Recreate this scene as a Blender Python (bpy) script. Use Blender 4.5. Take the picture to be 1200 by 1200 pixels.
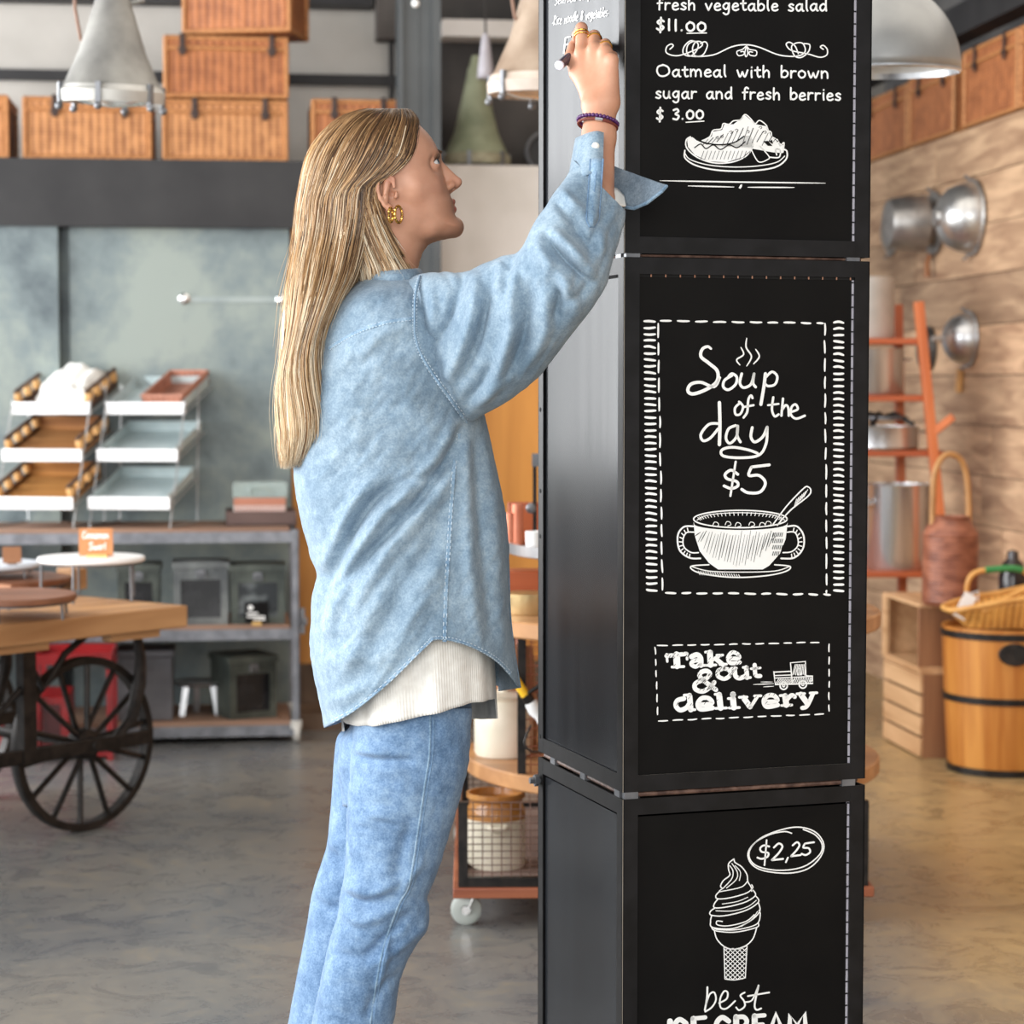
import bpy, bmesh, math, random
import numpy as np
from mathutils import Vector, Matrix, Euler, geometry
R_ = math.radians
random.seed(7)
rng = np.random.default_rng(11)
for o_ in list(bpy.data.objects): bpy.data.objects.remove(o_)
SC = bpy.context.scene
COL = SC.collection

# ---------------------------------------------------------------- camera, world, light, exposure
FPX = 2600.0; CAMH = 1.26; PITCH = R_(3.3); ZW = 3.70
cam_d = bpy.data.cameras.new('camera'); cam = bpy.data.objects.new('camera', cam_d); COL.objects.link(cam)
cam.location = (0, 0, CAMH); cam.rotation_euler = (R_(90) - PITCH, 0, 0)
cam_d.sensor_width = 36; cam_d.lens = 36 * FPX / 1200
cam_d.dof.use_dof = True; cam_d.dof.focus_distance = 3.66; cam_d.dof.aperture_fstop = 4.9
cam_d.clip_start = 0.05
SC.camera = cam
wd = bpy.data.worlds.new('world'); SC.world = wd; wd.use_nodes = True
bg = wd.node_tree.nodes['Background']; bg.inputs[0].default_value = (0.92, 0.96, 1.0, 1); bg.inputs[1].default_value = 0.85
def area(name, loc, target, sx, sy, power, col):
    l = bpy.data.lights.new(name, 'AREA'); l.shape = 'RECTANGLE'; l.size = sx; l.size_y = sy; l.energy = power; l.color = col
    o = bpy.data.objects.new(name, l); COL.objects.link(o); o.location = loc
    o.rotation_euler = (Vector(target) - Vector(loc)).to_track_quat('-Z', 'Y').to_euler()
    return o
# the shop's long glazed side on the left (daylight), and an added fill behind the camera that lifts the lettering
area('daylight_window_wall', (-4.3, 5.0, 2.15), (0, 5.0, 2.0), 10.5, 2.6, 780, (0.97, 0.985, 1.0))
area('front_fill', (-0.9, -2.4, 2.3), (0.4, 5.0, 1.3), 4.0, 2.6, 235, (1.0, 0.98, 0.95))
area('ceiling_strip_lighting', (0.9, 6.0, 3.1), (0.9, 6.3, 0), 3.6, 3.0, 70, (1.0, 0.93, 0.84))
SC.view_settings.view_transform = 'Standard'
SC.view_settings.look = 'None'; SC.view_settings.gamma = 1.0; SC.view_settings.use_curve_mapping = False
SC.view_settings.exposure = 0.0

# ---------------------------------------------------------------- pixel / world helpers (photo treated as 1200 x 1200)
def ray(px, py):
    u = (px - 600) / FPX; v = -(py - 600) / FPX
    return Vector((u, math.cos(PITCH) + v * math.sin(PITCH), -math.sin(PITCH) + v * math.cos(PITCH)))
C0 = Vector((0, 0, CAMH))
def PX(px, py, Y):
    d = ray(px, py); return C0 + d * (Y / d.y)
def PH(px, py, z):
    d = ray(px, py); return C0 + d * ((z - CAMH) / d.z)
def PP(px, py, p0, n):
    d = ray(px, py); n = Vector(n); return C0 + d * ((Vector(p0) - C0).dot(n) / d.dot(n))
YAW = R_(7)
U = Vector((math.cos(YAW), math.sin(YAW), 0)); W = Vector((-math.sin(YAW), math.cos(YAW), 0))
def RM(u, w, z=0.0): return U * u + W * w + Vector((0, 0, z))
def PWm(px, py, w):           # pixel on the plane parallel to the back wall at depth w -> (u, z)
    p = PP(px, py, RM(0, w), W); return p.dot(U), p.z
def PUm(px, py, u):           # pixel on the plane parallel to the right wall at u -> (w, z)
    p = PP(px, py, RM(u, 0), U); return p.dot(W), p.z

def lin(c):
    c = c / 255.0
    return c / 12.92 if c <= 0.04045 else ((c + 0.055) / 1.055) ** 2.4
def S(r, g, b): return (lin(r), lin(g), lin(b), 1)

# ---------------------------------------------------------------- materials
def newmat(name):
    m = bpy.data.materials.new(name); m.use_nodes = True
    nt = m.node_tree; b = nt.nodes['Principled BSDF']
    return m, nt, b
def N(nt, t, **kw):
    n = nt.nodes.new(t)
    for k, v in kw.items():
        if k.startswith('i_'):
            key = k[2:]; key = int(key) if key.isdigit() else key.replace('_', ' ')
            n.inputs[key].default_value = v
        else: setattr(n, k, v)
    return n
def coords(nt, scale=(1, 1, 1), kind='Object', rot=(0, 0, 0)):
    tc = N(nt, 'ShaderNodeTexCoord'); mp = N(nt, 'ShaderNodeMapping')
    mp.inputs['Scale'].default_value = scale; mp.inputs['Rotation'].default_value = rot
    nt.links.new(tc.outputs[kind], mp.inputs[0]); return mp.outputs[0]
def ramp(nt, src, stops):
    r = N(nt, 'ShaderNodeValToRGB'); e = r.color_ramp.elements
    while len(e) < len(stops): e.new(0.5)
    for i, (p, c) in enumerate(stops): e[i].position = p; e[i].color = c
    nt.links.new(src, r.inputs[0]); return r.outputs[0]
def bump(nt, b, h, strength, dist=0.002):
    n = N(nt, 'ShaderNodeBump'); n.inputs['Strength'].default_value = strength; n.inputs['Distance'].default_value = dist
    nt.links.new(h, n.inputs['Height']); nt.links.new(n.outputs[0], b.inputs['Normal']); return n
def mat(name, a, c2=None, rough=0.5, metal=0.0, scale=(8, 8, 8), detail=4, lo=0.35, hi=0.65, bmp=0.0, bdist=0.002, coat=0.0, spec=None, sheen=0.0, kind='Object', emit=None):
    m, nt, b = newmat(name)
    if c2 is None: c2 = tuple(min(1, x * 1.25) for x in a[:3]) + (1,)
    co = coords(nt, scale, kind); nz = N(nt, 'ShaderNodeTexNoise', i_Scale=1.0, i_Detail=float(detail))
    nt.links.new(co, nz.inputs[0])
    nt.links.new(ramp(nt, nz.outputs[0], [(lo, a), (hi, c2)]), b.inputs['Base Color'])
    b.inputs['Roughness'].default_value = rough; b.inputs['Metallic'].default_value = metal
    if coat: b.inputs['Coat Weight'].default_value = coat
    if spec is not None: b.inputs['Specular IOR Level'].default_value = spec
    if sheen: b.inputs['Sheen Weight'].default_value = sheen
    if bmp: bump(nt, b, nz.outputs[0], bmp, bdist)
    return m
def wood(name, a, c2, axis=0, ring=14, rough=0.5, attr=False, stretch=12):
    m, nt, b = newmat(name)
    sc = [ring, ring, ring]; sc[axis] = ring / stretch
    co = coords(nt, tuple(sc)); nz = N(nt, 'ShaderNodeTexNoise', i_Scale=1.0, i_Detail=6.0, i_Distortion=0.6)
    if attr:
        at = N(nt, 'ShaderNodeAttribute', attribute_name='rnd'); ad = N(nt, 'ShaderNodeVectorMath', operation='ADD')
        ml = N(nt, 'ShaderNodeVectorMath', operation='SCALE'); ml.inputs['Scale'].default_value = 37.0
        nt.links.new(at.outputs['Color'], ml.inputs[0]); nt.links.new(co, ad.inputs[0]); nt.links.new(ml.outputs[0], ad.inputs[1]); co = ad.outputs[0]
    nt.links.new(co, nz.inputs[0]); col = ramp(nt, nz.outputs[0], [(0.3, a), (0.7, c2)])
    if attr:
        hs = N(nt, 'ShaderNodeHueSaturation'); mr = N(nt, 'ShaderNodeMapRange'); mr.inputs[3].default_value = 0.72; mr.inputs[4].default_value = 1.25
        nt.links.new(at.outputs['Fac'], mr.inputs[0]); nt.links.new(mr.outputs[0], hs.inputs['Value']); nt.links.new(col, hs.inputs['Color']); col = hs.outputs[0]
    nt.links.new(col, b.inputs['Base Color']); b.inputs['Roughness'].default_value = rough
    bump(nt, b, nz.outputs[0], 0.25, 0.002); return m
def wicker(name, a, c2, stake=0.03, weave=0.012, rough=0.6):
    m, nt, b = newmat(name)
    co = coords(nt)
    w1 = N(nt, 'ShaderNodeTexWave', bands_direction='X', i_Scale=0.314 / stake, i_Distortion=0.6); w1b = N(nt, 'ShaderNodeTexWave', bands_direction='Y', i_Scale=0.314 / stake, i_Distortion=0.6)
    w2 = N(nt, 'ShaderNodeTexWave', bands_direction='Z', i_Scale=0.314 / weave, i_Distortion=1.0)
    nz = N(nt, 'ShaderNodeTexNoise', i_Scale=16.0, i_Detail=5.0)
    for w in (w1, w1b, w2): nt.links.new(co, w.inputs[0])
    nt.links.new(co, nz.inputs[0])
    mu = N(nt, 'ShaderNodeMath', operation='MULTIPLY'); nt.links.new(w1.outputs['Fac'], mu.inputs[0]); nt.links.new(w1b.outputs['Fac'], mu.inputs[1]); mu.inputs[1].default_value = 1
    mx = N(nt, 'ShaderNodeMath', operation='MAXIMUM'); nt.links.new(w1.outputs['Fac'], mx.inputs[0]); nt.links.new(mu.outputs[0], mx.inputs[1])
    ad0 = N(nt, 'ShaderNodeMath', operation='MULTIPLY_ADD'); ad0.inputs[1].default_value = 0.30; nt.links.new(mx.outputs[0], ad0.inputs[0]); nt.links.new(nz.outputs[0], ad0.inputs[2])
    ad = N(nt, 'ShaderNodeMath', operation='MULTIPLY_ADD'); ad.inputs[1].default_value = 0.18; nt.links.new(w2.outputs['Fac'], ad.inputs[0]); nt.links.new(ad0.outputs[0], ad.inputs[2])
    nt.links.new(ramp(nt, ad.outputs[0], [(0.42, a), (0.92, c2)]), b.inputs['Base Color'])
    b.inputs['Roughness'].default_value = rough; bump(nt, b, ad.outputs[0], 0.7, 0.006); return m

# ---------------------------------------------------------------- mesh builder
class MB:
    def __init__(s): s.v = []; s.f = []; s.a = []; s.m = Matrix.Identity(4); s.rnd = 0.5
    def add(s, vs, fs):
        k = len(s.v); s.v += [s.m @ Vector(p) for p in vs]; s.f += [tuple(i + k for i in f) for f in fs]; s.a += [s.rnd] * len(fs)
        return s
    def box(s, c, d, rot=None, taper=1.0):
        hx, hy, hz = d[0] / 2, d[1] / 2, d[2] / 2; c = Vector(c)
        vs = [Vector((x * hx * (taper if z > 0 else 1), y * hy * (taper if z > 0 else 1), z * hz)) for z in (-1, 1) for y in (-1, 1) for x in (-1, 1)]
        if rot is not None: vs = [rot @ p for p in vs]
        return s.add([p + c for p in vs], [(0, 2, 3, 1), (4, 5, 7, 6), (0, 1, 5, 4), (2, 6, 7, 3), (0, 4, 6, 2), (1, 3, 7, 5)])
    def b2(s, p, q):
        return s.box([(a + b) / 2 for a, b in zip(p, q)], [abs(b - a) for a, b in zip(p, q)])
    def bar(s, p, q, w, h=None, up=(0, 0, 1)):
        p = Vector(p); q = Vector(q); h = h or w; d = q - p; L = d.length; x = d.normalized(); u = Vector(up)
        if abs(x.dot(u)) > 0.98: u = Vector((0, 1, 0))
        y = u.cross(x).normalized(); z = x.cross(y)
        return s.box((p + q) / 2, (L, w, h), Matrix((x, y, z)).transposed())
    def tube(s, pts, r, n=8, closed=False, cap=True, flat=1.0):
        pts = [Vector(p) for p in pts]; k = len(pts); rs = r if isinstance(r, (list, tuple)) else [r] * k
        vs = []; ref = None
        for i in range(k):
            a = pts[(i - 1) % k] if (closed or i > 0) else pts[i]; b = pts[(i + 1) % k] if (closed or i < k - 1) else pts[i]
            t = (b - a); t = t.normalized() if t.length > 1e-9 else Vector((0, 0, 1))
            if ref is None: ref = Vector((0, 0, 1)) if abs(t.z) < 0.9 else Vector((1, 0, 0))
            x = (ref - t * ref.dot(t)); x = x.normalized() if x.length > 1e-6 else t.orthogonal().normalized(); y = t.cross(x); ref = x
            for j in range(n):
                an = 2 * math.pi * j / n; vs.append(pts[i] + (x * math.cos(an) + y * math.sin(an) * flat) * rs[i])
        fs = []
        for i in range(k if closed else k - 1):
            for j in range(n):
                i2 = (i + 1) % k; j2 = (j + 1) % n; fs.append((i * n + j, i * n + j2, i2 * n + j2, i2 * n + j))
        if cap and not closed: fs += [tuple(range(n))[::-1], tuple((k - 1) * n + j for j in range(n))]
        return s.add(vs, fs)
    def lathe(s, prof, n=32, c=(0, 0, 0), rot=None, a0=0, a1=2 * math.pi, ang=None):
        full = abs(a1 - a0 - 2 * math.pi) < 1e-6; c = Vector(c); vs = []; k = len(prof); cols = n if full else n + 1
        for j in range(cols):
            an = a0 + (a1 - a0) * j / n
            for r, z in prof:
                p = Vector((r * math.cos(an), r * math.sin(an), z)); vs.append((rot @ p if rot is not None else p) + c)
        fs = []
        for j in range(n):
            j2 = (j + 1) % cols
            for i in range(k - 1): fs.append((j * k + i, j2 * k + i, j2 * k + i + 1, j * k + i + 1))
        return s.add(vs, fs)
    def loft(s, rings, cap=True, closed=True):
        n = len(rings[0]); vs = [p for r in rings for p in r]; fs = []
        for i in range(len(rings) - 1):
            for j in range(n if closed else n - 1):
                j2 = (j + 1) % n; fs.append((i * n + j, i * n + j2, (i + 1) * n + j2, (i + 1) * n + j))
        if cap: fs += [tuple(range(n))[::-1], tuple((len(rings) - 1) * n + j for j in range(n))]
        return s.add(vs, fs)
    def prism(s, poly, z0, z1):
        n = len(poly); vs = [(x, y, z0) for x, y in poly] + [(x, y, z1) for x, y in poly]
        fs = [tuple(range(n))[::-1], tuple(range(n, 2 * n))] + [(i, (i + 1) % n, n + (i + 1) % n, n + i) for i in range(n)]
        return s.add(vs, fs)
    def sphere(s, c, r, nu=20, nv=12, sc=(1, 1, 1), rot=None):
        rings = []; c = Vector(c)
        prof = [(max(1e-5, math.sin(math.pi * i / nv)) * r, -math.cos(math.pi * i / nv) * r) for i in range(nv + 1)]
        k = len(s.v); s.lathe(prof, nu, (0, 0, 0))
        inv = s.m.inverted()
        for i in range(k, len(s.v)):
            p = inv @ s.v[i]; p = Vector((p.x * sc[0], p.y * sc[1], p.z * sc[2])); s.v[i] = s.m @ ((rot @ p if rot is not None else p) + c)
        return s
WM = {}
def link(o): COL.objects.link(o); return o
def obj(name, mb, m, parent=None, world=False, bevel=0.0, seg=2, sharp=38, solid=0.0, sub=0, merge=True):
    vs = mb.v
    if parent is not None and world:
        inv = WM[parent.name].inverted(); vs = [inv @ Vector(p) for p in vs]
    me = bpy.data.meshes.new(name); me.from_pydata([tuple(p) for p in vs], [], mb.f)
    if len(set(mb.a)) > 1:
        at = me.attributes.new('rnd', 'FLOAT', 'FACE'); at.data.foreach_set('value', mb.a)
    bm = bmesh.new(); bm.from_mesh(me)
    if merge: bmesh.ops.remove_doubles(bm, verts=bm.verts, dist=1e-5)
    bmesh.ops.recalc_face_normals(bm, faces=bm.faces); bm.to_mesh(me); bm.free()
    for p in me.polygons: p.use_smooth = True
    me.set_sharp_from_angle(angle=R_(sharp))
    if m is not None: me.materials.append(m)
    o = bpy.data.objects.new(name, me); link(o)
    if parent is not None: o.parent = parent; WM[o.name] = WM[parent.name]
    else: WM[o.name] = Matrix.Identity(4)
    if bevel: b = o.modifiers.new('bevel', 'BEVEL'); b.width = bevel; b.segments = seg; b.limit_method = 'ANGLE'; b.angle_limit = R_(40)
    if solid: b = o.modifiers.new('solid', 'SOLIDIFY'); b.thickness = solid; b.offset = 0
    if sub: b = o.modifiers.new('sub', 'SUBSURF'); b.levels = sub; b.render_levels = sub
    return o
def tag(o, label=None, cat=None, group=None, kind=None):
    if label: o['label'] = label
    if cat: o['category'] = cat
    if group: o['group'] = group
    if kind: o['kind'] = kind
    return o
def thing(name, label, cat, loc=(0, 0, 0), rotz=0.0, group=None, rot=None):
    o = bpy.data.objects.new(name, None); link(o); o.empty_display_size = 0.05
    o.location = loc; o.rotation_euler = rot or (0, 0, rotz)
    WM[o.name] = Matrix.Translation(loc) @ Euler(rot or (0, 0, rotz)).to_matrix().to_4x4()
    return tag(o, label, cat, group)
def struct(name, mb, m, bevel=0.0): return tag(obj(name, mb, m, bevel=bevel), kind='structure')
def dup(root, loc, rotz, label, group=None):
    r = root.copy(); link(r); r.location = loc; r.rotation_euler = (0, 0, rotz); r['label'] = label
    if group: r['group'] = group
    WM[r.name] = Matrix.Translation(loc) @ Matrix.Rotation(rotz, 4, 'Z')
    for ch in list(root.children):
        c = ch.copy(); link(c); c.parent = r
        for g in list(ch.children):
            d = g.copy(); link(d); d.parent = c
    return r
def cr(pts, k=8, closed=False):     # Catmull-Rom through points of any dimension
    P = [np.array(p, float) for p in pts]; n = len(P)
    if n < 3 and not closed: return [P[0] + (P[-1] - P[0]) * i / k for i in range(k + 1)]
    out = []
    for i in range(n if closed else n - 1):
        if closed: a, b, c, d = P[(i - 1) % n], P[i], P[(i + 1) % n], P[(i + 2) % n]
        else: a, b, c, d = P[max(i - 1, 0)], P[i], P[i + 1], P[min(i + 2, n - 1)]
        for j in range(k):
            t = j / k; out.append(0.5 * ((2 * b) + (c - a) * t + (2 * a - 5 * b + 4 * c - d) * t * t + (3 * b - a - 3 * c + d) * t ** 3))
    if not closed: out.append(P[-1])
    return out

# shared materials
M_black_steel = mat('black_steel', S(24, 23, 23), S(36, 35, 35), rough=0.42, metal=0.3, scale=(30, 30, 30))
M_dark_iron = mat('dark_iron', S(26, 24, 23), S(48, 43, 40), rough=0.45, metal=0.5, scale=(40, 40, 40))
M_grey_steel = mat('grey_steel', S(104, 106, 110), S(132, 133, 136), rough=0.4, metal=0.6, scale=(20, 20, 20))
M_chrome = mat('chrome', S(200, 200, 200), S(225, 225, 225), rough=0.2, metal=1.0)
M_alu = mat('aluminium', S(185, 187, 190), S(215, 216, 218), rough=0.32, metal=0.9, scale=(14, 14, 3))
M_brass = mat('gold', S(225, 170, 80), S(240, 195, 110), rough=0.25, metal=1.0)
M_white = mat('white_enamel', S(238, 238, 236), S(248, 248, 247), rough=0.35)
M_leather = mat('dark_leather', S(42, 28, 24), S(66, 46, 38), rough=0.55)
M_chalk = mat('white_paint', S(240, 240, 236), S(250, 250, 248), rough=0.7)
# ---------------------------------------------------------------- the room
WB = 8.40; UR = 2.72; ZT = 2.22        # back wall depth, plank wall side, top of plank wall
def floor_mat():
    m, nt, b = newmat('polished_concrete')
    co = coords(nt)
    n1 = N(nt, 'ShaderNodeTexNoise', i_Scale=0.9, i_Detail=8.0, i_Roughness=0.62, i_Distortion=0.8); n2 = N(nt, 'ShaderNodeTexNoise', i_Scale=7.0, i_Detail=9.0, i_Roughness=0.7, i_Distortion=1.2)
    nt.links.new(co, n1.inputs[0]); nt.links.new(co, n2.inputs[0])
    c1 = ramp(nt, n1.outputs[0], [(0.32, S(82, 86, 92)), (0.5, S(112, 112, 110)), (0.68, S(138, 130, 116))])
    c2 = ramp(nt, n2.outputs[0], [(0.35, S(84, 88, 94)), (0.55, S(118, 118, 116)), (0.75, S(152, 138, 112))])
    mx = N(nt, 'ShaderNodeMix', data_type='RGBA'); mx.inputs[0].default_value = 0.5
    nt.links.new(c1, mx.inputs[6]); nt.links.new(c2, mx.inputs[7])
    # warm reflection of the lit plank wall, painted into the floor colour
    sp = N(nt, 'ShaderNodeSeparateXYZ'); nt.links.new(co, sp.inputs[0])
    ad = N(nt, 'ShaderNodeMath', operation='MULTIPLY_ADD'); ad.inputs[1].default_value = 1.1; nt.links.new(n1.outputs[0], ad.inputs[0]); nt.links.new(sp.outputs[0], ad.inputs[2])
    mr = N(nt, 'ShaderNodeMapRange'); mr.inputs[1].default_value = 1.15; mr.inputs[2].default_value = 1.75; mr.inputs[4].default_value = 0.75
    nt.links.new(ad.outputs[0], mr.inputs[0])
    c3 = ramp(nt, n2.outputs[0], [(0.3, S(142, 118, 76)), (0.7, S(210, 176, 116))])
    m2 = N(nt, 'ShaderNodeMix', data_type='RGBA'); nt.links.new(mr.outputs[0], m2.inputs[0]); nt.links.new(mx.outputs[2], m2.inputs[6]); nt.links.new(c3, m2.inputs[7])
    nt.links.new(m2.outputs[2], b.inputs['Base Color'])
    nt.links.new(ramp(nt, n2.outputs[0], [(0.3, (0.2, 0.2, 0.2, 1)), (0.75, (0.42, 0.42, 0.42, 1))]), b.inputs['Roughness'])
    bump(nt, b, n2.outputs[0], 0.12, 0.003)
    return m
mb = MB(); mb.b2((-7, -2.5, -0.08), (6, 13, 0.0)); struct('floor', mb, floor_mat())
def patina(name, cs, sc=2.2, rough=0.5, off=0.0):
    m, nt, b = newmat(name); co = coords(nt, (sc, sc, sc))
    n1 = N(nt, 'ShaderNodeTexNoise', i_Scale=1.0, i_Detail=7.0, i_Roughness=0.6, i_Distortion=0.5); nt.links.new(co, n1.inputs[0])
    n2 = N(nt, 'ShaderNodeTexNoise', i_Scale=3.3, i_Detail=6.0, i_Roughness=0.65); nt.links.new(co, n2.inputs[0])
    ad = N(nt, 'ShaderNodeMath', operation='MULTIPLY_ADD'); ad.inputs[1].default_value = 0.5; nt.links.new(n2.outputs[0], ad.inputs[0]); nt.links.new(n1.outputs[0], ad.inputs[2])
    nt.links.new(ramp(nt, ad.outputs[0], [(0.55 + 0.16 * i, c) for i, c in enumerate(cs)]), b.inputs['Base Color'])
    b.inputs['Roughness'].default_value = rough; bump(nt, b, n2.outputs[0], 0.1, 0.003); return m
M_patina = patina('zinc_patina', [S(80, 92, 98), S(118, 131, 133), S(146, 156, 150)], 1.9)
M_orange_wood = wood('amber_plywood', S(186, 120, 50), S(228, 160, 78), axis=2, ring=9, rough=0.45)
M_block = mat('grey_painted_blockwork', S(180, 176, 169), S(196, 192, 185), rough=0.8, scale=(3, 3, 3))
M_pale = mat('pale_plaster', S(196, 190, 182), S(214, 208, 202), rough=0.7, scale=(3, 3, 3))
M_beamblack = mat('black_painted_steel', S(33, 32, 34), S(46, 45, 46), rough=0.6, scale=(5, 5, 5))
M_plank = wood('pale_reclaimed_planks', S(146, 112, 86), S(204, 170, 136), axis=1, ring=22, rough=0.65, attr=True, stretch=14)
M_ceil = mat('ceiling_black', S(30, 30, 31), S(44, 44, 44), rough=0.85)
RMAT = Matrix.Rotation(YAW, 4, 'Z')       # room frame: x = u along the back wall, y = w away from the camera
def rb(): m = MB(); m.m = RMAT.copy(); return m
EDGE = PWm(343, 600, WB)[0]
SPL = PWm(72, 400, WB)[0]
zb = PWm(200, 266, WB - 0.06)[1]; zt = PWm(200, 187, WB - 0.06)[1]
# wall behind the sliding panels, black header with its ledge, blockwork above
mb = rb(); mb.b2((-2.0, WB + 0.06, 0), (EDGE, WB + 0.2, zb)); struct('wall_back', mb, M_patina)
mb = rb(); mb.b2((SPL + 0.03, WB, 0.02), (EDGE - 0.005, WB + 0.05, zb + 0.01)); door = tag(obj('door_1', mb, M_patina, bevel=0.004), kind='structure')
hb = rb()
for px in (216, 330):
    u_, z_ = PWm(px, 350 + (px - 216) * 0.012, WB); hb.lathe([(0.001, 0.012), (0.014, 0.012), (0.02, 0.008), (0.022, 0)], 20, (u_, WB - 0.001, z_), Matrix.Rotation(R_(90), 3, 'X'))
obj('door_stud', hb, M_chrome, door)
u0_, z0_ = PWm(222, 351, WB); u1_, z1_ = PWm(326, 352, WB)
mb = rb(); mb.b2((u0_, WB - 0.004, z0_ - 0.010), (u1_, WB + 0.001, z0_ + 0.010)); obj('door_plate', mb, mat('pale_scuffed_zinc', S(138, 150, 150), S(160, 170, 168), rough=0.45), door)
mb = rb(); mb.b2((-2.0, WB - 0.04, 0.02), (SPL - 0.004, WB + 0.045, zb + 0.01)); tag(obj('door_2', mb, M_patina, bevel=0.004), kind='structure')
mb = rb(); mb.b2((-2.0, WB - 0.06, zb), (EDGE + 0.07, WB + 0.75, zt)); struct('trim_1', mb, M_beamblack)
mb = rb(); mb.b2((-2.0, WB + 0.75, zt - 0.3), (2.0, WB + 0.9, 3.5)); struct('wall_upper', mb, M_block)
# mortar courses / pipes on the upper wall
Wp = WB + 0.75
zp = PWm(100, 90, Wp)[1]
mb = rb(); mb.b2((-2.0, Wp - 0.05, zp - 0.02), (PWm(468, 100, Wp)[0], Wp + 0.001, zp + 0.02)); struct('trim_2', mb, M_beamblack)
ztop = PWm(100, 6, Wp)[1]
mb = rb(); mb.b2((-2.0, Wp - 0.12, ztop), (PWm(435, 6, Wp)[0], Wp + 0.001, ztop + 0.3)); struct('trim_3', mb, M_beamblack)
# amber wood partition right of the sliding panels and pale band with a ledge above it
pl = PWm(515, 193, WB - 0.02)
u_o = 1.9
zpb = PWm(560, 330, WB)[1]
mb = rb(); mb.b2((EDGE + 0.0, WB + 0.02, 0), (u_o, WB + 0.12, zb if False else zpb)); struct('wall_amber', mb, M_orange_wood)
u_c = PWm(470, 200, WB)[0]
mb = rb(); mb.b2((EDGE + 0.0, WB + 0.02, zpb), (u_c, WB + 0.12, zb)); struct('wall_amber_upper', mb, M_orange_wood)
mb = rb(); mb.b2((u_c, WB - 0.02, zpb), (u_o, WB + 0.75, pl[1])); struct('wall_pale', mb, M_pale)
mb = rb(); mb.b2((PWm(515, 100, Wp)[0] - 0.1, Wp - 0.25, pl[1]), (2.0, Wp - 0.2, 3.5)); struct('wall_recess', mb, mat('dark_recess_paint', S(52, 49, 47), S(88, 82, 78), rough=0.8, scale=(2, 2, 2)))
mb = rb(); mb.b2((PWm(515, 30, Wp - 0.3)[0], Wp - 0.45, PWm(515, 42, Wp - 0.45)[1]), (2.0, Wp - 0.3, PWm(515, 22, Wp - 0.45)[1])); struct('trim_4', mb, M_pale)
mb = rb(); mb.b2((EDGE + 0.01, WB - 0.35, 0), (u_o, WB + 0.02, 0.06)); mb.b2((EDGE + 0.01, WB - 0.02, 0.06), (u_o, WB + 0.02, 0.2)); struct('baseboard_back', mb, mat('dark_brown_skirting', S(84, 66, 52), S(108, 86, 68), rough=0.7))
# steel column
mb = rb(); ua = PWm(468, 100, WB - 0.25)[0]; ub = PWm(516, 100, WB - 0.25)[0]; wd_ = 0.17
wc = WB - 0.25
mb.b2((ua, wc, 0), (ub, wc + 0.012, 3.5)); mb.b2((ua, wc + wd_, 0), (ub, wc + wd_ + 0.012, 3.5)); mb.b2((ua + 0.0, wc + 0.0, 0), (ua + 0.012, wc - 0.022, 3.5)); mb.b2((ub - 0.03, wc + 0.0, 0), (ub, wc - 0.02, 3.5)); mb.b2(((ua + ub) / 2 - 0.006, wc, 0), ((ua + ub) / 2 + 0.006, wc + wd_, 3.5))
struct('column', mb, mat('grey_painted_column', S(62, 66, 68), S(78, 82, 84), rough=0.5, scale=(3, 3, 3)))
# deeper rear wall seen through the gap, and plank wall on the right with its top
mb = rb(); mb.b2((1.5, 10.9, 0), (4.5, 11.0, 3.5)); struct('wall_rear', mb, M_block)
mb = rb(); zc = 0.0; rnd_ = random.Random(3); hz = 0.186
ks = int(ZT / hz) + 1
for k in range(ks):
    z0 = k * ZT / ks; z1 = (k + 1) * ZT / ks - 0.004; y = 3.0 - rnd_.random() * 1.5
    while y < 10.9:
        L = 0.9 + rnd_.random() * 1.5; mb.rnd = min(1, max(0, (0.55 + rnd_.random() * .6) if k < 8 else rnd_.random() * .75)); dx = rnd_.random() * 0.006
        mb.b2((UR + dx, y, z0), (UR + 0.05, min(y + L - 0.004, 10.9), z1)); y += L
struct('wall_right', mb, M_plank)
mb = rb(); mb.b2((UR + 0.02, 2.0, 0), (UR + 0.5, 10.9, ZT - 0.003)); struct('wall_right_core', mb, mat('dark_timber_core', S(70, 52, 40), S(90, 66, 50), rough=0.8))
mb = rb(); mb.b2((UR + 0.5, 1.5, 0), (UR + 0.6, 10.9, 3.5)); struct('wall_right_upper', mb, mat('dark_grey_wall', S(88, 88, 90), S(120, 118, 116), rough=0.8, scale=(2, 2, 2)))
zs_ = PUm(1150, 25, UR)[1]
mb = rb(); mb.b2((UR + 0.02, 4.5, zs_), (UR + 0.12, 10.5, zs_ + 0.12)); struct('trim_5', mb, M_beamblack)
mb = rb(); mb.b2((-4.2, 2.6, 3.5), (3.3, 11, 3.6)); struct('ceiling', mb, M_ceil)
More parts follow.
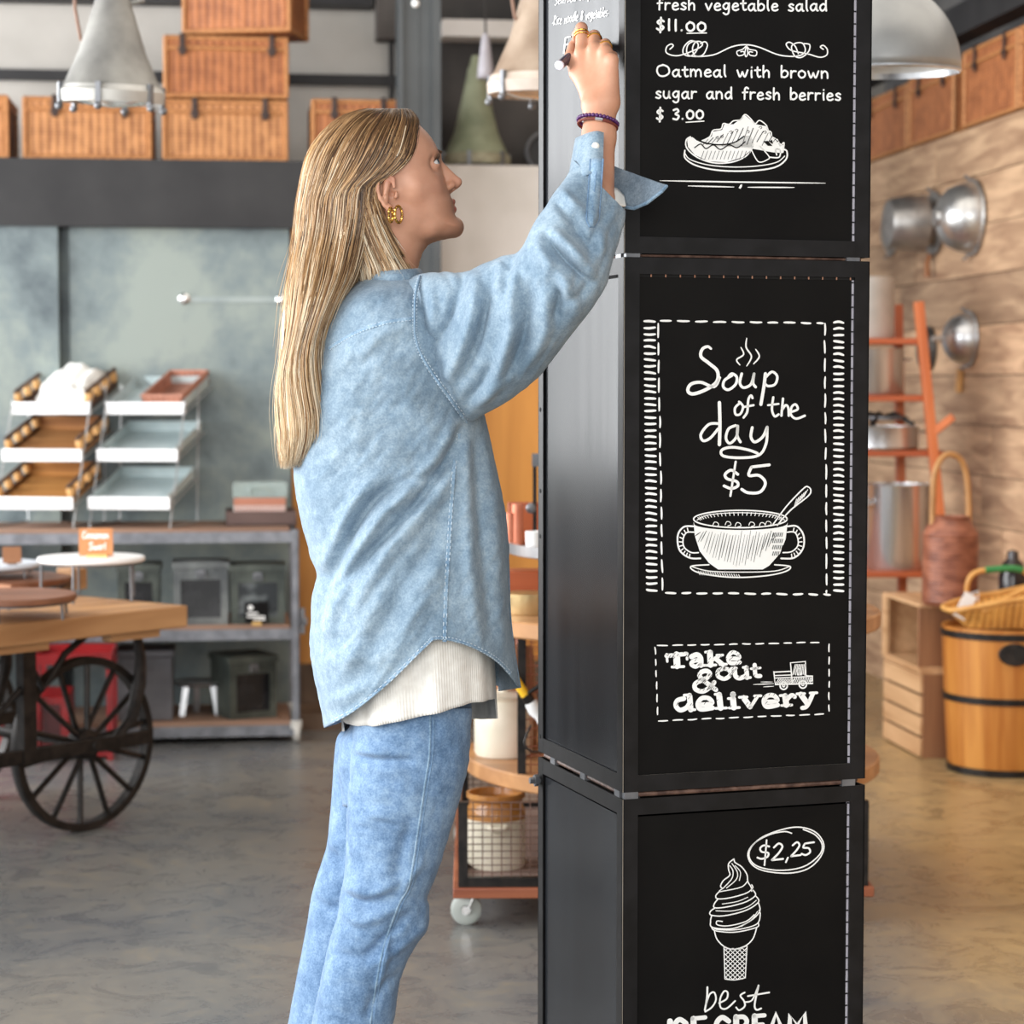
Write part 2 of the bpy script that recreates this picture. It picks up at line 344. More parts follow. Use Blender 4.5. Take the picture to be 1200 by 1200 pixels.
# ---------------------------------------------------------------- the menu pillar
TH = R_(17.7); F0 = PX(730.5, 600, 3.6); SD = 0.439
pc, ps = math.cos(TH), math.sin(TH)
pil = thing('menu_pillar', 'square black steel menu pillar of stacked sections with white hand-lettered chalkboards', 'pillar', (F0.x, F0.y, 0), TH)
PM = WM[pil.name]; PINV = PM.inverted()
NF = Vector((ps, -pc, 0)); NL = Vector((-pc, -ps, 0))
def FF(px, py):               # pixel on the front face -> local x, z
    p = PINV @ PP(px, py, (F0.x, F0.y, 0), NF); return p.x, p.z
def FL(px, py):               # pixel on the left face -> local y, z
    p = PINV @ PP(px, py, (F0.x, F0.y, 0), NL); return p.y, p.z
M_board = mat('chalkboard_black', S(13, 12, 12), S(18, 17, 16), rough=0.55, scale=(6, 6, 6), spec=0.12)
M_frame = mat('blackened_steel_frame', S(20, 19, 19), S(30, 29, 30), rough=0.42, metal=0.1, scale=(20, 20, 20), spec=0.25)
def sheet_mat():
    m, nt, b = newmat('rolled_steel_sheet'); co = coords(nt, (9, 9, 0.7)); nz = N(nt, 'ShaderNodeTexNoise', i_Scale=2.0, i_Detail=5.0); nt.links.new(co, nz.inputs[0])
    nt.links.new(ramp(nt, nz.outputs[0], [(0.3, S(36, 37, 40)), (0.7, S(43, 45, 48))]), b.inputs['Base Color'])
    b.inputs['Metallic'].default_value = 0.0; b.inputs['Specular IOR Level'].default_value = 0.085
    nt.links.new(ramp(nt, nz.outputs[0], [(0.3, (0.18, 0.18, 0.18, 1)), (0.7, (0.23, 0.23, 0.23, 1))]), b.inputs['Roughness']); return m
M_sheet = sheet_mat()
M_highlight = mat('painted_edge_highlight', S(150, 142, 128), S(175, 168, 156), rough=0.4, metal=0.4)  # pale colour standing in for the highlight on the frame edges
M_strip = mat('perforated_zinc_strip', S(176, 172, 182), S(200, 196, 204), rough=0.5)
M_rust = mat('rusty_rod', S(70, 48, 40), S(120, 92, 78), rough=0.6, scale=(60, 60, 60))
BW = 0.027; RC = 0.005
def section(za, zb_):
    f = MB()
    for x in (0, SD):
        for y in (0, SD):
            sx = 1 if x == 0 else -1; sy = 1 if y == 0 else -1
            f.b2((x, y, za), (x + sx * BW, y + sy * 0.003, zb_)); f.b2((x, y, za), (x + sx * 0.003, y + sy * BW, zb_))
    for z0, z1 in ((za, za + BW), (zb_ - BW, zb_)):
        f.b2((BW, 0.0002, z0), (SD - BW, 0.003, z1)); f.b2((BW, SD - 0.003, z0), (SD - BW, SD - 0.0002, z1))
        f.b2((0.0002, BW, z0), (0.003, SD - BW, z1)); f.b2((SD - 0.003, BW, z0), (SD - 0.0002, SD - BW, z1))
    fr = obj('section_frame', f, M_frame, pil)
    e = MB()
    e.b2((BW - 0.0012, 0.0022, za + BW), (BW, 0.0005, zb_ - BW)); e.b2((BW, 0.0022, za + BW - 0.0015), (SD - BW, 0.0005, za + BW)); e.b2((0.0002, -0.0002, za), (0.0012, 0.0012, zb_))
    obj('edge_highlight', e, M_highlight, fr)  # thin pale strips draw the edge highlight along the frame lip
    s = MB(); s.b2((SD - BW - 0.0042, RC + 0.001, za + BW), (SD - BW + 0.001, RC + 0.0035, zb_ - BW))
    st = obj('perforated_strip', s, M_strip, fr)
    t = MB(); z = za + BW + 0.01
    while z < zb_ - BW: t.b2((SD - BW - 0.0042, RC - 0.0004, z), (SD - BW, RC + 0.002, z + 0.0022)); z += 0.0205
    obj('slot_mark', t, M_frame, fr)
    fp = MB(); fp.b2((BW - 0.004, RC, za + BW - 0.004), (SD - BW - 0.0038, RC + 0.002, zb_ - BW - 0.004))
    fb = obj('front_panel', fp, M_board, pil)
    lp = MB(); lp.b2((RC, BW - 0.002, za + BW - 0.002), (RC + 0.002, SD - BW + 0.002, zb_ - BW - 0.005))
    lb = obj('side_panel', lp, M_sheet, pil)
    q = MB(); q.b2((SD - RC - 0.002, BW - 0.004, za + BW - 0.004), (SD - RC, SD - BW + 0.004, zb_ - BW + 0.004)); obj('side_panel', q, M_sheet, pil)
    q = MB(); q.b2((BW - 0.004, SD - RC - 0.002, za + BW - 0.004), (SD - BW + 0.004, SD - RC, zb_ - BW + 0.004)); obj('back_panel', q, M_sheet, pil)
    return fr, fb, lb
Zs = [FF(731, y)[1] for y in (296.5, 301, 929, 937)]
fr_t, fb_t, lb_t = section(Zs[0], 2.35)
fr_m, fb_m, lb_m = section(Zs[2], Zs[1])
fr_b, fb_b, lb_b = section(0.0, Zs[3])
for za, zb_ in ((Zs[1], Zs[0]), (Zs[3], Zs[2])):      # spacer rods and cores in the gaps between sections
    g = MB(); zm = (za + zb_) / 2
    for y in (0.008, SD - 0.008): g.tube([(0.02, y, zm), (SD - 0.02, y, zm)], (zb_ - za) * 0.36, 8)
    for x in (0.008, SD - 0.008): g.tube([(x, 0.02, zm), (x, SD - 0.02, zm)], (zb_ - za) * 0.36, 8)
    obj('spacer_rod', g, M_rust, pil)
    g = MB()
    for x in (0.016, SD - 0.03): g.b2((x - 0.012, 0.001, za - 0.001), (x + 0.012, 0.012, zb_ + 0.001))
    for y in (0.03, 0.2, 0.36): g.b2((0.001, y - 0.012, za - 0.001), (0.012, y + 0.012, zb_ + 0.001))
    obj('spacer_block', g, M_grey_steel, pil)
    g = MB(); g.b2((0.05, 0.05, za - 0.03), (SD - 0.05, SD - 0.05, zb_ + 0.03)); obj('inner_post', g, M_frame, pil)
# slot with coppery ticks under the top bar of the middle section
g = MB(); g.b2((BW, RC - 0.001, Zs[1] - BW - 0.0045), (SD - BW, RC + 0.004, Zs[1] - BW + 0.0005)); sl = obj('vent_slot', g, mat('slot_black', S(8, 8, 8), S(12, 12, 12), rough=0.9), fr_m)
g = MB(); x = BW + 0.02
while x < SD - BW: g.b2((x, RC - 0.002, Zs[1] - BW - 0.0045), (x + 0.0022, RC, Zs[1] - BW)); x += 0.0255
obj('slot_rivet', g, mat('copper_tick', S(150, 100, 76), S(186, 140, 116), rough=0.4, metal=0.5), fr_m)
# bolt and rivet holes on the rear left corner
yb, zb_ = FL(629, 912)
g = MB(); g.tube([(0.0, SD - 0.012, zb_), (-0.02, SD - 0.012, zb_)], 0.006, 6); g.tube([(-0.004, SD - 0.012, zb_), (-0.011, SD - 0.012, zb_)], 0.011, 6); obj('bolt', g, M_grey_steel, pil)
g = MB()
for y_ in (480, 575, 628, 862): g.tube([(0.001, SD - 0.013, FL(631, y_)[1]), (-0.0006, SD - 0.013, FL(631, y_)[1])], 0.0042, 8)
obj('rivet_hole', g, mat('hole_black', S(6, 6, 6), S(9, 9, 9), rough=0.9), fr_m)

# ---------------------------------------------------------------- hand lettering: strokes laid down in photo measures on each board
class Ink:
    def __init__(s, face='F'): s.mb = MB(); s.face = face; s.lift = 0.0012
    def pt(s, x, y, e=0.0):
        if s.face == 'F': a, z = FF(x, y); return (a, RC - s.lift - e, z)
        a, z = FL(x, y); return (RC - s.lift - e, a, z)
    def poly(s, P, e=0.0):
        V = [Vector((x, y, 0)) for x, y in P]; tr = geometry.tessellate_polygon([V])
        s.mb.add([s.pt(x, y, e) for x, y in P], [t for t in tr]); return s
    def stroke(s, P, w, k=6, closed=False, smooth=True, e=0.0, taper=0.0):
        q = cr(P, k, closed) if smooth else [np.array(p, float) for p in P]
        if closed: q = q + [q[0]]
        n = len(q); hw = []
        for i in range(n):
            t = i / max(1, n - 1); ww = w if not isinstance(w, (list, tuple)) else w[0] + (w[1] - w[0]) * t
            if taper: ww *= 1 - taper * abs(2 * t - 1) ** 3
            hw.append(ww / 2)
        L = []; R = []
        for i in range(n):
            a = q[max(0, i - 1)]; b = q[min(n - 1, i + 1)]
            if closed and i in (0, n - 1): a, b = q[n - 2], q[1]
            d = b - a; l = math.hypot(*d) or 1; nx, ny = -d[1] / l, d[0] / l
            L.append((q[i][0] + nx * hw[i], q[i][1] + ny * hw[i])); R.append((q[i][0] - nx * hw[i], q[i][1] - ny * hw[i]))
        vs = [s.pt(*p, e) for p in L] + [s.pt(*p, e) for p in R]
        s.mb.add(vs, [(i, i + 1, n + i + 1, n + i) for i in range(n - 1)])
        if not closed:
            for c, h in ((q[0], hw[0]), (q[-1], hw[-1])):
                if h > 0.35: s.mb.add([s.pt(c[0] + h * math.cos(a), c[1] + h * math.sin(a), e + 0.00003) for a in np.linspace(0, 2 * math.pi, 9)[:-1]], [tuple(range(8))])
        return s
    def done(s, name, parent, m=None):
        o = obj(name, s.mb, m or M_chalk, parent, merge=False); return o
# glyphs: x-height 1, ascender 1.65, descender -0.65
G = {
'a': (1.0, [[(.78, .8), (.5, 1), (.15, .72), (.08, .35), (.3, .02), (.6, .2), (.78, .75)], [(.8, .98), (.78, .4), (.86, .05), (.98, .02)]]),
'b': (.95, [[(.12, 1.65), (.1, .8), (.12, .02)], [(.12, .6), (.45, .98), (.82, .72), (.78, .25), (.45, 0), (.12, .12)]]),
'c': (.85, [[(.75, .82), (.5, 1), (.18, .75), (.1, .35), (.35, 0), (.75, .15)]]),
'd': (1.0, [[(.78, .75), (.5, 1), (.15, .72), (.08, .35), (.3, .02), (.6, .18), (.78, .6)], [(.8, 1.65), (.79, .6), (.84, .02)]]),
'e': (.9, [[(.12, .48), (.45, .54), (.76, .66), (.62, .95), (.32, .95), (.1, .55), (.18, .12), (.5, .0), (.8, .15)]]),
'f': (.75, [[(.75, 1.5), (.52, 1.66), (.33, 1.4), (.3, .7), (.28, .0)], [(.05, .92), (.65, .98)]]),
'g': (1.0, [[(.78, .8), (.5, 1), (.15, .72), (.12, .4), (.35, .12), (.6, .25), (.78, .75)], [(.82, .98), (.8, .2), (.72, -.45), (.4, -.62), (.12, -.42)]]),
'h': (.95, [[(.12, 1.65), (.1, .8), (.12, .0)], [(.12, .55), (.45, .98), (.74, .75), (.76, .0)]]),
'i': (.4, [[(.2, .98), (.18, .5), (.22, 0)], [(.21, 1.38), (.22, 1.44)]]),
'k': (.85, [[(.12, 1.65), (.12, 0)], [(.7, .95), (.16, .45), (.74, 0)]]),
'l': (.45, [[(.18, 1.65), (.17, .5), (.3, .03)]]),
'm': (1.5, [[(.1, .98), (.12, 0)], [(.12, .6), (.4, .98), (.66, .7), (.68, 0)], [(.68, .6), (1.0, .98), (1.26, .7), (1.3, 0)]]),
'n': (1.0, [[(.1, .98), (.12, 0)], [(.12, .6), (.45, .98), (.76, .7), (.8, 0)]]),
'o': (1.0, [[(.5, 1), (.15, .8), (.1, .35), (.4, 0), (.78, .2), (.84, .7), (.5, 1), (.4, .98)]]),
'p': (.98, [[(.12, .98), (.12, .2), (.1, -.65)], [(.12, .6), (.45, .98), (.82, .72), (.78, .25), (.45, 0), (.12, .15)]]),
'r': (.75, [[(.12, .98), (.12, 0)], [(.12, .55), (.35, .92), (.68, .92)]]),
's': (.78, [[(.66, .86), (.4, 1), (.14, .78), (.38, .52), (.66, .3), (.45, .02), (.08, .12)]]),
't': (.75, [[(.34, 1.4), (.32, .5), (.45, .03), (.7, .1)], [(.03, .95), (.66, 1.0)]]),
'u': (1.0, [[(.12, .98), (.1, .35), (.35, 0), (.68, .2), (.78, .95)], [(.78, .98), (.78, .3), (.9, .02)]]),
'v': (.9, [[(.05, .95), (.4, .02)], [(.4, .02), (.8, 1.0)]]),
'w': (1.35, [[(.05, .95), (.35, .02), (.64, .75)], [(.64, .75), (.92, .02), (1.25, .98)]]),
'y': (.95, [[(.1, .98), (.12, .4), (.4, .2), (.7, .5), (.78, .98)], [(.78, .98), (.74, .1), (.6, -.5), (.2, -.6)]]),
'O': (1.7, [[(.85, 1.6), (.25, 1.35), (.1, .7), (.4, .08), (1.0, .03), (1.5, .5), (1.4, 1.25), (.85, 1.6), (.7, 1.58)]]),
'S': (1.1, [[(.95, 1.4), (.6, 1.65), (.2, 1.3), (.5, .85), (.9, .45), (.5, 0), (.08, .15)]]),
'R': (1.2, [[(.15, 1.6), (.15, 0)], [(.1, 1.5), (.7, 1.6), (.9, 1.2), (.2, .75), (1.0, 0)]]),
'F': (1.1, [[(.2, 1.6), (.2, 0)], [(.2, 1.6), (1.0, 1.65)], [(.2, .85), (.8, .88)]]),
'$': (1.05, [[(.88, 1.25), (.5, 1.45), (.16, 1.12), (.5, .78), (.86, .42), (.5, .05), (.08, .25)], [(.56, 1.75), (.48, -.25)]]),
'0': (1.15, [[(.55, 1.2), (.15, .85), (.2, .25), (.6, .0), (1.0, .35), (.95, .95), (.55, 1.2), (.45, 1.18)]]),
'1': (.62, [[(.3, 1.5), (.28, .75), (.3, 0)]]),
'2': (.95, [[(.12, 1.2), (.45, 1.5), (.8, 1.15), (.5, .55), (.08, .04)], [(.08, .04), (.9, .06)]]),
'3': (1.0, [[(.15, 1.35), (.6, 1.5), (.8, 1.15), (.4, .8), (.85, .5), (.6, .02), (.1, .12)]]),
'5': (.95, [[(.3, 1.45), (.2, .85), (.62, .88), (.85, .45), (.5, 0), (.08, .15)], [(.3, 1.45), (.95, 1.5)]]),
'.': (.5, [[(.2, .02), (.22, .06)]]), ',': (.5, [[(.25, .08), (.12, -.3)]]), '-': (.6, [[(.1, .5), (.45, .52)]]), ' ': (.85, []),
'&': (1.1, [[(1.0, .0), (.3, 1.1), (.5, 1.5), (.75, 1.2), (.2, .6), (.2, .1), (.6, .0), (.95, .6)]]),
}
jr = random.Random(5)
def text(ink, s, x0, y0, x1, y1, xh, w, slant=0.0, track=0.16, jit=0.04):
    tot = sum(G[c][0] + track for c in s) - track
    sx = (math.hypot(x1 - x0, 0) / tot); up = xh
    x = 0
    for c in s:
        adv, ss = G[c]; jy = jr.uniform(-jit, jit)
        for st in ss:
            pts = []
            for gx, gy in st:
                u = (x + gx + slant * gy * up / sx) * sx; b = y0 + (y1 - y0) * u / max(1, (x1 - x0))
                pts.append((x0 + u, b - (gy + jy) * up))
            ink.stroke(pts, w, 5)
        x += adv + track
# top board
ik = Ink()
text(ik, 'fresh vegetable salad', 771, 11, 971, 12.5, 8.2, 2.1)
text(ik, '$11.00', 770, 35, 829, 36, 8.6, 2.5)
ik.stroke([(806, 38.6), (829, 38.2)], 1.3)
text(ik, 'Oatmeal with brown', 770, 89, 973, 91, 8.2, 2.1)
text(ik, 'sugar and fresh berries', 769, 114.5, 987, 117, 8.2, 2.1)
text(ik, '$ 3.00', 770, 140, 826, 139, 8.2, 2.4)
ik.stroke([(805, 143), (826, 141.6)], 1.3)
ik.done('menu_lettering', fb_t)
ik = Ink()
def Q(sc, ox, oy, P): return [(ox + x / sc, oy + y / sc) for x, y in P]
T3 = lambda P: Q(3.75, 730, 0, P)
ik.stroke(T3([(210, 215), (225, 200), (215, 192), (196, 205), (195, 230), (230, 243), (275, 236), (345, 205), (350, 185), (325, 182), (310, 210), (320, 243), (355, 240), (375, 200), (365, 182), (345, 190)]), 1.5)
ik.stroke(T3([(330, 185), (300, 178), (272, 205), (270, 235), (300, 245), (325, 225), (335, 195), (318, 180), (290, 195), (285, 230), (310, 246), (400, 240), (480, 205), (540, 195), (600, 205), (690, 240), (770, 245), (805, 225), (795, 190), (765, 188), (745, 205), (760, 245), (790, 250), (820, 225), (825, 195), (800, 190)]), 1.5)
ik.stroke(T3([(885, 215), (872, 205), (885, 198), (902, 215), (900, 240), (870, 250), (815, 235), (745, 220), (722, 195), (735, 184), (760, 200), (775, 235)]), 1.5)
ik.stroke(T3([(548, 198), (530, 215), (505, 225), (512, 243), (535, 238), (535, 225), (522, 226)]), 1.3); ik.stroke(T3([(548, 198), (560, 215), (590, 222), (588, 243), (562, 240), (560, 226), (574, 228)]), 1.3)
ik.stroke(T3([(548, 198), (540, 230), (545, 248), (553, 230), (548, 198)]), 1.3)
ik.done('flourish', fb_t)
ik = Ink()
ik.stroke(T3([(165, 793), (500, 799), (895, 804)]), 1.7, taper=0.7); ik.stroke(T3([(290, 816), (492, 821)]), 1.5, taper=0.5); ik.stroke(T3([(553, 822), (757, 823)]), 1.5, taper=0.5)
ik.poly(T3([(513, 825), (520, 811), (528, 809), (527, 820), (520, 829)]))
ik.done('divider_line', fb_t)
# plate of food
ik = Ink(); dk = Ink(); dk.lift = 0.0022
ik.poly(T3([(350, 620), (395, 598), (398, 578), (440, 570), (450, 545), (490, 545), (540, 505), (590, 545), (640, 555), (655, 600), (690, 625), (712, 640), (705, 672), (660, 668), (560, 650), (400, 640)]))
ik.stroke(T3([(350, 618), (385, 600), (400, 572), (435, 565), (445, 542), (470, 545), (490, 530), (520, 525), (540, 502), (565, 520), (585, 542), (605, 528), (635, 550), (640, 570), (655, 580), (660, 600), (685, 615), (695, 640), (712, 625), (708, 668)]), 1.4)
ik.poly(T3([(286, 615), (296, 602), (310, 602), (328, 616), (365, 632), (430, 640), (495, 630), (535, 600), (560, 602), (574, 622), (570, 655), (530, 690), (460, 712), (380, 708), (320, 680), (290, 645)]))
ik.stroke(T3([(300, 600), (282, 615), (285, 650), (330, 690), (400, 714), (480, 712), (545, 685), (576, 640), (565, 602), (540, 600)]), 1.6)
ik.stroke(T3([(276, 660), (278, 695), (330, 728), (430, 748), (560, 750), (670, 735), (720, 700), (725, 665), (712, 655)]), 1.8); ik.stroke(T3([(276, 672), (300, 700), (380, 724), (490, 733), (600, 728), (680, 712), (715, 685)]), 1.2)
ik.stroke(T3([(570, 660), (600, 710), (640, 700), (645, 685), (605, 640)]), 1.3); ik.stroke(T3([(650, 690), (690, 690), (695, 660), (675, 655), (680, 680)]), 1.6)
for i in range(16): a = 350 + i * 22; dk.stroke(T3([(a, 640 - (i % 4) * 6), (a + 28, 555 + abs(i - 8) * 7)]), 0.55 + 0.3 * (i % 2), 2)
dk.stroke(T3([(318, 648), (345, 632), (368, 652), (400, 636), (432, 656), (470, 636), (505, 648), (540, 622)]), 1.3); dk.stroke(T3([(328, 612), (370, 628), (430, 635), (490, 626), (535, 598)]), 1.5)
for i in range(13): a = 345 + i * 17; dk.stroke(T3([(a, 700), (a + 14, 662)]), 0.5, 2)
for x, y in ((410, 605), (470, 580), (495, 572), (545, 578), (600, 560), (620, 580), (430, 600)): dk.stroke(T3([(x, y), (x + 8, y - 6), (x + 14, y), (x + 6, y + 6)]), 0.6, 3)
dk.stroke(T3([(580, 665), (610, 700)]), 1.5); dk.stroke(T3([(600, 660), (625, 690)]), 1.5); dk.poly(T3([(620, 620), (640, 618), (660, 640), (640, 640)])); dk.poly(T3([(645, 622), (658, 612), (662, 632)]))
pf = ik.done('plate_drawing', fb_t); dk.done('hatching', fb_t, M_board)
# middle board
ik = Ink(); M4 = lambda P: Q(3.2433, 730, 350, P)
def dash(ink, P0, P1, lens, gap, w, wob=1.0):
    P0 = np.array(P0); P1 = np.array(P1); L = np.linalg.norm(P1 - P0); d = (P1 - P0) / L; n = np.array((-d[1], d[0])); s = 0; i = 0
    while s < L - 2:
        l = min(lens * jr.uniform(0.85, 1.15), L - s); a = P0 + d * s + n * jr.uniform(-wob, wob) * .5; b = P0 + d * (s + l) + n * jr.uniform(-wob, wob) * .5
        ink.stroke([a, (a + b) / 2 + n * jr.uniform(-wob, wob) * .4, b], w, 3, taper=0.35); s += l + gap; i += 1
y = 376.5; i = 0
while y < 699:
    o = i * 0.5 / 40
    ik.stroke([(756 + i * 0.07, y + jr.uniform(-.6, .6)), (762, y + jr.uniform(-.8, .8)), (768.5 + i * 0.05, y + 0.4 + jr.uniform(-.8, .8))], 3.0, 3, taper=0.25)
    ik.stroke([(978.5, y + 1 + jr.uniform(-.6, .6)), (984, y + 1 + jr.uniform(-.8, .8)), (989.5, y + 1.4 + jr.uniform(-.8, .8))], 3.0, 3, taper=0.25)
    y += 7.5; i += 1
dash(ik, (775, 376), (966, 379), 12.5, 7.5, 2.5); dash(ik, (781, 695), (974, 697), 11.5, 7.5, 2.6); dash(ik, (772, 379), (777.5, 695), 15, 6.5, 2.2); dash(ik, (967.5, 379), (970, 695), 15, 6.5, 2.2)
ik.done('dashed_border', fb_m)
ik = Ink()
ik.stroke(M4([(338, 190), (325, 182), (305, 192), (300, 220), (330, 245), (362, 275), (360, 315), (320, 345), (270, 362), (250, 350), (262, 325), (300, 318), (350, 335), (372, 300)]), 4.0, taper=0.3)
ik.stroke(M4([(418, 292), (390, 310), (385, 335), (405, 346), (432, 325), (436, 298), (418, 285), (405, 296)]), 3.2)
ik.stroke(M4([(455, 285), (448, 320), (462, 338), (490, 325), (502, 285)]), 3.2); ik.stroke(M4([(502, 285), (498, 320), (508, 336)]), 3.2)
ik.stroke(M4([(545, 285), (540, 330), (528, 402)]), 3.8); ik.stroke(M4([(545, 300), (570, 278), (590, 295), (582, 325), (555, 332), (540, 318)]), 3.0)
ik.stroke(M4([(450, 395), (430, 415), (432, 440), (450, 438), (460, 410), (445, 392)]), 2.8); ik.stroke(M4([(496, 378), (490, 368), (480, 385), (476, 430), (462, 452)]), 2.8); ik.stroke(M4([(462, 412), (500, 405)]), 2.6)
ik.stroke(M4([(575, 375), (570, 420), (580, 447), (595, 440)]), 2.8); ik.stroke(M4([(555, 405), (595, 400)]), 2.4)
ik.stroke(M4([(612, 380), (606, 445)]), 2.8); ik.stroke(M4([(607, 425), (622, 405), (632, 415), (634, 445)]), 2.8); ik.stroke(M4([(645, 430), (668, 420), (660, 402), (645, 412), (642, 440), (662, 456), (695, 445)]), 2.8)
ik.stroke(M4([(370, 395), (372, 480), (370, 555)]), 4.0); ik.stroke(M4([(368, 475), (330, 478), (300, 515), (308, 540), (335, 530), (365, 495)]), 3.2)
ik.stroke(M4([(432, 482), (405, 495), (395, 530), (410, 550), (435, 525), (440, 485)]), 3.2); ik.stroke(M4([(440, 484), (438, 520), (450, 545)]), 3.2)
ik.stroke(M4([(495, 490), (490, 525), (505, 545), (535, 525), (552, 488)]), 3.4); ik.stroke(M4([(552, 488), (548, 550), (520, 595), (450, 605), (385, 598), (380, 575), (420, 565), (480, 575), (515, 588)]), 3.2)
ik.stroke(M4([(440, 668), (415, 652), (392, 668), (400, 685), (435, 695), (440, 712), (415, 722), (388, 712)]), 3.4); ik.stroke(M4([(432, 620), (412, 750)]), 2.6)
ik.stroke(M4([(492, 640), (482, 672), (520, 672), (545, 700), (525, 735), (480, 738), (455, 725)]), 3.4); ik.stroke(M4([(492, 640), (560, 632)]), 3.4)
for x, P in ((0, [(448, 252), (436, 232), (462, 212), (452, 185)]), (0, [(474, 256), (492, 220), (472, 185), (474, 150)]), (0, [(500, 248), (522, 220), (508, 192)])): ik.stroke(M4(P), 1.9, taper=0.4)
ik.done('soup_lettering', fb_m)
ik = Ink(); dk = Ink(); dk.lift = 0.0022
el = lambda cx, cy, rx, ry, n=28, a0=0, a1=2 * math.pi: [(cx + rx * math.cos(a0 + (a1 - a0) * i / n), cy + ry * math.sin(a0 + (a1 - a0) * i / n)) for i in range(n + 1)]
body = [(272, 848)] + [(450 + 178 * math.cos(t), 856 + 24 * math.sin(t)) for t in np.linspace(math.pi, 0, 16)] + [(630, 850), (622, 915), (600, 970), (560, 1015), (535, 1030), (365, 1030), (330, 1005), (295, 960), (276, 900)]
ik.poly(M4(body))
ik.stroke(M4(el(450, 838, 178, 33)), 1.6, 3); ik.stroke(M4([(285, 842), (330, 822), (450, 814), (570, 822), (618, 842)]), 1.0)
for i in range(26): t = math.pi * (1.1 + 0.8 * i / 25); ik.stroke(M4([(450 + 170 * math.cos(t), 842 + 30 * math.sin(t)), (450 + 160 * math.cos(t), 850 + 26 * math.sin(t))]), 0.9, 2)
ik.stroke(M4([(272, 866), (235, 868), (212, 900), (218, 955), (255, 985), (298, 988)]), 2.0); ik.stroke(M4([(274, 888), (245, 890), (232, 915), (236, 945), (262, 965), (290, 966)]), 1.6)
ik.stroke(M4([(630, 866), (665, 866), (690, 900), (688, 950), (655, 985), (605, 988)]), 2.0); ik.stroke(M4([(628, 888), (655, 888), (668, 910), (668, 940), (645, 962), (612, 966)]), 1.6)
for i in range(10): t = 1.7 + i * 0.3; ik.stroke(M4([(262 + 45 * math.cos(t), 928 + 58 * math.sin(t)), (262 + 34 * math.cos(t), 928 + 44 * math.sin(t))]), 1.3, 2); ik.stroke(M4([(640 - 45 * math.cos(t), 928 + 58 * math.sin(t)), (640 - 34 * math.cos(t), 928 + 44 * math.sin(t))]), 1.3, 2)
ik.stroke(M4([(330, 1012), (262, 1018), (285, 1040), (370, 1056), (460, 1060), (560, 1052), (625, 1036), (638, 1018), (580, 1012)]), 1.6); ik.stroke(M4([(262, 1018), (330, 1036), (450, 1040), (580, 1036), (638, 1018)]), 1.2)
for i in range(18): ik.stroke(M4([(290 + i * 9, 1036 + i * 0.8), (296 + i * 9, 1050 + i * 0.6)]), 0.9, 2)
ik.stroke(M4([(572, 862), (625, 790), (690, 722), (708, 716), (718, 730), (706, 752), (640, 805), (590, 862)]), 1.6)
for i in range(7): ik.stroke(M4([(655 + i * 6, 790 - i * 6), (664 + i * 7, 762 - i * 6)]), 0.8, 2)
for x, y in ((355, 858), (402, 856), (440, 860), (492, 858), (532, 860), (555, 855)): ik.stroke(M4([(x - 10, y + 4), (x - 4, y - 8), (x + 8, y - 6), (x + 12, y + 4), (x, y + 8)]), 0.9, 3)
for i in range(30):
    x = 290 + i * 11.2; top = 884 + jr.uniform(-4, 20); bot = 1022 - abs(i - 14) ** 2 * 0.55 - jr.uniform(0, 25)
    if bot > top + 12: dk.stroke(M4([(x + 8, top), (x - 14, bot)]), 0.55 + 0.45 * jr.random(), 2, taper=0.5)
for i in range(22): x = 575 + (i % 6) * 7; y0 = 890 + (i // 6) * 24; dk.stroke(M4([(x, y0), (x - 4, y0 + 14)]), 0.8, 2)
ik.done('soup_bowl_drawing', fb_m); dk.done('hatching', fb_m, M_board)
# take out sign
ik = Ink(); dk = Ink(); dk.lift = 0.0022; D5 = lambda P: Q(4.0, 730, 720, P)
for a, b in (((165, 148), (955, 132)), ((972, 140), (970, 465)), ((170, 500), (960, 468)), ((155, 155), (168, 495))): dash(ik, D5([a])[0], D5([b])[0], 10.5 if abs(a[1] - b[1]) < 40 else 8, 6, 1.7, 0.8)
ik.done('dashed_border', fb_m)
def slab(P, w=5.6, sm=True): ik.stroke(D5(P), w, 5, smooth=sm)
def serif(x, y, l=26): ik.stroke(D5([(x - l, y), (x + l, y - l * 0.08)]), 3.2, 2, smooth=False)
ik = Ink()
slab([(255, 190), (258, 242)], 8); ik.stroke(D5([(208, 196), (302, 186)]), 5, 2); ik.stroke(D5([(209, 188), (212, 222)]), 3, 2); ik.stroke(D5([(302, 182), (305, 212)]), 3, 2); serif(262, 248, 28)
slab([(325, 200), (350, 190), (368, 205), (370, 240)], 6); slab([(366, 215), (335, 220), (325, 235), (345, 246), (366, 232)], 5); serif(378, 241, 12)
slab([(412, 180), (415, 238)], 7); serif(405, 178, 14); serif(418, 240, 22); ik.stroke(D5([(422, 218), (462, 195)]), 3.4, 2); ik.stroke(D5([(438, 208), (472, 236)]), 5.5, 2); serif(458, 193, 14); serif(474, 236, 16)
slab([(500, 208), (548, 206), (540, 186), (515, 180), (497, 205), (510, 230), (552, 226)], 4.8)
slab([(478, 255), (452, 265), (450, 290), (478, 303), (503, 290), (505, 265), (480, 254)], 5.0)
slab([(528, 255), (532, 290), (552, 300), (578, 290)], 5.4); slab([(582, 250), (586, 298)], 5.4); serif(524, 254, 12); serif(578, 250, 10); serif(592, 298, 10)
slab([(622, 238), (626, 285), (648, 290)], 5.0); ik.stroke(D5([(605, 256), (648, 252)]), 3, 2)
slab([(440, 355), (370, 300), (368, 275), (395, 266), (412, 280), (395, 300), (345, 325), (345, 352), (380, 362), (415, 340), (432, 320)], 5.5)
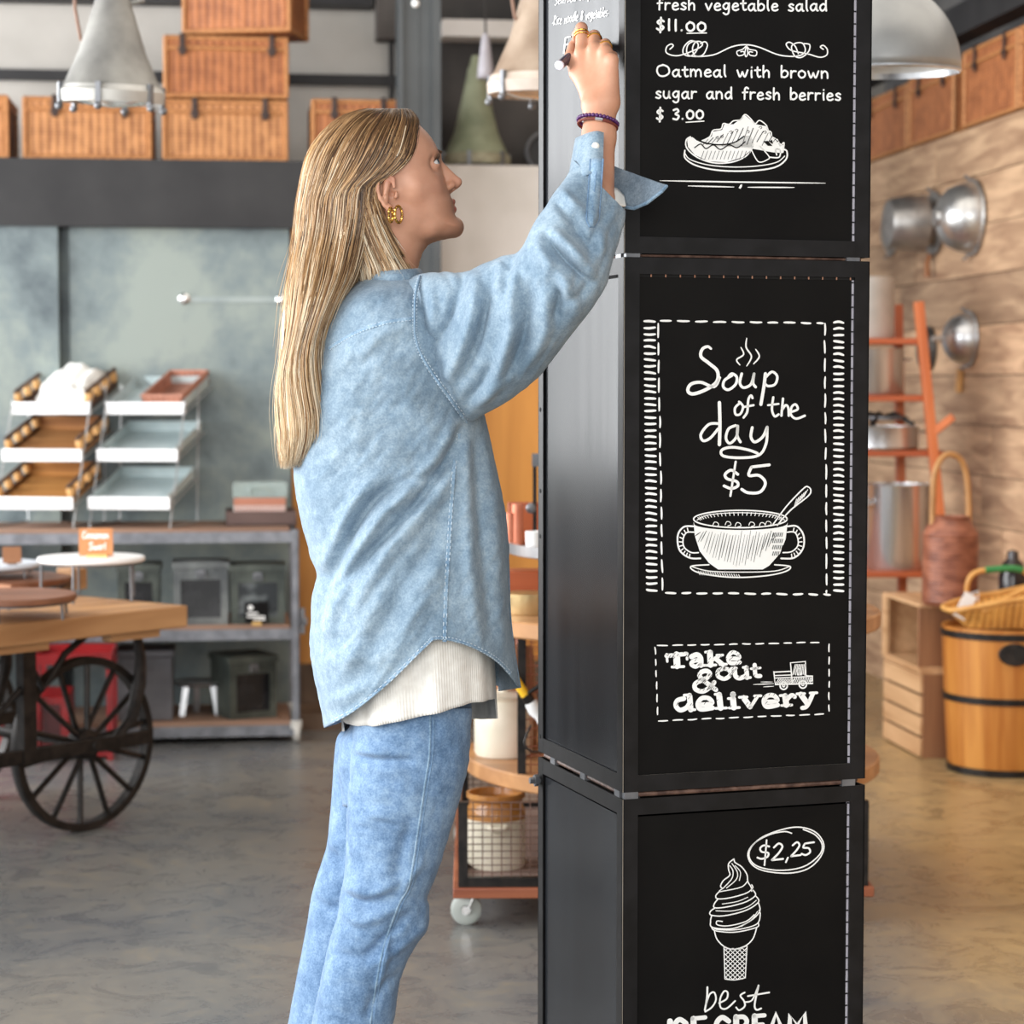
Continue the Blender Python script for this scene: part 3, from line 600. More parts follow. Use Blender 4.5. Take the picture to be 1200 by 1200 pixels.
slab([(290, 396), (260, 405), (252, 430), (272, 450), (300, 440), (312, 425)], 5.6); slab([(316, 382), (322, 448)], 6.6); serif(305, 380, 14); serif(330, 449, 12)
slab([(355, 425), (420, 420), (408, 396), (375, 394), (355, 420), (368, 446), (425, 440)], 5.4)
slab([(455, 378), (462, 440)], 7); serif(448, 376, 12); serif(464, 442, 26); slab([(520, 396), (524, 438)], 7); serif(510, 396, 12); serif(526, 440, 24); ik.stroke(D5([(520, 376), (520, 379)]), 7, 2)
ik.stroke(D5([(570, 392), (600, 434)]), 6.5, 2); ik.stroke(D5([(635, 386), (604, 434)]), 4, 2); serif(568, 390, 18); serif(636, 384, 15)
slab([(665, 412), (726, 408), (715, 384), (685, 382), (665, 405), (678, 434), (730, 426)], 5.4)
slab([(765, 384), (770, 426)], 7); slab([(774, 400), (795, 380), (810, 388)], 5); serif(755, 382, 14); serif(772, 428, 24)
ik.stroke(D5([(838, 376), (870, 420)]), 6.5, 2); slab([(896, 372), (868, 430), (845, 440)], 5); serif(838, 374, 18); serif(898, 370, 16)
ik.done('takeaway_lettering', fb_m)
for i in range(150):
    x = jr.uniform(205, 900); rows = ((180, 245, 205, 555), (252, 302, 440, 640), (270, 360, 340, 440), (375, 445, 250, 905)); r = rows[i % 4]; x = jr.uniform(r[2], r[3]); y = jr.uniform(r[0], r[1])
    dk.stroke(D5([(x, y), (x + 9, y - 12)]), 0.6, 2, taper=0.5)
ik = Ink()
ik.stroke(D5([(712, 270), (718, 330), (895, 325), (893, 290), (862, 288), (860, 222), (790, 228), (798, 320)]), 1.6, 2, smooth=False); ik.stroke(D5([(714, 272), (792, 268)]), 1.5, 2); ik.stroke(D5([(716, 288), (794, 285)]), 1.2, 2); ik.stroke(D5([(718, 300), (890, 292)]), 1.2, 2)
ik.stroke(D5([(822, 255), (838, 254), (838, 285), (824, 286), (822, 255)]), 1.5, 2, smooth=False)
ik.stroke(D5(el(758, 336, 17, 17, 14)), 1.8, 2); ik.stroke(D5(el(758, 336, 5, 5, 8)), 1.4, 2); ik.stroke(D5(el(848, 330, 17, 17, 14)), 1.8, 2); ik.stroke(D5(el(848, 330, 5, 5, 8)), 1.4, 2); ik.stroke(D5(el(886, 308, 5, 8, 8)), 1.2, 2)
for i in range(10): ik.stroke(D5([(720 + i * 8, 326), (735 + i * 8, 304)]), 0.9, 2); 
for i in range(9): ik.stroke(D5([(800 + i * 7, 285 - (i % 2) * 3), (812 + i * 6, 236)]), 0.9, 2)
for i in range(11): ik.stroke(D5([(803 + i * 8, 322), (812 + i * 8, 298)]), 0.9, 2)
for P, w in (([(650, 318), (706, 318)], 1.0), ([(615, 330), (712, 326)], 1.3), ([(662, 341), (712, 338)], 1.1)): ik.stroke(D5(P), w, 2, taper=0.6)
ik.done('truck_drawing', fb_m); dk.done('hatching', fb_m, M_board)
# bottom board
ik = Ink(); D6 = lambda P: Q(4.0, 730, 940, P)
ik.stroke(D6([(795, 148), (760, 140), (690, 155), (620, 195), (590, 245), (610, 295), (670, 325), (780, 335), (870, 315), (930, 260), (946, 200), (910, 145), (840, 120), (760, 128), (660, 165), (605, 215), (598, 265), (640, 305), (740, 322), (850, 305), (925, 250), (938, 200), (905, 155), (850, 130)]), 1.5)
ik.stroke(D6([(690, 210), (665, 205), (648, 218), (655, 235), (685, 240), (682, 258), (655, 268), (635, 262)]), 2.2); ik.stroke(D6([(678, 180), (668, 298)]), 1.9)
ik.stroke(D6([(712, 215), (735, 196), (752, 210), (735, 240), (702, 274)]), 2.3); ik.stroke(D6([(702, 274), (755, 268)]), 2.3); ik.stroke(D6([(778, 262), (768, 284)]), 2.0)
ik.stroke(D6([(800, 205), (820, 190), (832, 203), (818, 228), (792, 256)]), 2.2); ik.stroke(D6([(792, 256), (838, 250)]), 2.2); ik.stroke(D6([(858, 196), (850, 215), (875, 218), (882, 236), (862, 250), (842, 244)]), 2.2); ik.stroke(D6([(858, 196), (900, 190)]), 2.2)
ik.done('price_lettering', fb_b)
ik = Ink()
for P, w in (([(525, 268), (500, 290), (500, 320), (505, 345), (475, 370), (462, 395), (468, 405)], 1.4), ([(525, 268), (530, 285), (560, 305), (585, 340), (590, 375), (605, 400), (608, 420)], 1.4),
             ([(505, 300), (520, 325), (515, 360), (480, 400), (455, 420), (480, 418), (560, 400), (590, 370)], 1.2), ([(515, 290), (540, 330), (535, 365), (490, 405)], 1.1), ([(530, 300), (555, 330), (550, 370)], 1.0),
             ([(458, 420), (440, 440), (448, 455), (500, 452), (580, 430), (612, 405), (608, 390)], 1.4), ([(450, 456), (432, 480), (436, 498), (500, 492), (580, 470), (625, 440), (615, 415)], 1.4), ([(470, 480), (540, 468), (590, 448)], 1.0),
             ([(436, 498), (414, 515), (418, 532), (480, 535), (580, 510), (640, 470), (625, 440)], 1.4), ([(440, 512), (520, 512), (590, 492), (630, 462)], 1.0), ([(420, 535), (415, 560), (425, 590), (520, 595), (600, 560), (645, 515), (640, 475)], 1.4),
             ([(470, 562), (445, 560), (448, 578), (500, 582), (580, 562), (620, 530)], 1.3), ([(425, 590), (450, 600), (540, 600), (630, 575), (648, 530), (642, 510)], 1.3), ([(420, 590), (440, 606), (530, 612), (630, 590), (640, 570)], 1.3), ([(560, 585), (610, 550), (635, 515)], 1.0),
             ([(432, 602), (445, 645), (480, 680), (525, 692), (580, 675), (615, 640), (632, 588)], 1.4), ([(478, 682), (482, 832)], 1.2), ([(586, 676), (578, 826)], 1.2), ([(482, 832), (530, 836), (578, 826)], 1.3), ([(478, 682), (500, 690), (522, 692), (545, 690), (586, 676)], 1.2)):
    ik.stroke(D6(P), w)
for i in range(-5, 7):
    for sgn in (1, -1):
        x0 = 530 + i * 22 - sgn * 75; x1 = x0 + sgn * 150; pts = []
        for t in np.linspace(0, 1, 30):
            x = x0 + (x1 - x0) * t; y = 688 + 144 * t
            if 480 + (y - 682) * 0.02 < x < 585 - (y - 680) * 0.05: pts.append((x, y))
        if len(pts) > 2: ik.stroke(D6([pts[0], pts[-1]]), 0.9, 2)
ik.done('ice_cream_drawing', fb_b)
ik = Ink()
ik.stroke(D6([(400, 870), (398, 920), (388, 978)]), 2.2); ik.stroke(D6([(392, 955), (410, 905), (432, 895), (440, 930), (420, 965), (390, 985)]), 2.0)
ik.stroke(D6([(455, 945), (490, 925), (495, 895), (478, 890), (460, 925), (462, 965), (490, 970), (530, 935)]), 2.0); ik.stroke(D6([(575, 895), (555, 910), (572, 935), (575, 960), (550, 978), (535, 965)]), 2.0); ik.stroke(D6([(575, 940), (610, 930), (640, 862)]), 1.8); ik.stroke(D6([(640, 862), (622, 950), (630, 976), (652, 970)]), 2.2); ik.stroke(D6([(590, 912), (690, 895)]), 2.0)
# ICE CREAM, only its top edge is inside the photo
L = lambda P, w=6: ik.stroke(D6(P), w, 4, smooth=False)
L([(225, 1030), (225, 1110)], 7); ik.stroke(D6([(300, 1040), (270, 1022), (248, 1045), (246, 1085), (270, 1108), (302, 1096)]), 6); L([(335, 1018), (335, 1106)], 7); L([(330, 1018), (390, 1012)], 5); L([(335, 1060), (380, 1057)], 5); L([(335, 1104), (392, 1100)], 5)
ik.stroke(D6([(500, 1030), (470, 1012), (445, 1035), (442, 1075), (468, 1100), (502, 1088)]), 6); L([(535, 1010), (535, 1098)], 7); ik.stroke(D6([(532, 1012), (570, 1010), (585, 1032), (570, 1055), (540, 1058)]), 5.5); L([(552, 1058), (590, 1096)], 6); L([(622, 1006), (622, 1092)], 7); L([(620, 1006), (668, 1002)], 5); L([(620, 1048), (660, 1045)], 5); L([(620, 1090), (672, 1086)], 5)
L([(690, 1088), (722, 995), (755, 1082)], 6); L([(702, 1055), (744, 1052)], 4); L([(785, 1082), (788, 1000), (822, 1050), (856, 992), (862, 1078)], 6)
ik.done('dessert_lettering', fb_b)
# writing on the left face
ik = Ink('L'); ik.lift = 0.0012
def ltext(s, x0, y0, x1, y1, xh, w): text(ik, s, x0, y0, x1, y1, xh, w, 0.12, 0.1, 0.12)
ltext('Seafood soup', 647, 6, 690, -3, 6.8, 0.55)
ltext('-Rice noodle & vegetables-', 644, 30, 711, 18, 6.8, 0.5)
ltext('F', 657, 62, 664, 61, 11, 1.5); ltext('r', 664.5, 61, 668, 60, 8, 1.3)
ik.done('menu_lettering', lb_t)
# ---------------------------------------------------------------- left background: console, racks, cart, baskets, lamps
M_wick1 = wicker('honey_wicker', S(132, 80, 44), S(202, 142, 90))
M_wick2 = wicker('russet_wicker', S(122, 68, 38), S(184, 116, 70))
M_braid = mat('braided_cane', S(156, 100, 56), S(200, 140, 86), rough=0.6, scale=(120, 120, 120))
def hamper(label, p0, wx, dy, h, rotz, m, group, straps=(0.24, 0.8), cat='basket'):
    t = thing('wicker_hamper', label, cat, p0, rotz, group)
    lid = h * 0.2
    b = MB(); b.box((wx / 2, dy / 2, (h - lid) / 2), (wx * 0.985, dy * 0.985, h - lid), taper=1.0); obj('body', b, m, t, bevel=0.012, seg=3)
    b = MB(); b.box((wx / 2, dy / 2, h - lid / 2), (wx, dy, lid)); obj('lid', b, m, t, bevel=0.012, seg=3)
    b = MB(); e = 0.009
    for z in (e, h - lid, h - e):
        P = [(0, 0, z), (wx, 0, z), (wx, dy, z), (0, dy, z)]; b.tube(P, e, 6, closed=True)
    for x, y in ((0, 0), (wx, 0), (wx, dy), (0, dy)): b.tube([(x, y, 0.005), (x, y, h - 0.005)], e, 6)
    obj('braided_rim', b, M_braid, t)
    for s in straps:
        b = MB(); x = wx * s
        b.box((x, -0.011, h - lid * 0.8), (0.02, 0.006, lid * 1.7)); b.box((x, -0.013, h - lid * 1.2), (0.03, 0.008, 0.02)); b.box((x, 0.02, h + 0.004), (0.02, 0.06, 0.005)); obj('strap', b, M_leather, t, bevel=0.002)
    return t
WBK = WB - 0.02
def at_w(px, w, z): u, _ = PWm(px, 300, w); return RM(u, w, z)
def hw(px0, px1, w): return abs(PWm(px1, 300, w)[0] - PWm(px0, 300, w)[0])
def hz_(y0, y1, w): return abs(PWm(300, y0, w)[1] - PWm(300, y1, w)[1])
gH = 'wicker hampers on the ledge over the sliding panels'
hamper('wicker hamper cut off by the left edge of the photo, on the black ledge', at_w(-110, WBK, zt), hw(-110, 10, WBK), 0.34, hz_(110, 184, WBK), YAW, M_wick1, gH)
hamper('honey wicker hamper on the black ledge below the big conical lamp', at_w(31, WBK, zt), hw(31, 177, WBK), 0.34, hz_(112, 185, WBK), YAW, M_wick1, gH)
h1 = hz_(118, 190, WBK)
hamper('pale honey wicker hamper at the bottom of the stack of three, on the black ledge', at_w(194, WBK, zt), hw(194, 336, WBK), 0.36, h1, YAW, M_wick1, gH, (0.25, 0.83))
h2 = hz_(45, 118, WBK)
hamper('russet wicker hamper in the middle of the stack of three', at_w(196, WBK, zt + h1 + 0.006), hw(196, 337, WBK), 0.36, h2, YAW, M_wick2, gH, (0.14, 0.88))
p_ = at_w(274, WBK - 0.06, zt + h1 + h2 + 0.012)
hamper('russet wicker hamper turned at an angle on top of the stack of three', (p_.x - 0.185, p_.y + 0.06, p_.z), 0.40, 0.26, 0.22, YAW - 0.28, M_wick2, gH, ())
hamper('wicker hamper on the ledge half hidden behind the head of the woman', at_w(368, WBK, zt), hw(368, 470, WBK), 0.34, hz_(117, 192, WBK), YAW, M_wick2, gH)

# console shelving on casters
FW = 7.80; DWs = 0.46
M_shelfwood = wood('weathered_shelf_board', S(118, 88, 72), S(168, 134, 112), axis=0, ring=20, rough=0.6)
M_frameg = mat('galvanised_angle_frame', S(112, 114, 120), S(138, 140, 146), rough=0.45, metal=0.35, scale=(20, 20, 20))
uR = PWm(350, 700, FW)[0]; uL = -2.3
zc_ = [PWm(300, y, FW)[1] for y in (619, 733, 846)]
t = thing('console_shelving', 'long steel framed console with three weathered wooden shelves on casters', 'shelf', RM(uL, FW, 0), YAW)
LX = uR - uL
for z in zc_:
    b = MB(); b.b2((0.004, 0.004, z - 0.03), (LX - 0.03, DWs - 0.004, z)); obj('shelf_board', b, M_shelfwood, t, bevel=0.003)
    b = MB()
    for y0, y1 in ((-0.006, 0.0), (DWs, DWs + 0.006)): b.b2((0, y0, z - 0.05), (LX, y1, z - 0.012))
    b.b2((LX - 0.03, 0, z - 0.05), (LX - 0.024, DWs, z - 0.012)); obj('rail', b, M_frameg, t)
for x in (0.0, LX * 0.5, LX - 0.024):
    for y in (-0.01, DWs - 0.015):
        b = MB(); b.b2((x, y, 0.075), (x + 0.026, y + 0.006, zc_[0] - 0.005)); b.b2((x + 0.02, y, 0.075), (x + 0.026, y + 0.026, zc_[0] - 0.005)); obj('post', b, M_frameg, t)
        c = MB(); c.tube([(x + 0.004, y + 0.012, 0.036), (x + 0.026, y + 0.012, 0.036)], 0.036, 20); c.box((x + 0.013, y + 0.012, 0.062), (0.04, 0.03, 0.03)); obj('caster', c, mat('pale_rubber', S(190, 188, 182), S(210, 208, 202), rough=0.5) if x == 0 and y < 0 else bpy.data.materials['pale_rubber'], t, bevel=0.003)
b = MB(); zz = PWm(350, 728, FW)[1]; b.b2((LX + 0.004, 0.0, zz - 0.045), (LX + 0.022, 0.03, zz + 0.045)); b.b2((LX + 0.0, 0.0, zz - 0.015), (LX + 0.03, 0.02, zz + 0.012)); obj('latch', b, M_grey_steel, t, bevel=0.002)
def on(px, w, k): u = PWm(px, 300, w)[0]; return RM(u, w, zc_[k])

# wire tray racks with steel and wooden trays
M_zinc = mat('pale_zinc_tray', S(176, 192, 195), S(204, 216, 217), rough=0.4, metal=0.15, scale=(6, 6, 6))
M_rail = mat('white_price_rail', S(240, 240, 240), S(250, 250, 250), rough=0.4)
M_wire = mat('steel_wire', S(170, 172, 172), S(200, 202, 202), rough=0.35, metal=0.7)
M_tray = wood('tray_timber', S(132, 84, 44), S(192, 138, 84), axis=0, ring=24, rough=0.6)
M_traydk = wood('dark_tray_timber', S(62, 42, 32), S(104, 74, 56), axis=0, ring=24, rough=0.6)
M_knob = mat('bamboo_knob', S(190, 140, 82), S(220, 172, 112), rough=0.5)
TILT = math.atan2(0.085, 0.33); RZ = R_(-8)
def rack(label, pxf, yf, xw):
    base = PX(pxf, yf, 7.76 + 0.03); base.z = zc_[0]
    t = thing('tray_rack', label, 'rack', base, RZ, 'wire tray racks on the console')
    tiers = []
    b = MB()
    for x in (0.0, xw):
        b.tube([(x, -0.01, 0.004), (x, 0.06, 0.16), (x, 0.13, 0.31), (x, 0.19, 0.45)], 0.0032, 6); b.tube([(x, 0.33, 0.004), (x, 0.34, 0.2), (x, 0.36, 0.5)], 0.0032, 6); b.tube([(x, -0.01, 0.004), (x, 0.33, 0.004)], 0.0032, 6)
        for i in range(3): y = 0.10 * i; z = 0.075 + 0.165 * i; b.tube([(x, y - 0.01, z - 0.004), (x, y + 0.35, z + 0.088)], 0.0032, 6)
    for i in range(3): y = 0.10 * i + 0.345; z = 0.075 + 0.165 * i + 0.084; b.tube([(0, y, z), (xw, y, z)], 0.003, 6)
    obj('wire_frame', b, M_wire, t)
    for i in range(3):
        y = 0.10 * i; z = 0.075 + 0.165 * i; tiers.append((y, z))
        r = MB(); r.box((xw / 2, y - 0.016, z + 0.012), (xw + 0.006, 0.008, 0.044)); obj('price_rail', r, M_rail, t, bevel=0.003)
    return t, base, tiers
def local(base, x, y, z): c, s_ = math.cos(RZ), math.sin(RZ); return (base.x + x * c - y * s_, base.y + x * s_ + y * c, base.z + z)
def zinc_tray(base, tr, label, xw):
    y, z = tr; t = thing('metal_tray', label, 'tray', local(base, 0.008, y - 0.008, z + 0.004), group='zinc trays in the right hand rack', rot=(TILT, 0, RZ))
    b = MB(); w, d, h, e = xw - 0.016, 0.345, 0.036, 0.0025
    b.b2((0, 0, 0), (w, d, e)); b.b2((0, 0, 0), (w, e, h * 0.6)); b.b2((0, d - e, 0), (w, d, h)); b.b2((0, 0, 0), (e, d, h)); b.b2((w - e, 0, 0), (w, d, h)); obj('pan', b, M_zinc, t, bevel=0.001)
    b = MB(); b.tube([(0, 0, h * 0.6), (w, 0, h * 0.6), (w, d, h), (0, d, h)], 0.0035, 6, closed=True); obj('rolled_rim', b, M_zinc, t)
def wood_tray(base, tr, label, xw, m):
    y, z = tr; t = thing('wooden_tray', label, 'tray', local(base, 0.008, y - 0.008, z + 0.004), group='wooden trays in the left hand rack', rot=(TILT, 0, RZ))
    w, d = xw - 0.016, 0.345
    b = MB()
    for i in range(6): b.rnd = jr.random(); b.b2((0, d * i / 6 + 0.002, 0), (w, d * (i + 1) / 6 - 0.002, 0.012))
    obj('base', b, m, t)
    b = MB(); b.b2((0, d - 0.012, 0.012), (w, d, 0.06)); obj('back_board', b, m, t, bevel=0.002)
    b = MB(); b.b2((0, 0, 0.012), (w, 0.012, 0.03)); obj('front_board', b, m, t, bevel=0.002)
    for x in (0.006, w - 0.006):
        b = MB(); b.b2((x - 0.006, 0.0, 0.012), (x + 0.006, d, 0.026)); b.b2((x - 0.006, 0.0, 0.062), (x + 0.006, d, 0.074)); obj('side_rail', b, M_traydk, t, bevel=0.002)
        for i in range(4):
            k = MB(); yy = 0.03 + i * 0.095; k.lathe([(0.001, 0.024), (0.012, 0.026), (0.016, 0.044), (0.012, 0.062), (0.001, 0.064)], 12, (x, yy, 0)); obj('turned_spindle', k, M_knob, t)
rk, bs, tr = rack('wire rack with three pale zinc trays, right of the pair on the console', 106, 618, 0.292)
zinc_tray(bs, tr[0], 'empty zinc tray on the lowest tier of the right hand rack', 0.292)
zinc_tray(bs, tr[1], 'empty zinc tray on the middle tier of the right hand rack', 0.292)
zinc_tray(bs, tr[2], 'zinc tray on the top tier with a wicker tray lying in it', 0.292)
y, z = tr[2]
t = thing('wicker_tray', 'reddish brown oblong wicker tray on the top zinc tray', 'tray', local(bs, 0.135, y - 0.012, z + 0.0085), rot=(TILT, 0, RZ))
M_wt = wicker('reddish_wicker', S(112, 66, 52), S(184, 124, 100), 0.02, 0.01)
b = MB(); w, d, h, e = 0.148, 0.36, 0.048, 0.008
b.b2((0, 0, 0), (w, d, e)); b.b2((0, 0, 0), (w, e, h)); b.b2((0, d - e, 0), (w, d, h)); b.b2((0, 0, 0), (e, d, h)); b.b2((w - e, 0, 0), (w, d, h)); obj('body', b, M_wt, t)
b = MB(); b.tube([(0.002, 0.002, h), (w - 0.002, 0.002, h), (w - 0.002, d, h), (0.002, d, h)], 0.007, 8, closed=True); obj('braided_rim', b, mat('reddish_cane', S(150, 96, 78), S(196, 140, 116), rough=0.6, scale=(150, 150, 150)), t)
rk2, bs2, tr2 = rack('wire rack with three slatted wooden trays, left of the pair on the console', -6, 618, 0.29)
wood_tray(bs2, tr2[0], 'golden wooden tray on the lowest tier of the left hand rack', 0.29, wood('golden_tray_timber', S(150, 98, 44), S(206, 150, 84), axis=0, ring=24, rough=0.6))
wood_tray(bs2, tr2[1], 'brown wooden tray on the middle tier of the left hand rack', 0.29, M_tray)
wood_tray(bs2, tr2[2], 'dark wooden tray on the top tier under the white cloth', 0.29, M_traydk)
# folded white cloth heaped in the top wooden tray
y, z = tr2[2]
def heap(w, d, h, seed, n=36):
    r_ = random.Random(seed); ph = [r_.uniform(0, 6) for _ in range(6)]; b = MB(); vs = []; fs = []
    for i in range(n):
        for j in range(n):
            u = i / (n - 1); v = j / (n - 1); e = min(u, 1 - u, v, 1 - v); k = min(1, e * 5) ** 0.5
            f = 0.55 + 0.45 * (1 / (1 + math.exp(-(v - 0.35 + 0.2 * math.sin(u * 4 + ph[5])) * 16)))
            hh = k * h * f * (0.9 + 0.1 * math.sin(u * 9 + ph[0] + 3 * v)) + 0.004 * math.sin(u * 23 + ph[1]) * k + 0.004 * math.sin(v * 19 + ph[2] + u * 5) * k
            vs.append((u * w + 0.008 * math.sin(v * 9 + ph[3]), v * d + 0.008 * math.sin(u * 7 + ph[4]), 0.001 + hh))
    for i in range(n - 1):
        for j in range(n - 1): a = i * n + j; fs.append((a, a + 1, a + n + 1, a + n))
    for i in range(n):
        for j in (0, n - 1): vs.append((vs[i * n + j][0], vs[i * n + j][1], 0.0))
    b.add(vs, fs); return b
M_cloth = mat('white_cotton', S(236, 234, 228), S(246, 245, 240), rough=0.85, scale=(40, 40, 40), bmp=0.1)
t = tag(obj('folded_cloth', heap(0.21, 0.27, 0.10, 4), M_cloth), 'white cotton cloth heaped in the top wooden tray of the left hand rack', 'cloth')
t.location = local(bs2, 0.062, y + 0.02, z + 0.024); t.rotation_euler = (TILT, 0, RZ)
# box stack at the console's right end
w_ = FW + 0.12
p = on(262, w_, 0); wx = hw(262, 346, w_)
t = thing('wooden_crate', 'low dark wooden crate on the right end of the console', 'crate', p, YAW)
b = MB(); h, e, d = 0.052, 0.01, 0.26
b.b2((0, 0, 0), (wx, d, e)); b.b2((0, 0, 0), (wx, e, h)); b.b2((0, d - e, 0), (wx, d, h)); b.b2((0, 0, 0), (e, d, h)); b.b2((wx - e, 0, 0), (wx, d, h)); obj('body', b, wood('dark_crate_wood', S(72, 54, 50), S(104, 82, 76), axis=0, ring=20), t, bevel=0.002)
p2 = on(272, w_ + 0.04, 0); wx2 = hw(272, 333, w_ + 0.04)
t = thing('carton', 'white and brick red striped carton stacked in the low dark crate', 'box', p2 + Vector((0, 0, 0.0105)), YAW)
b = MB(); b.b2((0, 0, 0), (wx2, 0.18, 0.06)); obj('body', b, mat('cream_card', S(216, 200, 190), S(226, 214, 206), rough=0.7), t, bevel=0.002)
b = MB(); b.b2((-0.0006, -0.0006, 0.06), (wx2 + 0.0006, 0.1806, 0.088)); obj('lid', b, mat('brick_card', S(172, 112, 90), S(190, 128, 104), rough=0.7), t, bevel=0.002)
b = MB()
for i in range(16): b.b2((0.006 + i * wx2 / 16.5, -0.0012, 0.03), (0.011 + i * wx2 / 16.5, 0.0, 0.058))
obj('printed_stripe', b, mat('stripe_red', S(170, 110, 100), S(180, 120, 110), rough=0.7), t)
M_glass = mat('pale_green_glass', S(218, 232, 228), S(230, 240, 236), rough=0.08, spec=0.6)
M_glass.node_tree.nodes['Principled BSDF'].inputs['Transmission Weight'].default_value = 0.75
t = thing('glass_dish', 'pale greenish glass dish stacked on the striped carton', 'dish', p2 + Vector((0, 0, 0.099)) - U * 0.004, YAW)
b = MB(); h = 0.052; e = 0.006; b.b2((0, 0, 0), (wx2 + 0.01, 0.18, e)); b.b2((0, 0, 0), (wx2 + 0.01, e, h)); b.b2((0, 0.18 - e, 0), (wx2 + 0.01, 0.18, h)); b.b2((0, 0, 0), (e, 0.18, h)); b.b2((wx2 + 0.01 - e, 0, 0), (wx2 + 0.01, 0.18, h)); obj('body', b, M_glass, t, bevel=0.002)
b = MB(); b.tube([(0.055, -0.004, 0.02), (0.07, -0.008, 0.035), (0.12, -0.008, 0.035), (0.135, -0.004, 0.02)], 0.005, 8); obj('handle', b, M_glass, t)
# lantern boxes
def patina_box(n, a, c): return mat(n, a, c, rough=0.5, metal=0.25, scale=(9, 9, 9), detail=6)
M_lan = patina_box('grey_tin', S(78, 82, 84), S(124, 128, 126)); M_lan2 = patina_box('green_grey_tin', S(54, 60, 56), S(94, 100, 92)); M_pane = mat('sooty_glass', S(18, 18, 20), S(40, 40, 42), rough=0.15, scale=(12, 12, 12))
def lantern(label, px0, px1, w, k, h, m, d=0.17, rot=0.0, pane=None, legs=False):
    p = on(px0, w, k); wx = hw(px0, px1, w); t = thing('tin_lantern_box', label, 'lantern', p, YAW + rot, 'tin lantern boxes on the console shelves')
    b = MB(); e = 0.024
    b.b2((0, 0, 0), (wx, d, 0.012)); b.b2((0, d - 0.004, 0.01), (wx, d, h - 0.02)); b.b2((0, 0.004, 0.01), (0.004, d, h - 0.02)); b.b2((wx - 0.004, 0.004, 0.01), (wx, d, h - 0.02))
    b.b2((0, 0, 0.01), (e, 0.006, h - 0.02)); b.b2((wx - e, 0, 0.01), (wx, 0.006, h - 0.02)); b.b2((e, 0, 0.01), (wx - e, 0.006, e)); b.b2((e, 0, h - 0.065), (wx - e, 0.006, h - 0.02)); obj('casing', b, m, t)
    b = MB(); b.b2((e - 0.002, 0.007, e - 0.002), (wx - e + 0.002, 0.010, h - 0.063)); obj('glass_pane', b, pane or M_pane, t)
    b = MB(); b.b2((-0.006, -0.006, h - 0.026), (wx + 0.006, d + 0.006, h - 0.003)); b.b2((0.02, 0.02, h - 0.003), (wx - 0.02, d - 0.02, h)); obj('lid', b, m, t)
    b = MB(); b.tube([(wx * .5 - 0.012, -0.006, h - 0.03), (wx * .5 - 0.014, -0.01, h - 0.055), (wx * .5 + 0.014, -0.01, h - 0.055), (wx * .5 + 0.012, -0.006, h - 0.03)], 0.0035, 6); b.lathe([(0.001, 0.005), (0.011, 0.004), (0.013, 0)], 12, (wx / 2, -0.001, h - 0.04), Matrix.Rotation(R_(90), 3, 'X')); obj('latch', b, M_grey_steel, t)
    return t
wl = FW + 0.05
lantern('grey tin lantern box, left one of the two side by side on the middle shelf', 200, 264, wl, 1, hz_(657, 731, wl), M_lan)
lantern('green grey tin lantern box behind the small black sign on the middle shelf', 268, 331, wl, 1, hz_(661, 731, wl), M_lan2, pane=mat('streaked_glass', S(34, 38, 40), S(130, 136, 136), rough=0.2, scale=(9, 9, 14), lo=0.45, hi=0.7))
lantern('dark tin lantern box on the middle shelf behind the white cake stand', 134, 183, wl + 0.03, 1, hz_(660, 731, wl), M_lan2)
lantern('square dark tin lantern box on the bottom shelf with its left side showing', 266, 325, wl, 2, hz_(768, 842, wl), M_lan2, d=0.2, rot=0.36, pane=M_pane)
p = on(133, wl + 0.02, 2); wx = hw(133, 198, wl)
t = thing('tin_box', 'plain dark grey lidded tin box on the bottom shelf behind the cart wheel', 'box', p, YAW)
b = MB(); hh = hz_(768, 842, wl); b.b2((0, 0, 0), (wx, 0.2, hh)); obj('body', b, mat('slate_tin', S(84, 84, 88), S(104, 104, 108), rough=0.55), t, bevel=0.004)
b = MB(); b.b2((-0.006, -0.006, hh), (wx + 0.006, 0.206, hh + 0.024)); obj('lid', b, bpy.data.materials['slate_tin'], t, bevel=0.004)
# folded metal stand
p = on(203, wl + 0.08, 2); t = thing('metal_stand', 'low silver metal stand with splayed legs between the tin boxes on the bottom shelf', 'stand', p, YAW)
b = MB(); b.lathe([(0.001, 0.112), (0.07, 0.112), (0.085, 0.122), (0.088, 0.118), (0.072, 0.106), (0.001, 0.106)], 28, (0.075, 0.08, 0)); obj('dish', b, M_alu, t)
for k in range(3):
    b = MB(); a = k * 2.1 - 0.4; b.bar((0.075 + 0.055 * math.cos(a), 0.08 + 0.055 * math.sin(a), 0.108), (0.075 + 0.075 * math.cos(a), 0.08 + 0.075 * math.sin(a), 0.0), 0.02, 0.005); obj('leg', b, M_alu, t)
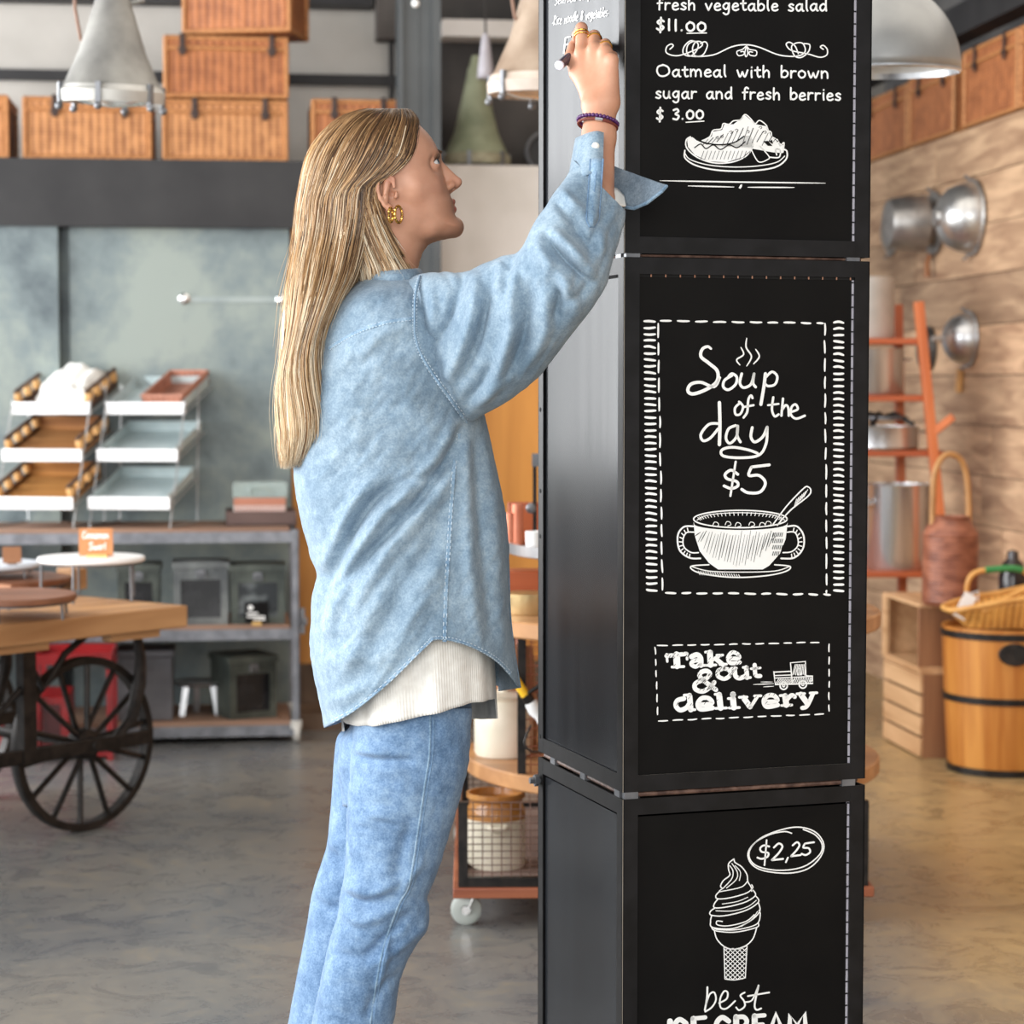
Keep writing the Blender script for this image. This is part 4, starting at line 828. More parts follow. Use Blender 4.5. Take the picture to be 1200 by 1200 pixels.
# small black sign card with white print
class Card(Ink):
    def __init__(s, t): s.mb = MB(); s.t = t
    def pt(s, x, y, e=0.0): return (x, -0.0022 - e, y)
p = on(284, FW + 0.012, 1); wx = hw(284, 312, FW)
t = thing('sign_card', 'small black sign card with white print standing on the middle shelf', 'sign', p + Vector((0, 0, 0.0)), YAW)
b = MB(); b.b2((0, -0.0015, 0.008), (wx, 0.0015, 0.08)); obj('card', b, M_board, t)
b = MB(); b.b2((wx * 0.3, -0.01, 0), (wx * 0.7, 0.01, 0.012)); obj('card_foot', b, mat('gold_paint', S(206, 164, 96), S(222, 182, 116), rough=0.4, metal=0.3), t)
ck = Card(t); ck.poly([(0.02 + 0.009 * math.cos(a), 0.062 + 0.009 * math.sin(a)) for a in np.linspace(0, 6.28, 14)[:-1]]); ck.stroke([(0.008, 0.042), (0.045, 0.042)], 0.006, 2); ck.stroke([(0.008, 0.03), (0.07, 0.029)], 0.006, 2); ck.stroke([(0.03, 0.02), (0.072, 0.02)], 0.005, 2); ck.done('print', t)

# market cart with spoked wheels
EA = R_(51); ce = Vector((math.cos(EA), math.sin(EA), 0)); cn = Vector((-math.sin(EA), math.cos(EA), 0))
wc = PH(99, 973, 0.0); RWH = 0.247
cart = thing('market_cart', 'wooden topped market cart with black spoked wheels', 'cart', (wc.x, wc.y, 0), EA)     # local x along its side, y to its far side
M_cartwood = wood('cart_deck_oak', S(150, 104, 64), S(206, 160, 112), axis=0, ring=14, rough=0.5)
b = MB(); ZD = 0.625
for i in range(5): b.b2((-1.6, -0.13 + i * 0.172, ZD - 0.062), (0.28, -0.13 + (i + 1) * 0.172 - 0.0015, ZD))
obj('deck', b, M_cartwood, cart, bevel=0.004)
def wheel(x, y, parent):
    w = MB(); prof = [(RWH - 0.022, -0.016), (RWH - 0.002, -0.018), (RWH, -0.014), (RWH, 0.014), (RWH - 0.002, 0.018), (RWH - 0.022, 0.016), (RWH - 0.022, -0.016)]
    rot = Matrix.Rotation(R_(90), 3, 'X'); w.lathe(prof, 56, (x, y, RWH), rot); o = obj('wheel', w, M_dark_iron, parent)
    s = MB()
    for k in range(14):
        a = 2 * math.pi * (k + 0.35) / 14; dx, dz = math.cos(a), math.sin(a)
        s.tube([(x + dx * 0.03, y + 0.012 * (-1) ** k, RWH + dz * 0.03), (x + dx * (RWH - 0.02), y, RWH + dz * (RWH - 0.02))], 0.0085, 7)
    obj('spokes', s, M_dark_iron, o)
    h = MB(); h.lathe([(0.001, -0.05), (0.02, -0.05), (0.024, -0.03), (0.042, -0.025), (0.046, 0), (0.042, 0.025), (0.024, 0.03), (0.02, 0.05), (0.001, 0.05)], 20, (x, y, RWH), rot); obj('hub', h, M_dark_iron, o)
for x in (0.0, -1.25):
    for y in (0.0, 0.62): wheel(x, y, cart)
b = MB()
for y in (-0.045, 0.56): b.b2((-1.5, y - 0.012, RWH - 0.02), (0.2, y + 0.012, RWH + 0.02))
for x in (0.0, -1.25): b.tube([(x, -0.06, RWH), (x, 0.68, RWH)], 0.014, 10)
obj('undercarriage', b, M_dark_iron, cart, bevel=0.003)
for x0, y in ((-0.235, -0.045), (-1.0, -0.045), (0.14, -0.045), (0.14, 0.56), (-0.235, 0.56)):
    b = MB(); top = 0.05 if x0 > 0 else 0.0
    if x0 > 0: b.tube([(x0 + 0.02, y, ZD - 0.062), (x0 + 0.035, y, ZD - 0.15), (x0 + 0.03, y, ZD - 0.22), (x0 + 0.0, y, RWH + 0.06), (x0 - 0.06, y, RWH + 0.01)], [0.013, 0.016, 0.02, 0.017, 0.013], 8)
    else: b.b2((x0 - 0.022, y - 0.016, RWH - 0.02), (x0 + 0.022, y + 0.016, ZD - 0.062))
    obj('leg', b, M_dark_iron, cart)
b = MB(); b.tube([(-0.235, -0.045, ZD - 0.1), (-0.18, -0.045, ZD - 0.2), (-0.1, -0.045, ZD - 0.11), (-0.03, -0.045, ZD - 0.07)], 0.01, 8); b.tube([(-0.235, -0.045, RWH + 0.2), (-0.34, -0.045, RWH + 0.12), (-0.37, -0.045, RWH + 0.02)], 0.01, 8); obj('scroll_bracket', b, M_dark_iron, cart)
b = MB(); b.b2((0.02, -0.1, ZD - 0.085), (0.2, -0.06, ZD - 0.062)); b.b2((-0.9, -0.1, ZD - 0.085), (-0.2, -0.06, ZD - 0.062)); obj('deck_batten', b, M_cartwood, cart)
# stands and boards on the cart
def round_stand(name, label, px, y_top, Y, r, m, zt_, legs, group, th=0.014, cat='stand', base=None):
    p = PX(px, y_top, Y); zd = base or ZD; t = thing(name, label, cat, (p.x, p.y, zd), 0.2, group); z = p.z - zd
    b = MB(); b.lathe([(0.001, z - th), (r - 0.003, z - th), (r, z - th + 0.003), (r, z - 0.003), (r - 0.003, z), (0.001, z)], 48); obj('top', b, m, t)
    b = MB()
    ring = [((r - 0.012) * math.cos(a), (r - 0.012) * math.sin(a), z - th - 0.003) for a in np.linspace(0, 6.283, 33)[:-1]]; b.tube(ring, 0.003, 6, closed=True); obj('ring', b, M_grey_steel, t)
    for k in range(legs):
        a = 2 * math.pi * (k + 0.45) / legs; b = MB(); x, y = (r - 0.012) * math.cos(a), (r - 0.012) * math.sin(a); b.tube([(x, y, z - th), (x * 1.02, y * 1.02, 0.003)], 0.0042, 7); obj('leg', b, M_grey_steel, t)
    return t, p
M_roundwood = wood('walnut_round_board', S(96, 58, 40), S(140, 92, 66), axis=0, ring=22, rough=0.5)
gS = 'round serving stands on the cart'
ws, wp = round_stand('cake_stand', 'round white topped wire stand carrying the kraft sign card', 107, 652, 6.5, 0.156, M_white, 0, 5, gS)
round_stand('serving_board', 'round walnut board on short wire legs at the front of the cart', 4, 696, 6.0, 0.196, M_roundwood, 0, 6, gS, 0.018)
_, bp = round_stand('serving_board', 'round walnut board behind the front one, left of the wooden block', -2, 676, 6.72, 0.215, M_roundwood, 0, 6, gS, 0.018)
round_stand('cake_stand', 'round pale blue topped wire stand cut off by the left edge, with kraft tags', -18, 659, 6.70, 0.165, mat('pale_blue_enamel', S(196, 208, 222), S(214, 222, 232), rough=0.3), 0, 5, gS, base=bp.z + 0.0005)
b0 = PX(87, 700, 6.86); t = tag(obj('wooden_block', MB().b2((-0.028, -0.03, 0), (0.028, 0.05, 0.065)), M_cartwood, bevel=0.003), 'small pale wooden block standing at the back of the cart', 'block'); t.location = (b0.x, b0.y, ZD); t.rotation_euler = (0, 0, EA)
# kraft sign card
M_kraft = mat('kraft_card', S(186, 122, 76), S(200, 138, 92), rough=0.8)
t = thing('sign_card', 'kraft sign card with white script standing on the white cake stand', 'sign', (wp.x - 0.03, wp.y - 0.03, wp.z), -0.04)
b = MB(); b.b2((0, -0.0015, 0.004), (0.1, 0.0015, 0.085)); obj('card', b, M_kraft, t)
b = MB(); b.b2((0.025, -0.012, 0), (0.085, 0.012, 0.009)); obj('card_foot', b, bpy.data.materials['gold_paint'], t)
ck = Card(t)
def ctext(s, x0, y0, xh, w, wid):
    tot = sum(G[c][0] + .1 for c in s); x = 0; k = wid / tot
    for c in s:
        for st in G[c][1]: ck.stroke([(x0 + (x + gx + 0.15 * gy) * k, y0 + gy * xh) for gx, gy in st], w, 4)
        x += G[c][0] + .1
G['C'] = (1.2, [[(1.0, 1.35), (.65, 1.6), (.15, 1.1), (.2, .3), (.65, 0), (1.05, .3)]]); G['G'] = G['C']
ctext('Cinnamon', 0.01, 0.055, 0.013, 0.0032, 0.078); ctext('Swirl', 0.028, 0.022, 0.013, 0.0034, 0.052); ck.done('script', t)
for i, (px, y, Y, lb) in enumerate(((14, 652, 6.62, 'blank kraft tag leaning up from the pale blue stand'), (3, 664, 6.42, 'kraft tag hanging low at the left edge in front of the pale blue stand'))):
    p = PX(px, y, Y); zt2 = PX(-18, 659, 6.70).z if i == 0 else ZD
    b = MB(); b.box((0, 0, 0.028), (0.055, 0.002, 0.05), Matrix.Rotation(R_(-20), 3, 'X')); b.box((0, 0.01, 0.004), (0.03, 0.03, 0.006)); t = tag(obj('price_tag', b, mat('dark_kraft', S(140, 96, 66), S(160, 112, 80), rough=0.8) if i == 0 else bpy.data.materials['dark_kraft'], bevel=0.0008), lb, 'tag'); t.location = (p.x, p.y, zt2 + 0.001); t.rotation_euler = (0, 0, 0.3 - i)
# red steel trolley standing behind the cart
M_red = mat('red_enamel', S(122, 16, 20), S(150, 26, 30), rough=0.35)
p = PH(40, 893, 0.0); t = thing('utility_trolley', 'red enamelled steel trolley standing behind the cart wheel', 'trolley', (p.x, p.y, 0), YAW)
b = MB(); wx = 0.26
b.b2((0, 0, 0.325), (wx, 0.3, 0.335))
for q in (((0, 0, 0.325), (wx, 0.006, 0.36)), ((0, 0.294, 0.325), (wx, 0.3, 0.36)), ((0, 0, 0.325), (0.006, 0.3, 0.36)), ((wx - 0.006, 0, 0.325), (wx, 0.3, 0.36))): b.b2(*q)
obj('top_tray', b, M_red, t, bevel=0.002)
for x in (0.0, wx - 0.02):
    for y in (0.0, 0.28): b = MB(); b.b2((x, y, 0), (x + 0.02, y + 0.02, 0.325)); obj('leg', b, M_red, t)
b = MB(); b.b2((0.02, 0.02, 0.03), (0.115, 0.28, 0.215)); obj('drawer_box', b, M_red, t, bevel=0.004); b = MB(); b.b2((0.03, 0.016, 0.06), (0.085, 0.021, 0.19)); obj('drawer_front', b, mat('dark_oxblood', S(60, 18, 20), S(76, 24, 26), rough=0.4), t)
b = MB(); b.b2((0.02, 0.02, 0.012), (wx - 0.02, 0.28, 0.022)); obj('bottom_shelf', b, M_red, t)
p = PH(-14, 897, 0.0); t = thing('metal_box', 'red lidded metal box under the cart at the left edge', 'box', (p.x, p.y, 0), YAW); b = MB(); b.b2((0, 0, 0), (0.12, 0.2, 0.14)); obj('body', b, M_red, t, bevel=0.004); b = MB(); b.b2((-0.004, -0.004, 0.14), (0.124, 0.204, 0.17)); obj('lid', b, M_red, t, bevel=0.004)

# conical industrial pendant lamps
M_lampgrey = mat('aged_grey_enamel', S(118, 116, 112), S(150, 148, 142), rough=0.5, metal=0.25, scale=(10, 10, 10), detail=6)
M_lens = mat('lamp_lens', S(196, 196, 190), S(220, 220, 214), rough=0.12, metal=0.6)
def cone_lamp(label, loc, R, H, m, band=None, cord=None, rot=(0, 0, 0), group=None, name='pendant_lamp', topbox=True):
    t = thing(name, label, 'lamp', loc, group=group, rot=rot)     # origin at the rim centre
    b = MB(); b.lathe([(R * 0.985, 0.2 * R), (R * 0.98, 0.32 * R), (R * 0.93, 0.38 * R), (R * 0.66, 1.0 * R), (R * 0.36, H * 0.8), (R * 0.24, H), (0.001, H)], 48); obj('shade', b, m, t)
    b = MB(); b.lathe([(R * 0.9, 0.02), (R, 0), (R * 1.02, 0.05 * R), (R, 0.3 * R), (R * 0.98, 0.33 * R)], 48); b.lathe([(R * 0.86, 0.012), (R * 1.03, 0.0), (R * 1.05, 0.03), (R * 0.99, 0.04)], 48); obj('rim_band', b, band or m, t)
    b = MB(); b.lathe([(0.001, -0.012), (R * 0.5, -0.006), (R * 0.88, 0.012)], 40); obj('lens', b, M_lens, t)
    for k in range(6):
        a = k * math.pi / 3 + 0.35; b = MB(); c, s_ = math.cos(a), math.sin(a)
        b.bar((R * 1.04 * c, R * 1.04 * s_, -0.012), (R * 1.04 * c, R * 1.04 * s_, R * 0.36), 0.014, 0.012, up=(c, s_, 0)); b.sphere((R * 1.06 * c, R * 1.06 * s_, -0.014), 0.011, 10, 6); obj('clamp', b, M_grey_steel, t)
    if topbox:
        b = MB(); b.box((R * 0.36, 0, H * 0.97), (R * 0.5, R * 0.3, R * 0.38)); b.tube([(R * .3, 0, H * .8), (R * .62, 0, H * .84)], R * .07, 8); obj('terminal_box', b, m, t, bevel=0.01)
    b = MB(); b.lathe([(0.001, H + 0.05), (R * 0.12, H + 0.05), (R * 0.2, H + 0.01), (R * 0.24, H)], 20); obj('cap', b, m, t)
    if cord: b = MB(); b.tube([(0, 0, H + 0.04), (0, 0, cord)], 0.006, 8); b.tube([(-R * .75, 0, cord), (-R * .74, 0.0, H * .75), (-R * .62, 0, H * .5), (-R * .56, 0, H * .48)], 0.005, 8); obj('cord', b, mat('rusty_cord', S(126, 96, 80), S(140, 110, 94), rough=0.7) if 'rusty_cord' not in bpy.data.materials else bpy.data.materials['rusty_cord'], t)
    return t
p = PX(131, 121, 6.1)
cone_lamp('large aged grey conical pendant lamp hanging in front of the hampers', p, 0.137, 0.335, M_lampgrey, mat('pale_lamp_band', S(168, 166, 160), S(196, 194, 188), rough=0.45, metal=0.3), cord=3.5 - p.z, rot=(R_(4), R_(1.5), 0.1))
p = PX(640, 112, 6.0)
cone_lamp('beige conical pendant lamp hanging half behind the pillar', p, 0.152, 0.40, mat('rusty_beige_enamel', S(128, 108, 90), S(164, 146, 128), rough=0.5, scale=(8, 8, 8)), mat('pale_rusty_band', S(176, 160, 146), S(206, 192, 180), rough=0.5), cord=3.5 - p.z, rot=(R_(2), 0, 0.4), topbox=False)
zl = pl[1]
p = at_w(558, WB + 0.2, zl + 0.02)
cone_lamp('verdigris green conical lamp shade standing on the pale ledge', p, 0.128, 0.37, mat('verdigris_enamel', S(122, 128, 102), S(158, 162, 134), rough=0.55, scale=(8, 8, 8)), mat('worn_green_band', S(124, 116, 92), S(166, 160, 134), rough=0.6, scale=(20, 20, 20)), name='lamp_shade', topbox=False)
p = PX(569, 92, 8.1)
t = thing('lamp_shade', 'small slim lavender grey conical shade hanging above the green one', 'lamp', p); b = MB(); b.lathe([(0.03, 0.0), (0.026, 0.04), (0.014, 0.14), (0.008, 0.16), (0.001, 0.16)], 24); obj('shade', b, mat('lavender_enamel', S(150, 146, 152), S(170, 166, 172), rough=0.5), t, solid=0.002); b = MB(); b.tube([(0, 0, 0.155), (0, 0, 3.5 - p.z)], 0.004, 6); obj('cord', b, M_dark_iron, t)
p = at_w(640, WB + 0.3, zl + 0.085)
t = thing('floodlight', 'black round lamp with a steel ring lying on the pale ledge', 'lamp', p, YAW); rx = Matrix.Rotation(R_(90), 3, 'X'); b = MB(); b.lathe([(0.001, -0.02), (0.07, -0.02), (0.075, 0.0), (0.06, -0.12), (0.001, -0.14)], 32, rot=rx); obj('housing', b, M_beamblack, t); b = MB(); b.tube([(0.077 * math.cos(a), -0.004, 0.077 * math.sin(a)) for a in np.linspace(0, 6.283, 37)[:-1]], 0.007, 8, closed=True); obj('ring', b, M_grey_steel, t); b = MB(); b.box((0, 0.04, -0.078), (0.06, 0.06, 0.012)); obj('foot', b, M_beamblack, t)
# bulb near the top of the column, junction box on the upper wall
p = PX(487, 4, 8.0); t = thing('light_bulb', 'small white light bulb hanging beside the grey column', 'bulb', p); b = MB(); b.sphere((0, 0, 0), 0.014, 14, 10); obj('glass', b, M_white, t); b = MB(); b.tube([(0, 0, 0.01), (0, 0, 0.05)], 0.012, 10); b.tube([(0, 0, 0.05), (0, 0, 3.5 - p.z)], 0.004, 6); obj('socket', b, M_grey_steel, t)
u0, z0 = PWm(441, 45, Wp - 0.12); t = thing('wall_box', 'dull brown grey box fixed high on the blockwork left of the column', 'box', RM(u0, Wp - 0.121, z0), YAW); b = MB(); b.b2((0, 0, 0), (0.1, 0.118, 0.4)); obj('body', b, mat('taupe_paint', S(84, 78, 74), S(100, 94, 90), rough=0.7), t, bevel=0.004); b = MB(); b.b2((0.055, 0.06, -0.3), (0.075, 0.08, 0.0)); obj('conduit', b, M_beamblack, t)
# ---------------------------------------------------------------- right background
gW = 'wicker hampers along the top of the plank wall'
def rw(px, u=UR): return PUm(px, 100, u)[0]
RZW = YAW + R_(-90)          # front faces the shop (towards -u)
def hamper_r(label, px0, px1, h, group):
    w0, w1 = rw(px1), rw(px0)          # px grows as w falls
    return hamper(label, RM(UR + 0.015, w1, ZT + 0.006), w1 - w0 - 0.015, 0.36, h, RZW, M_wick2, group)
hamper_r('russet wicker hamper on the plank wall, nearest the black pillar', 1006, 1060, 0.27, gW)
hamper_r('russet wicker hamper on the plank wall under the rim of the dome pendant', 1063, 1115, 0.28, gW)
hamper_r('russet wicker hamper on the plank wall right of the dome pendant', 1126, 1189, 0.29, gW)
hamper_r('wicker hamper on the plank wall cut off by the right edge of the photo', 1192, 1285, 0.29, gW)
# dome pendant
p = PX(1034, 84, 5.4); t = thing('pendant_lamp', 'big grey metal dome pendant half hidden behind the top of the pillar', 'lamp', p, rot=(R_(3), 0, 0))
R = 0.186; b = MB(); b.lathe([(R * math.cos(a), R * 1.12 * math.sin(a)) for a in np.linspace(0.02, 1.42, 16)] + [(0.03, R * 1.16), (0.001, R * 1.16)], 56)
obj('shade', b, mat('satin_grey_dome', S(140, 141, 140), S(158, 158, 156), rough=0.4, metal=0.4), t, solid=0.003)
b = MB(); b.lathe([(R * 0.97, 0.012), (R * 0.99, -0.004), (R * 1.012, 0.0), (R * 1.0, 0.012)], 56); obj('rim', b, M_alu, t)
b = MB(); b.lathe([(R * math.cos(a) * 0.97, R * 1.1 * math.sin(a)) for a in np.linspace(0.05, 1.4, 12)], 48); obj('inner_reflector', b, mat('pale_reflector', S(206, 206, 202), S(220, 220, 216), rough=0.4), t)
b = MB(); b.tube([(0, 0, R * 1.15), (0, 0, R * 1.3), (0, 0, 3.5 - p.z)], 0.007, 8); b.lathe([(0.03, 0), (0.03, 0.06), (0.012, 0.08)], 20, (0, 0, R * 1.15)); obj('cord', b, M_dark_iron, t); b = MB(); b.sphere((0, 0, 0.05), 0.04, 16, 10); obj('bulb', b, M_white, t)
# shades and pans mounted on the planks, axis pointing away from the wall (-u)
def on_wall(px, y, off=0.0): w, z = PUm(px, y, UR - off); return RM(UR - 0.001 - off, w, z)
AX = Matrix(((0, 0, -1), (0, 1, 0), (1, 0, 0)))       # local z -> -x
M_spun = mat('spun_aluminium', S(172, 172, 172), S(204, 204, 202), rough=0.3, metal=0.85, scale=(20, 20, 20))
M_spundk = mat('dull_spun_steel', S(146, 144, 142), S(172, 169, 166), rough=0.38, metal=0.8, scale=(20, 20, 20))
def wall_dome(label, px, y, r, prof, m, extra=None, name='wall_lamp', cat='lamp'):
    p = on_wall(px, y); t = thing(name, label, cat, p, YAW)
    b = MB(); b.lathe([(r * a, r * z) for a, z in prof], 44, rot=AX); obj('shade', b, m, t)
    b = MB(); b.tube([(-0.006, r * 1.02 * math.cos(a), r * 1.02 * math.sin(a)) for a in np.linspace(0, 6.283, 41)[:-1]], 0.006, 8, closed=True); obj('rim', b, m, t)
    for a in (1.45, -1.4): b = MB(); b.bar((-0.004, r * 1.02 * math.cos(a), r * 1.02 * math.sin(a)), (-0.03, r * 1.18 * math.cos(a), r * 1.18 * math.sin(a)), 0.016, 0.008); obj('clip', b, M_grey_steel, t)
    return t
hemi = [(1.0, 0.0), (0.985, 0.2), (0.93, 0.45), (0.8, 0.72), (0.6, 0.9), (0.4, 1.0), (0.28, 1.04), (0.24, 1.12), (0.001, 1.14)]
wall_dome('spun aluminium dome lamp on the plank wall, largest and rightmost of the row', 1141, 255, 0.134, hemi, M_spun)
pot = [(1.0, 0.0), (0.97, 0.1), (0.72, 0.16), (0.66, 0.3), (0.95, 0.42), (0.93, 0.9), (0.82, 1.5), (0.74, 1.62), (0.001, 1.66)]
t = wall_dome('deep dull steel pot shaped lamp in the middle of the row on the plank wall', 1096, 262, 0.118, pot, M_spundk)
b = MB(); b.tube([(-0.02, 0.0, -0.12), (-0.03, 0.0, -0.15), (-0.03, 0.0, -0.21)], [0.008, 0.011, 0.013], 10); obj('wooden_handle', b, wood('handle_wood', S(120, 72, 36), S(150, 96, 54), axis=2), t)
wall_dome('shallow aluminium disc lamp nearest the pillar in the row on the plank wall', 1046, 272, 0.092, [(1.0, 0.0), (0.96, 0.12), (0.8, 0.28), (0.5, 0.42), (0.2, 0.48), (0.001, 0.5)], M_spun)
t = wall_dome('small aluminium dome with a stud on the plank wall beside the ladder shelf', 1137, 397, 0.098, hemi[:-2] + [(0.24, 1.06), (0.12, 1.08), (0.1, 1.5), (0.001, 1.52)], M_alu)
wall_dome('dark round pan hanging on the plank wall behind the ladder shelf', 1090, 409, 0.082, [(1.0, 0.0), (0.98, 0.3), (0.9, 0.42), (0.001, 0.42)], mat('dark_pan', S(70, 66, 64), S(92, 88, 84), rough=0.4, metal=0.5), name='hanging_pan', cat='pan')
p = on_wall(1128, 446); t = tag(obj('wooden_peg', MB().box((-0.012, 0, 0), (0.022, 0.03, 0.09), Matrix.Rotation(R_(10), 3, 'X')), M_knob, bevel=0.004), 'pale wooden peg on the plank wall below the small studded dome', 'peg'); t.location = p; t.rotation_euler = (0, 0, YAW)

# orange ladder shelf with pots
ZL = 8.06; M_oran = wood('orange_pine', S(168, 84, 42), S(208, 118, 66), axis=2, ring=12, rough=0.45); M_oranx = wood('orange_pine_board', S(150, 70, 36), S(196, 104, 58), axis=0, ring=12, rough=0.45)
def LXp(px, y, Y=ZL): return PX(px, y, Y)
t = thing('ladder_shelf', 'orange stained wooden ladder shelf against the plank wall', 'shelf', (LXp(1018, 600).x, ZL, 0), 0)
ox = LXp(1018, 600).x
levels = []
for y, pxr in ((397, 1077), (463, 1088), (527, 1099), (667, 1094)):
    z = LXp(1018, y).z; xr = LXp(pxr, y).x - ox; levels.append((z, xr))
    b = MB(); b.b2((-0.42, -0.11, z - 0.022), (xr, 0.16, z)); obj('shelf_board', b, M_oranx, t, bevel=0.003)
for yy, xtop, xbot in ((-0.125, LXp(1069, 355).x - ox, LXp(1108, 640).x - ox - 0.015), (0.175, LXp(1062, 355).x - ox, LXp(1066, 640).x - ox)):
    b = MB(); zt_ = LXp(1067, 355).z; zb_ = 0.0; zm = LXp(1100, 640).z
    k = (zt_ - 0) / (zt_ - zm); xb = xtop + (xbot - xtop) * k
    b.bar((min(xb, 0.32), yy, 0.0), (xtop, yy, zt_), 0.03, 0.055, up=(0, 1, 0)); obj('rail', b, M_oran, t, bevel=0.003)
    b = MB(); b.bar((-0.48, yy, 0.0), (-0.30, yy, zt_), 0.03, 0.055, up=(0, 1, 0)); obj('rail', b, M_oran, t, bevel=0.003)
b = MB(); q = LXp(1094, 497); b.bar((q.x - ox - 0.03, -0.14, q.z - 0.03), (q.x - ox + 0.04, -0.16, q.z + 0.03), 0.02, 0.028); obj('peg', b, M_oran, t, bevel=0.003)
def pot_at(name, label, px, yb, lev, r, h, m, cat='pot', handles=True, lid=None, Y=None, group=None):
    Yc = (Y or ZL + 0.02); p = PX(px, 600, Yc); t = thing(name, label, cat, (p.x, Yc, levels[lev][0] + 0.0005), 0.3, group)
    b = MB(); b.lathe([(0.001, 0.0), (r * 0.94, 0.0), (r, 0.01), (r, h - 0.006), (r * 1.03, h), (r * 0.98, h), (r * 0.97, 0.012), (0.001, 0.01)], 40); obj('body', b, m, t)
    if handles:
        for s in (-1, 1):
            b = MB(); b.tube([(s * r, -0.035, h * 0.78), (s * (r + 0.028), -0.03, h * 0.76), (s * (r + 0.028), 0.03, h * 0.76), (s * r, 0.035, h * 0.78)], 0.006, 8); obj('handle', b, m, t)
    if lid:
        b = MB(); b.lathe([(r * 1.02, h + 0.001), (r * 1.02, h + 0.01), (r * 0.6, h + 0.028), (0.001, h + 0.034)], 40); b.lathe([(0.008, h + 0.03), (0.018, h + 0.05), (0.001, h + 0.06)], 16); obj('lid', b, m, t)
    return t
M_pale_tin = mat('pale_dull_tin', S(176, 172, 166), S(196, 192, 186), rough=0.45, metal=0.3, scale=(8, 8, 8))
pot_at('canister', 'tall pale tin canister on the top tier of the ladder shelf', 1018, 397, 0, 0.085, 0.222, M_pale_tin, 'canister', False)
pot_at('cooking_pot', 'aluminium cooking pot on the second tier of the ladder shelf', 1019, 463, 1, 0.116, 0.168, M_alu)
pot_at('cooking_pan', 'wide shallow aluminium pan on the third tier of the ladder shelf', 1030, 527, 2, 0.14, 0.085, M_alu, 'pan')
pot_at('stock_pot', 'big shiny aluminium stock pot on the lowest tier of the ladder shelf', 1052, 667, 3, 0.118, 0.31, mat('bright_aluminium', S(196, 198, 200), S(224, 226, 228), rough=0.26, metal=0.9, scale=(20, 20, 2)))
p = PX(1034, 600, ZL + 0.02); t = thing('stove_ring', 'dark iron trivet with twisted bars resting on the shallow pan', 'trivet', (p.x, ZL + 0.02, levels[2][0] + 0.087), 0.5); b = MB()
for k in range(5): a = k * 1.257; b.tube([(0, 0, 0.03), (0.05 * math.cos(a), 0.05 * math.sin(a), 0.045), (0.1 * math.cos(a), 0.1 * math.sin(a), 0.02), (0.13 * math.cos(a), 0.13 * math.sin(a), 0.006)], 0.008, 7)
obj('bars', b, M_dark_iron, t); b = MB(); b.tube([(0.085 * math.cos(a), 0.085 * math.sin(a), 0.028) for a in np.linspace(0, 6.283, 25)[:-1]], 0.007, 7, closed=True); obj('ring', b, M_grey_steel, t)
# crates by the wall
M_cr = wood('pale_pine_crate', S(178, 134, 92), S(220, 180, 136), axis=0, ring=16, rough=0.65)
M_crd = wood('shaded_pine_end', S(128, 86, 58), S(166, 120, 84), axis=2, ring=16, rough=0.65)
uf = 2.265; wA, wB = 7.19, 7.62; hA = 0.285; dep = 0.36
t = thing('wooden_crate', 'slatted pine crate on the floor under the open crate', 'crate', RM(uf, wB, 0), RZW)      # local x along the wall, y to the wall
Lc = wB - wA
b = MB()
for k in range(4): z0 = 0.006 + k * hA / 4; b.b2((0, 0, z0), (Lc, 0.012, z0 + hA / 4 - 0.009))
obj('front_slats', b, M_cr, t, bevel=0.002); b = MB()
for k in range(4): z0 = 0.006 + k * hA / 4; b.b2((0, dep - 0.012, z0), (Lc, dep, z0 + hA / 4 - 0.009))
obj('back_slats', b, M_cr, t, bevel=0.002)
for x in (0.0, Lc - 0.018): b = MB(); b.b2((x, 0.012, 0), (x + 0.018, dep - 0.012, hA)); obj('end_board', b, M_crd, t, bevel=0.002)
b = MB(); b.b2((0.018, 0.012, 0.008), (Lc - 0.018, dep - 0.012, 0.02)); obj('bottom_board', b, M_cr, t, bevel=0.002)
b = MB(); b.b2((0, 0, hA), (Lc, dep, hA + 0.012)); obj('top_board', b, M_cr, t, bevel=0.002)
hB = 0.225; zB = hA + 0.0125; Lu = Lc + 0.0
t = thing('wooden_crate', 'open pine crate on its side stacked on the slatted crate, with a dark bottle inside', 'crate', RM(uf - 0.005, wB + 0.005, zB), RZW)
for nm, q, m in (('top_board', ((0, 0, hB - 0.012), (Lu, dep, hB)), M_cr), ('bottom_board', ((0, 0, 0), (Lu, dep, 0.012)), M_cr), ('end_board', ((0, 0, 0.012), (0.014, dep, hB - 0.012)), M_cr), ('end_board', ((Lu - 0.014, 0, 0.012), (Lu, dep, hB - 0.012)), M_crd), ('back_board', ((0.014, dep - 0.012, 0.012), (Lu - 0.014, dep, hB - 0.012)), M_crd)):
    b = MB(); b.b2(*q); obj(nm, b, m, t, bevel=0.002)
b = MB(); b.b2((0.014, 0.0, 0.012), (0.05, 0.012, hB - 0.012)); obj('corner_batten', b, M_cr, t)
def lathe_thing(name, label, cat, loc, prof, m, part='body', n=36, rotz=0.0):
    t = thing(name, label, cat, loc, rotz); b = MB(); b.lathe(prof, n); obj(part, b, m, t); return t
p = RM(uf + 0.06, wA + 0.075, zB + 0.0125)
t = lathe_thing('bottle', 'small dark fluted bottle standing in the open crate beside the barrel', 'bottle', p, [(0.001, 0), (0.034, 0), (0.038, 0.01), (0.04, 0.06), (0.032, 0.09), (0.014, 0.11), (0.011, 0.14), (0.015, 0.16), (0.001, 0.16)], mat('dark_purple_glass', S(44, 36, 38), S(78, 68, 68), rough=0.25, scale=(40, 40, 3)))
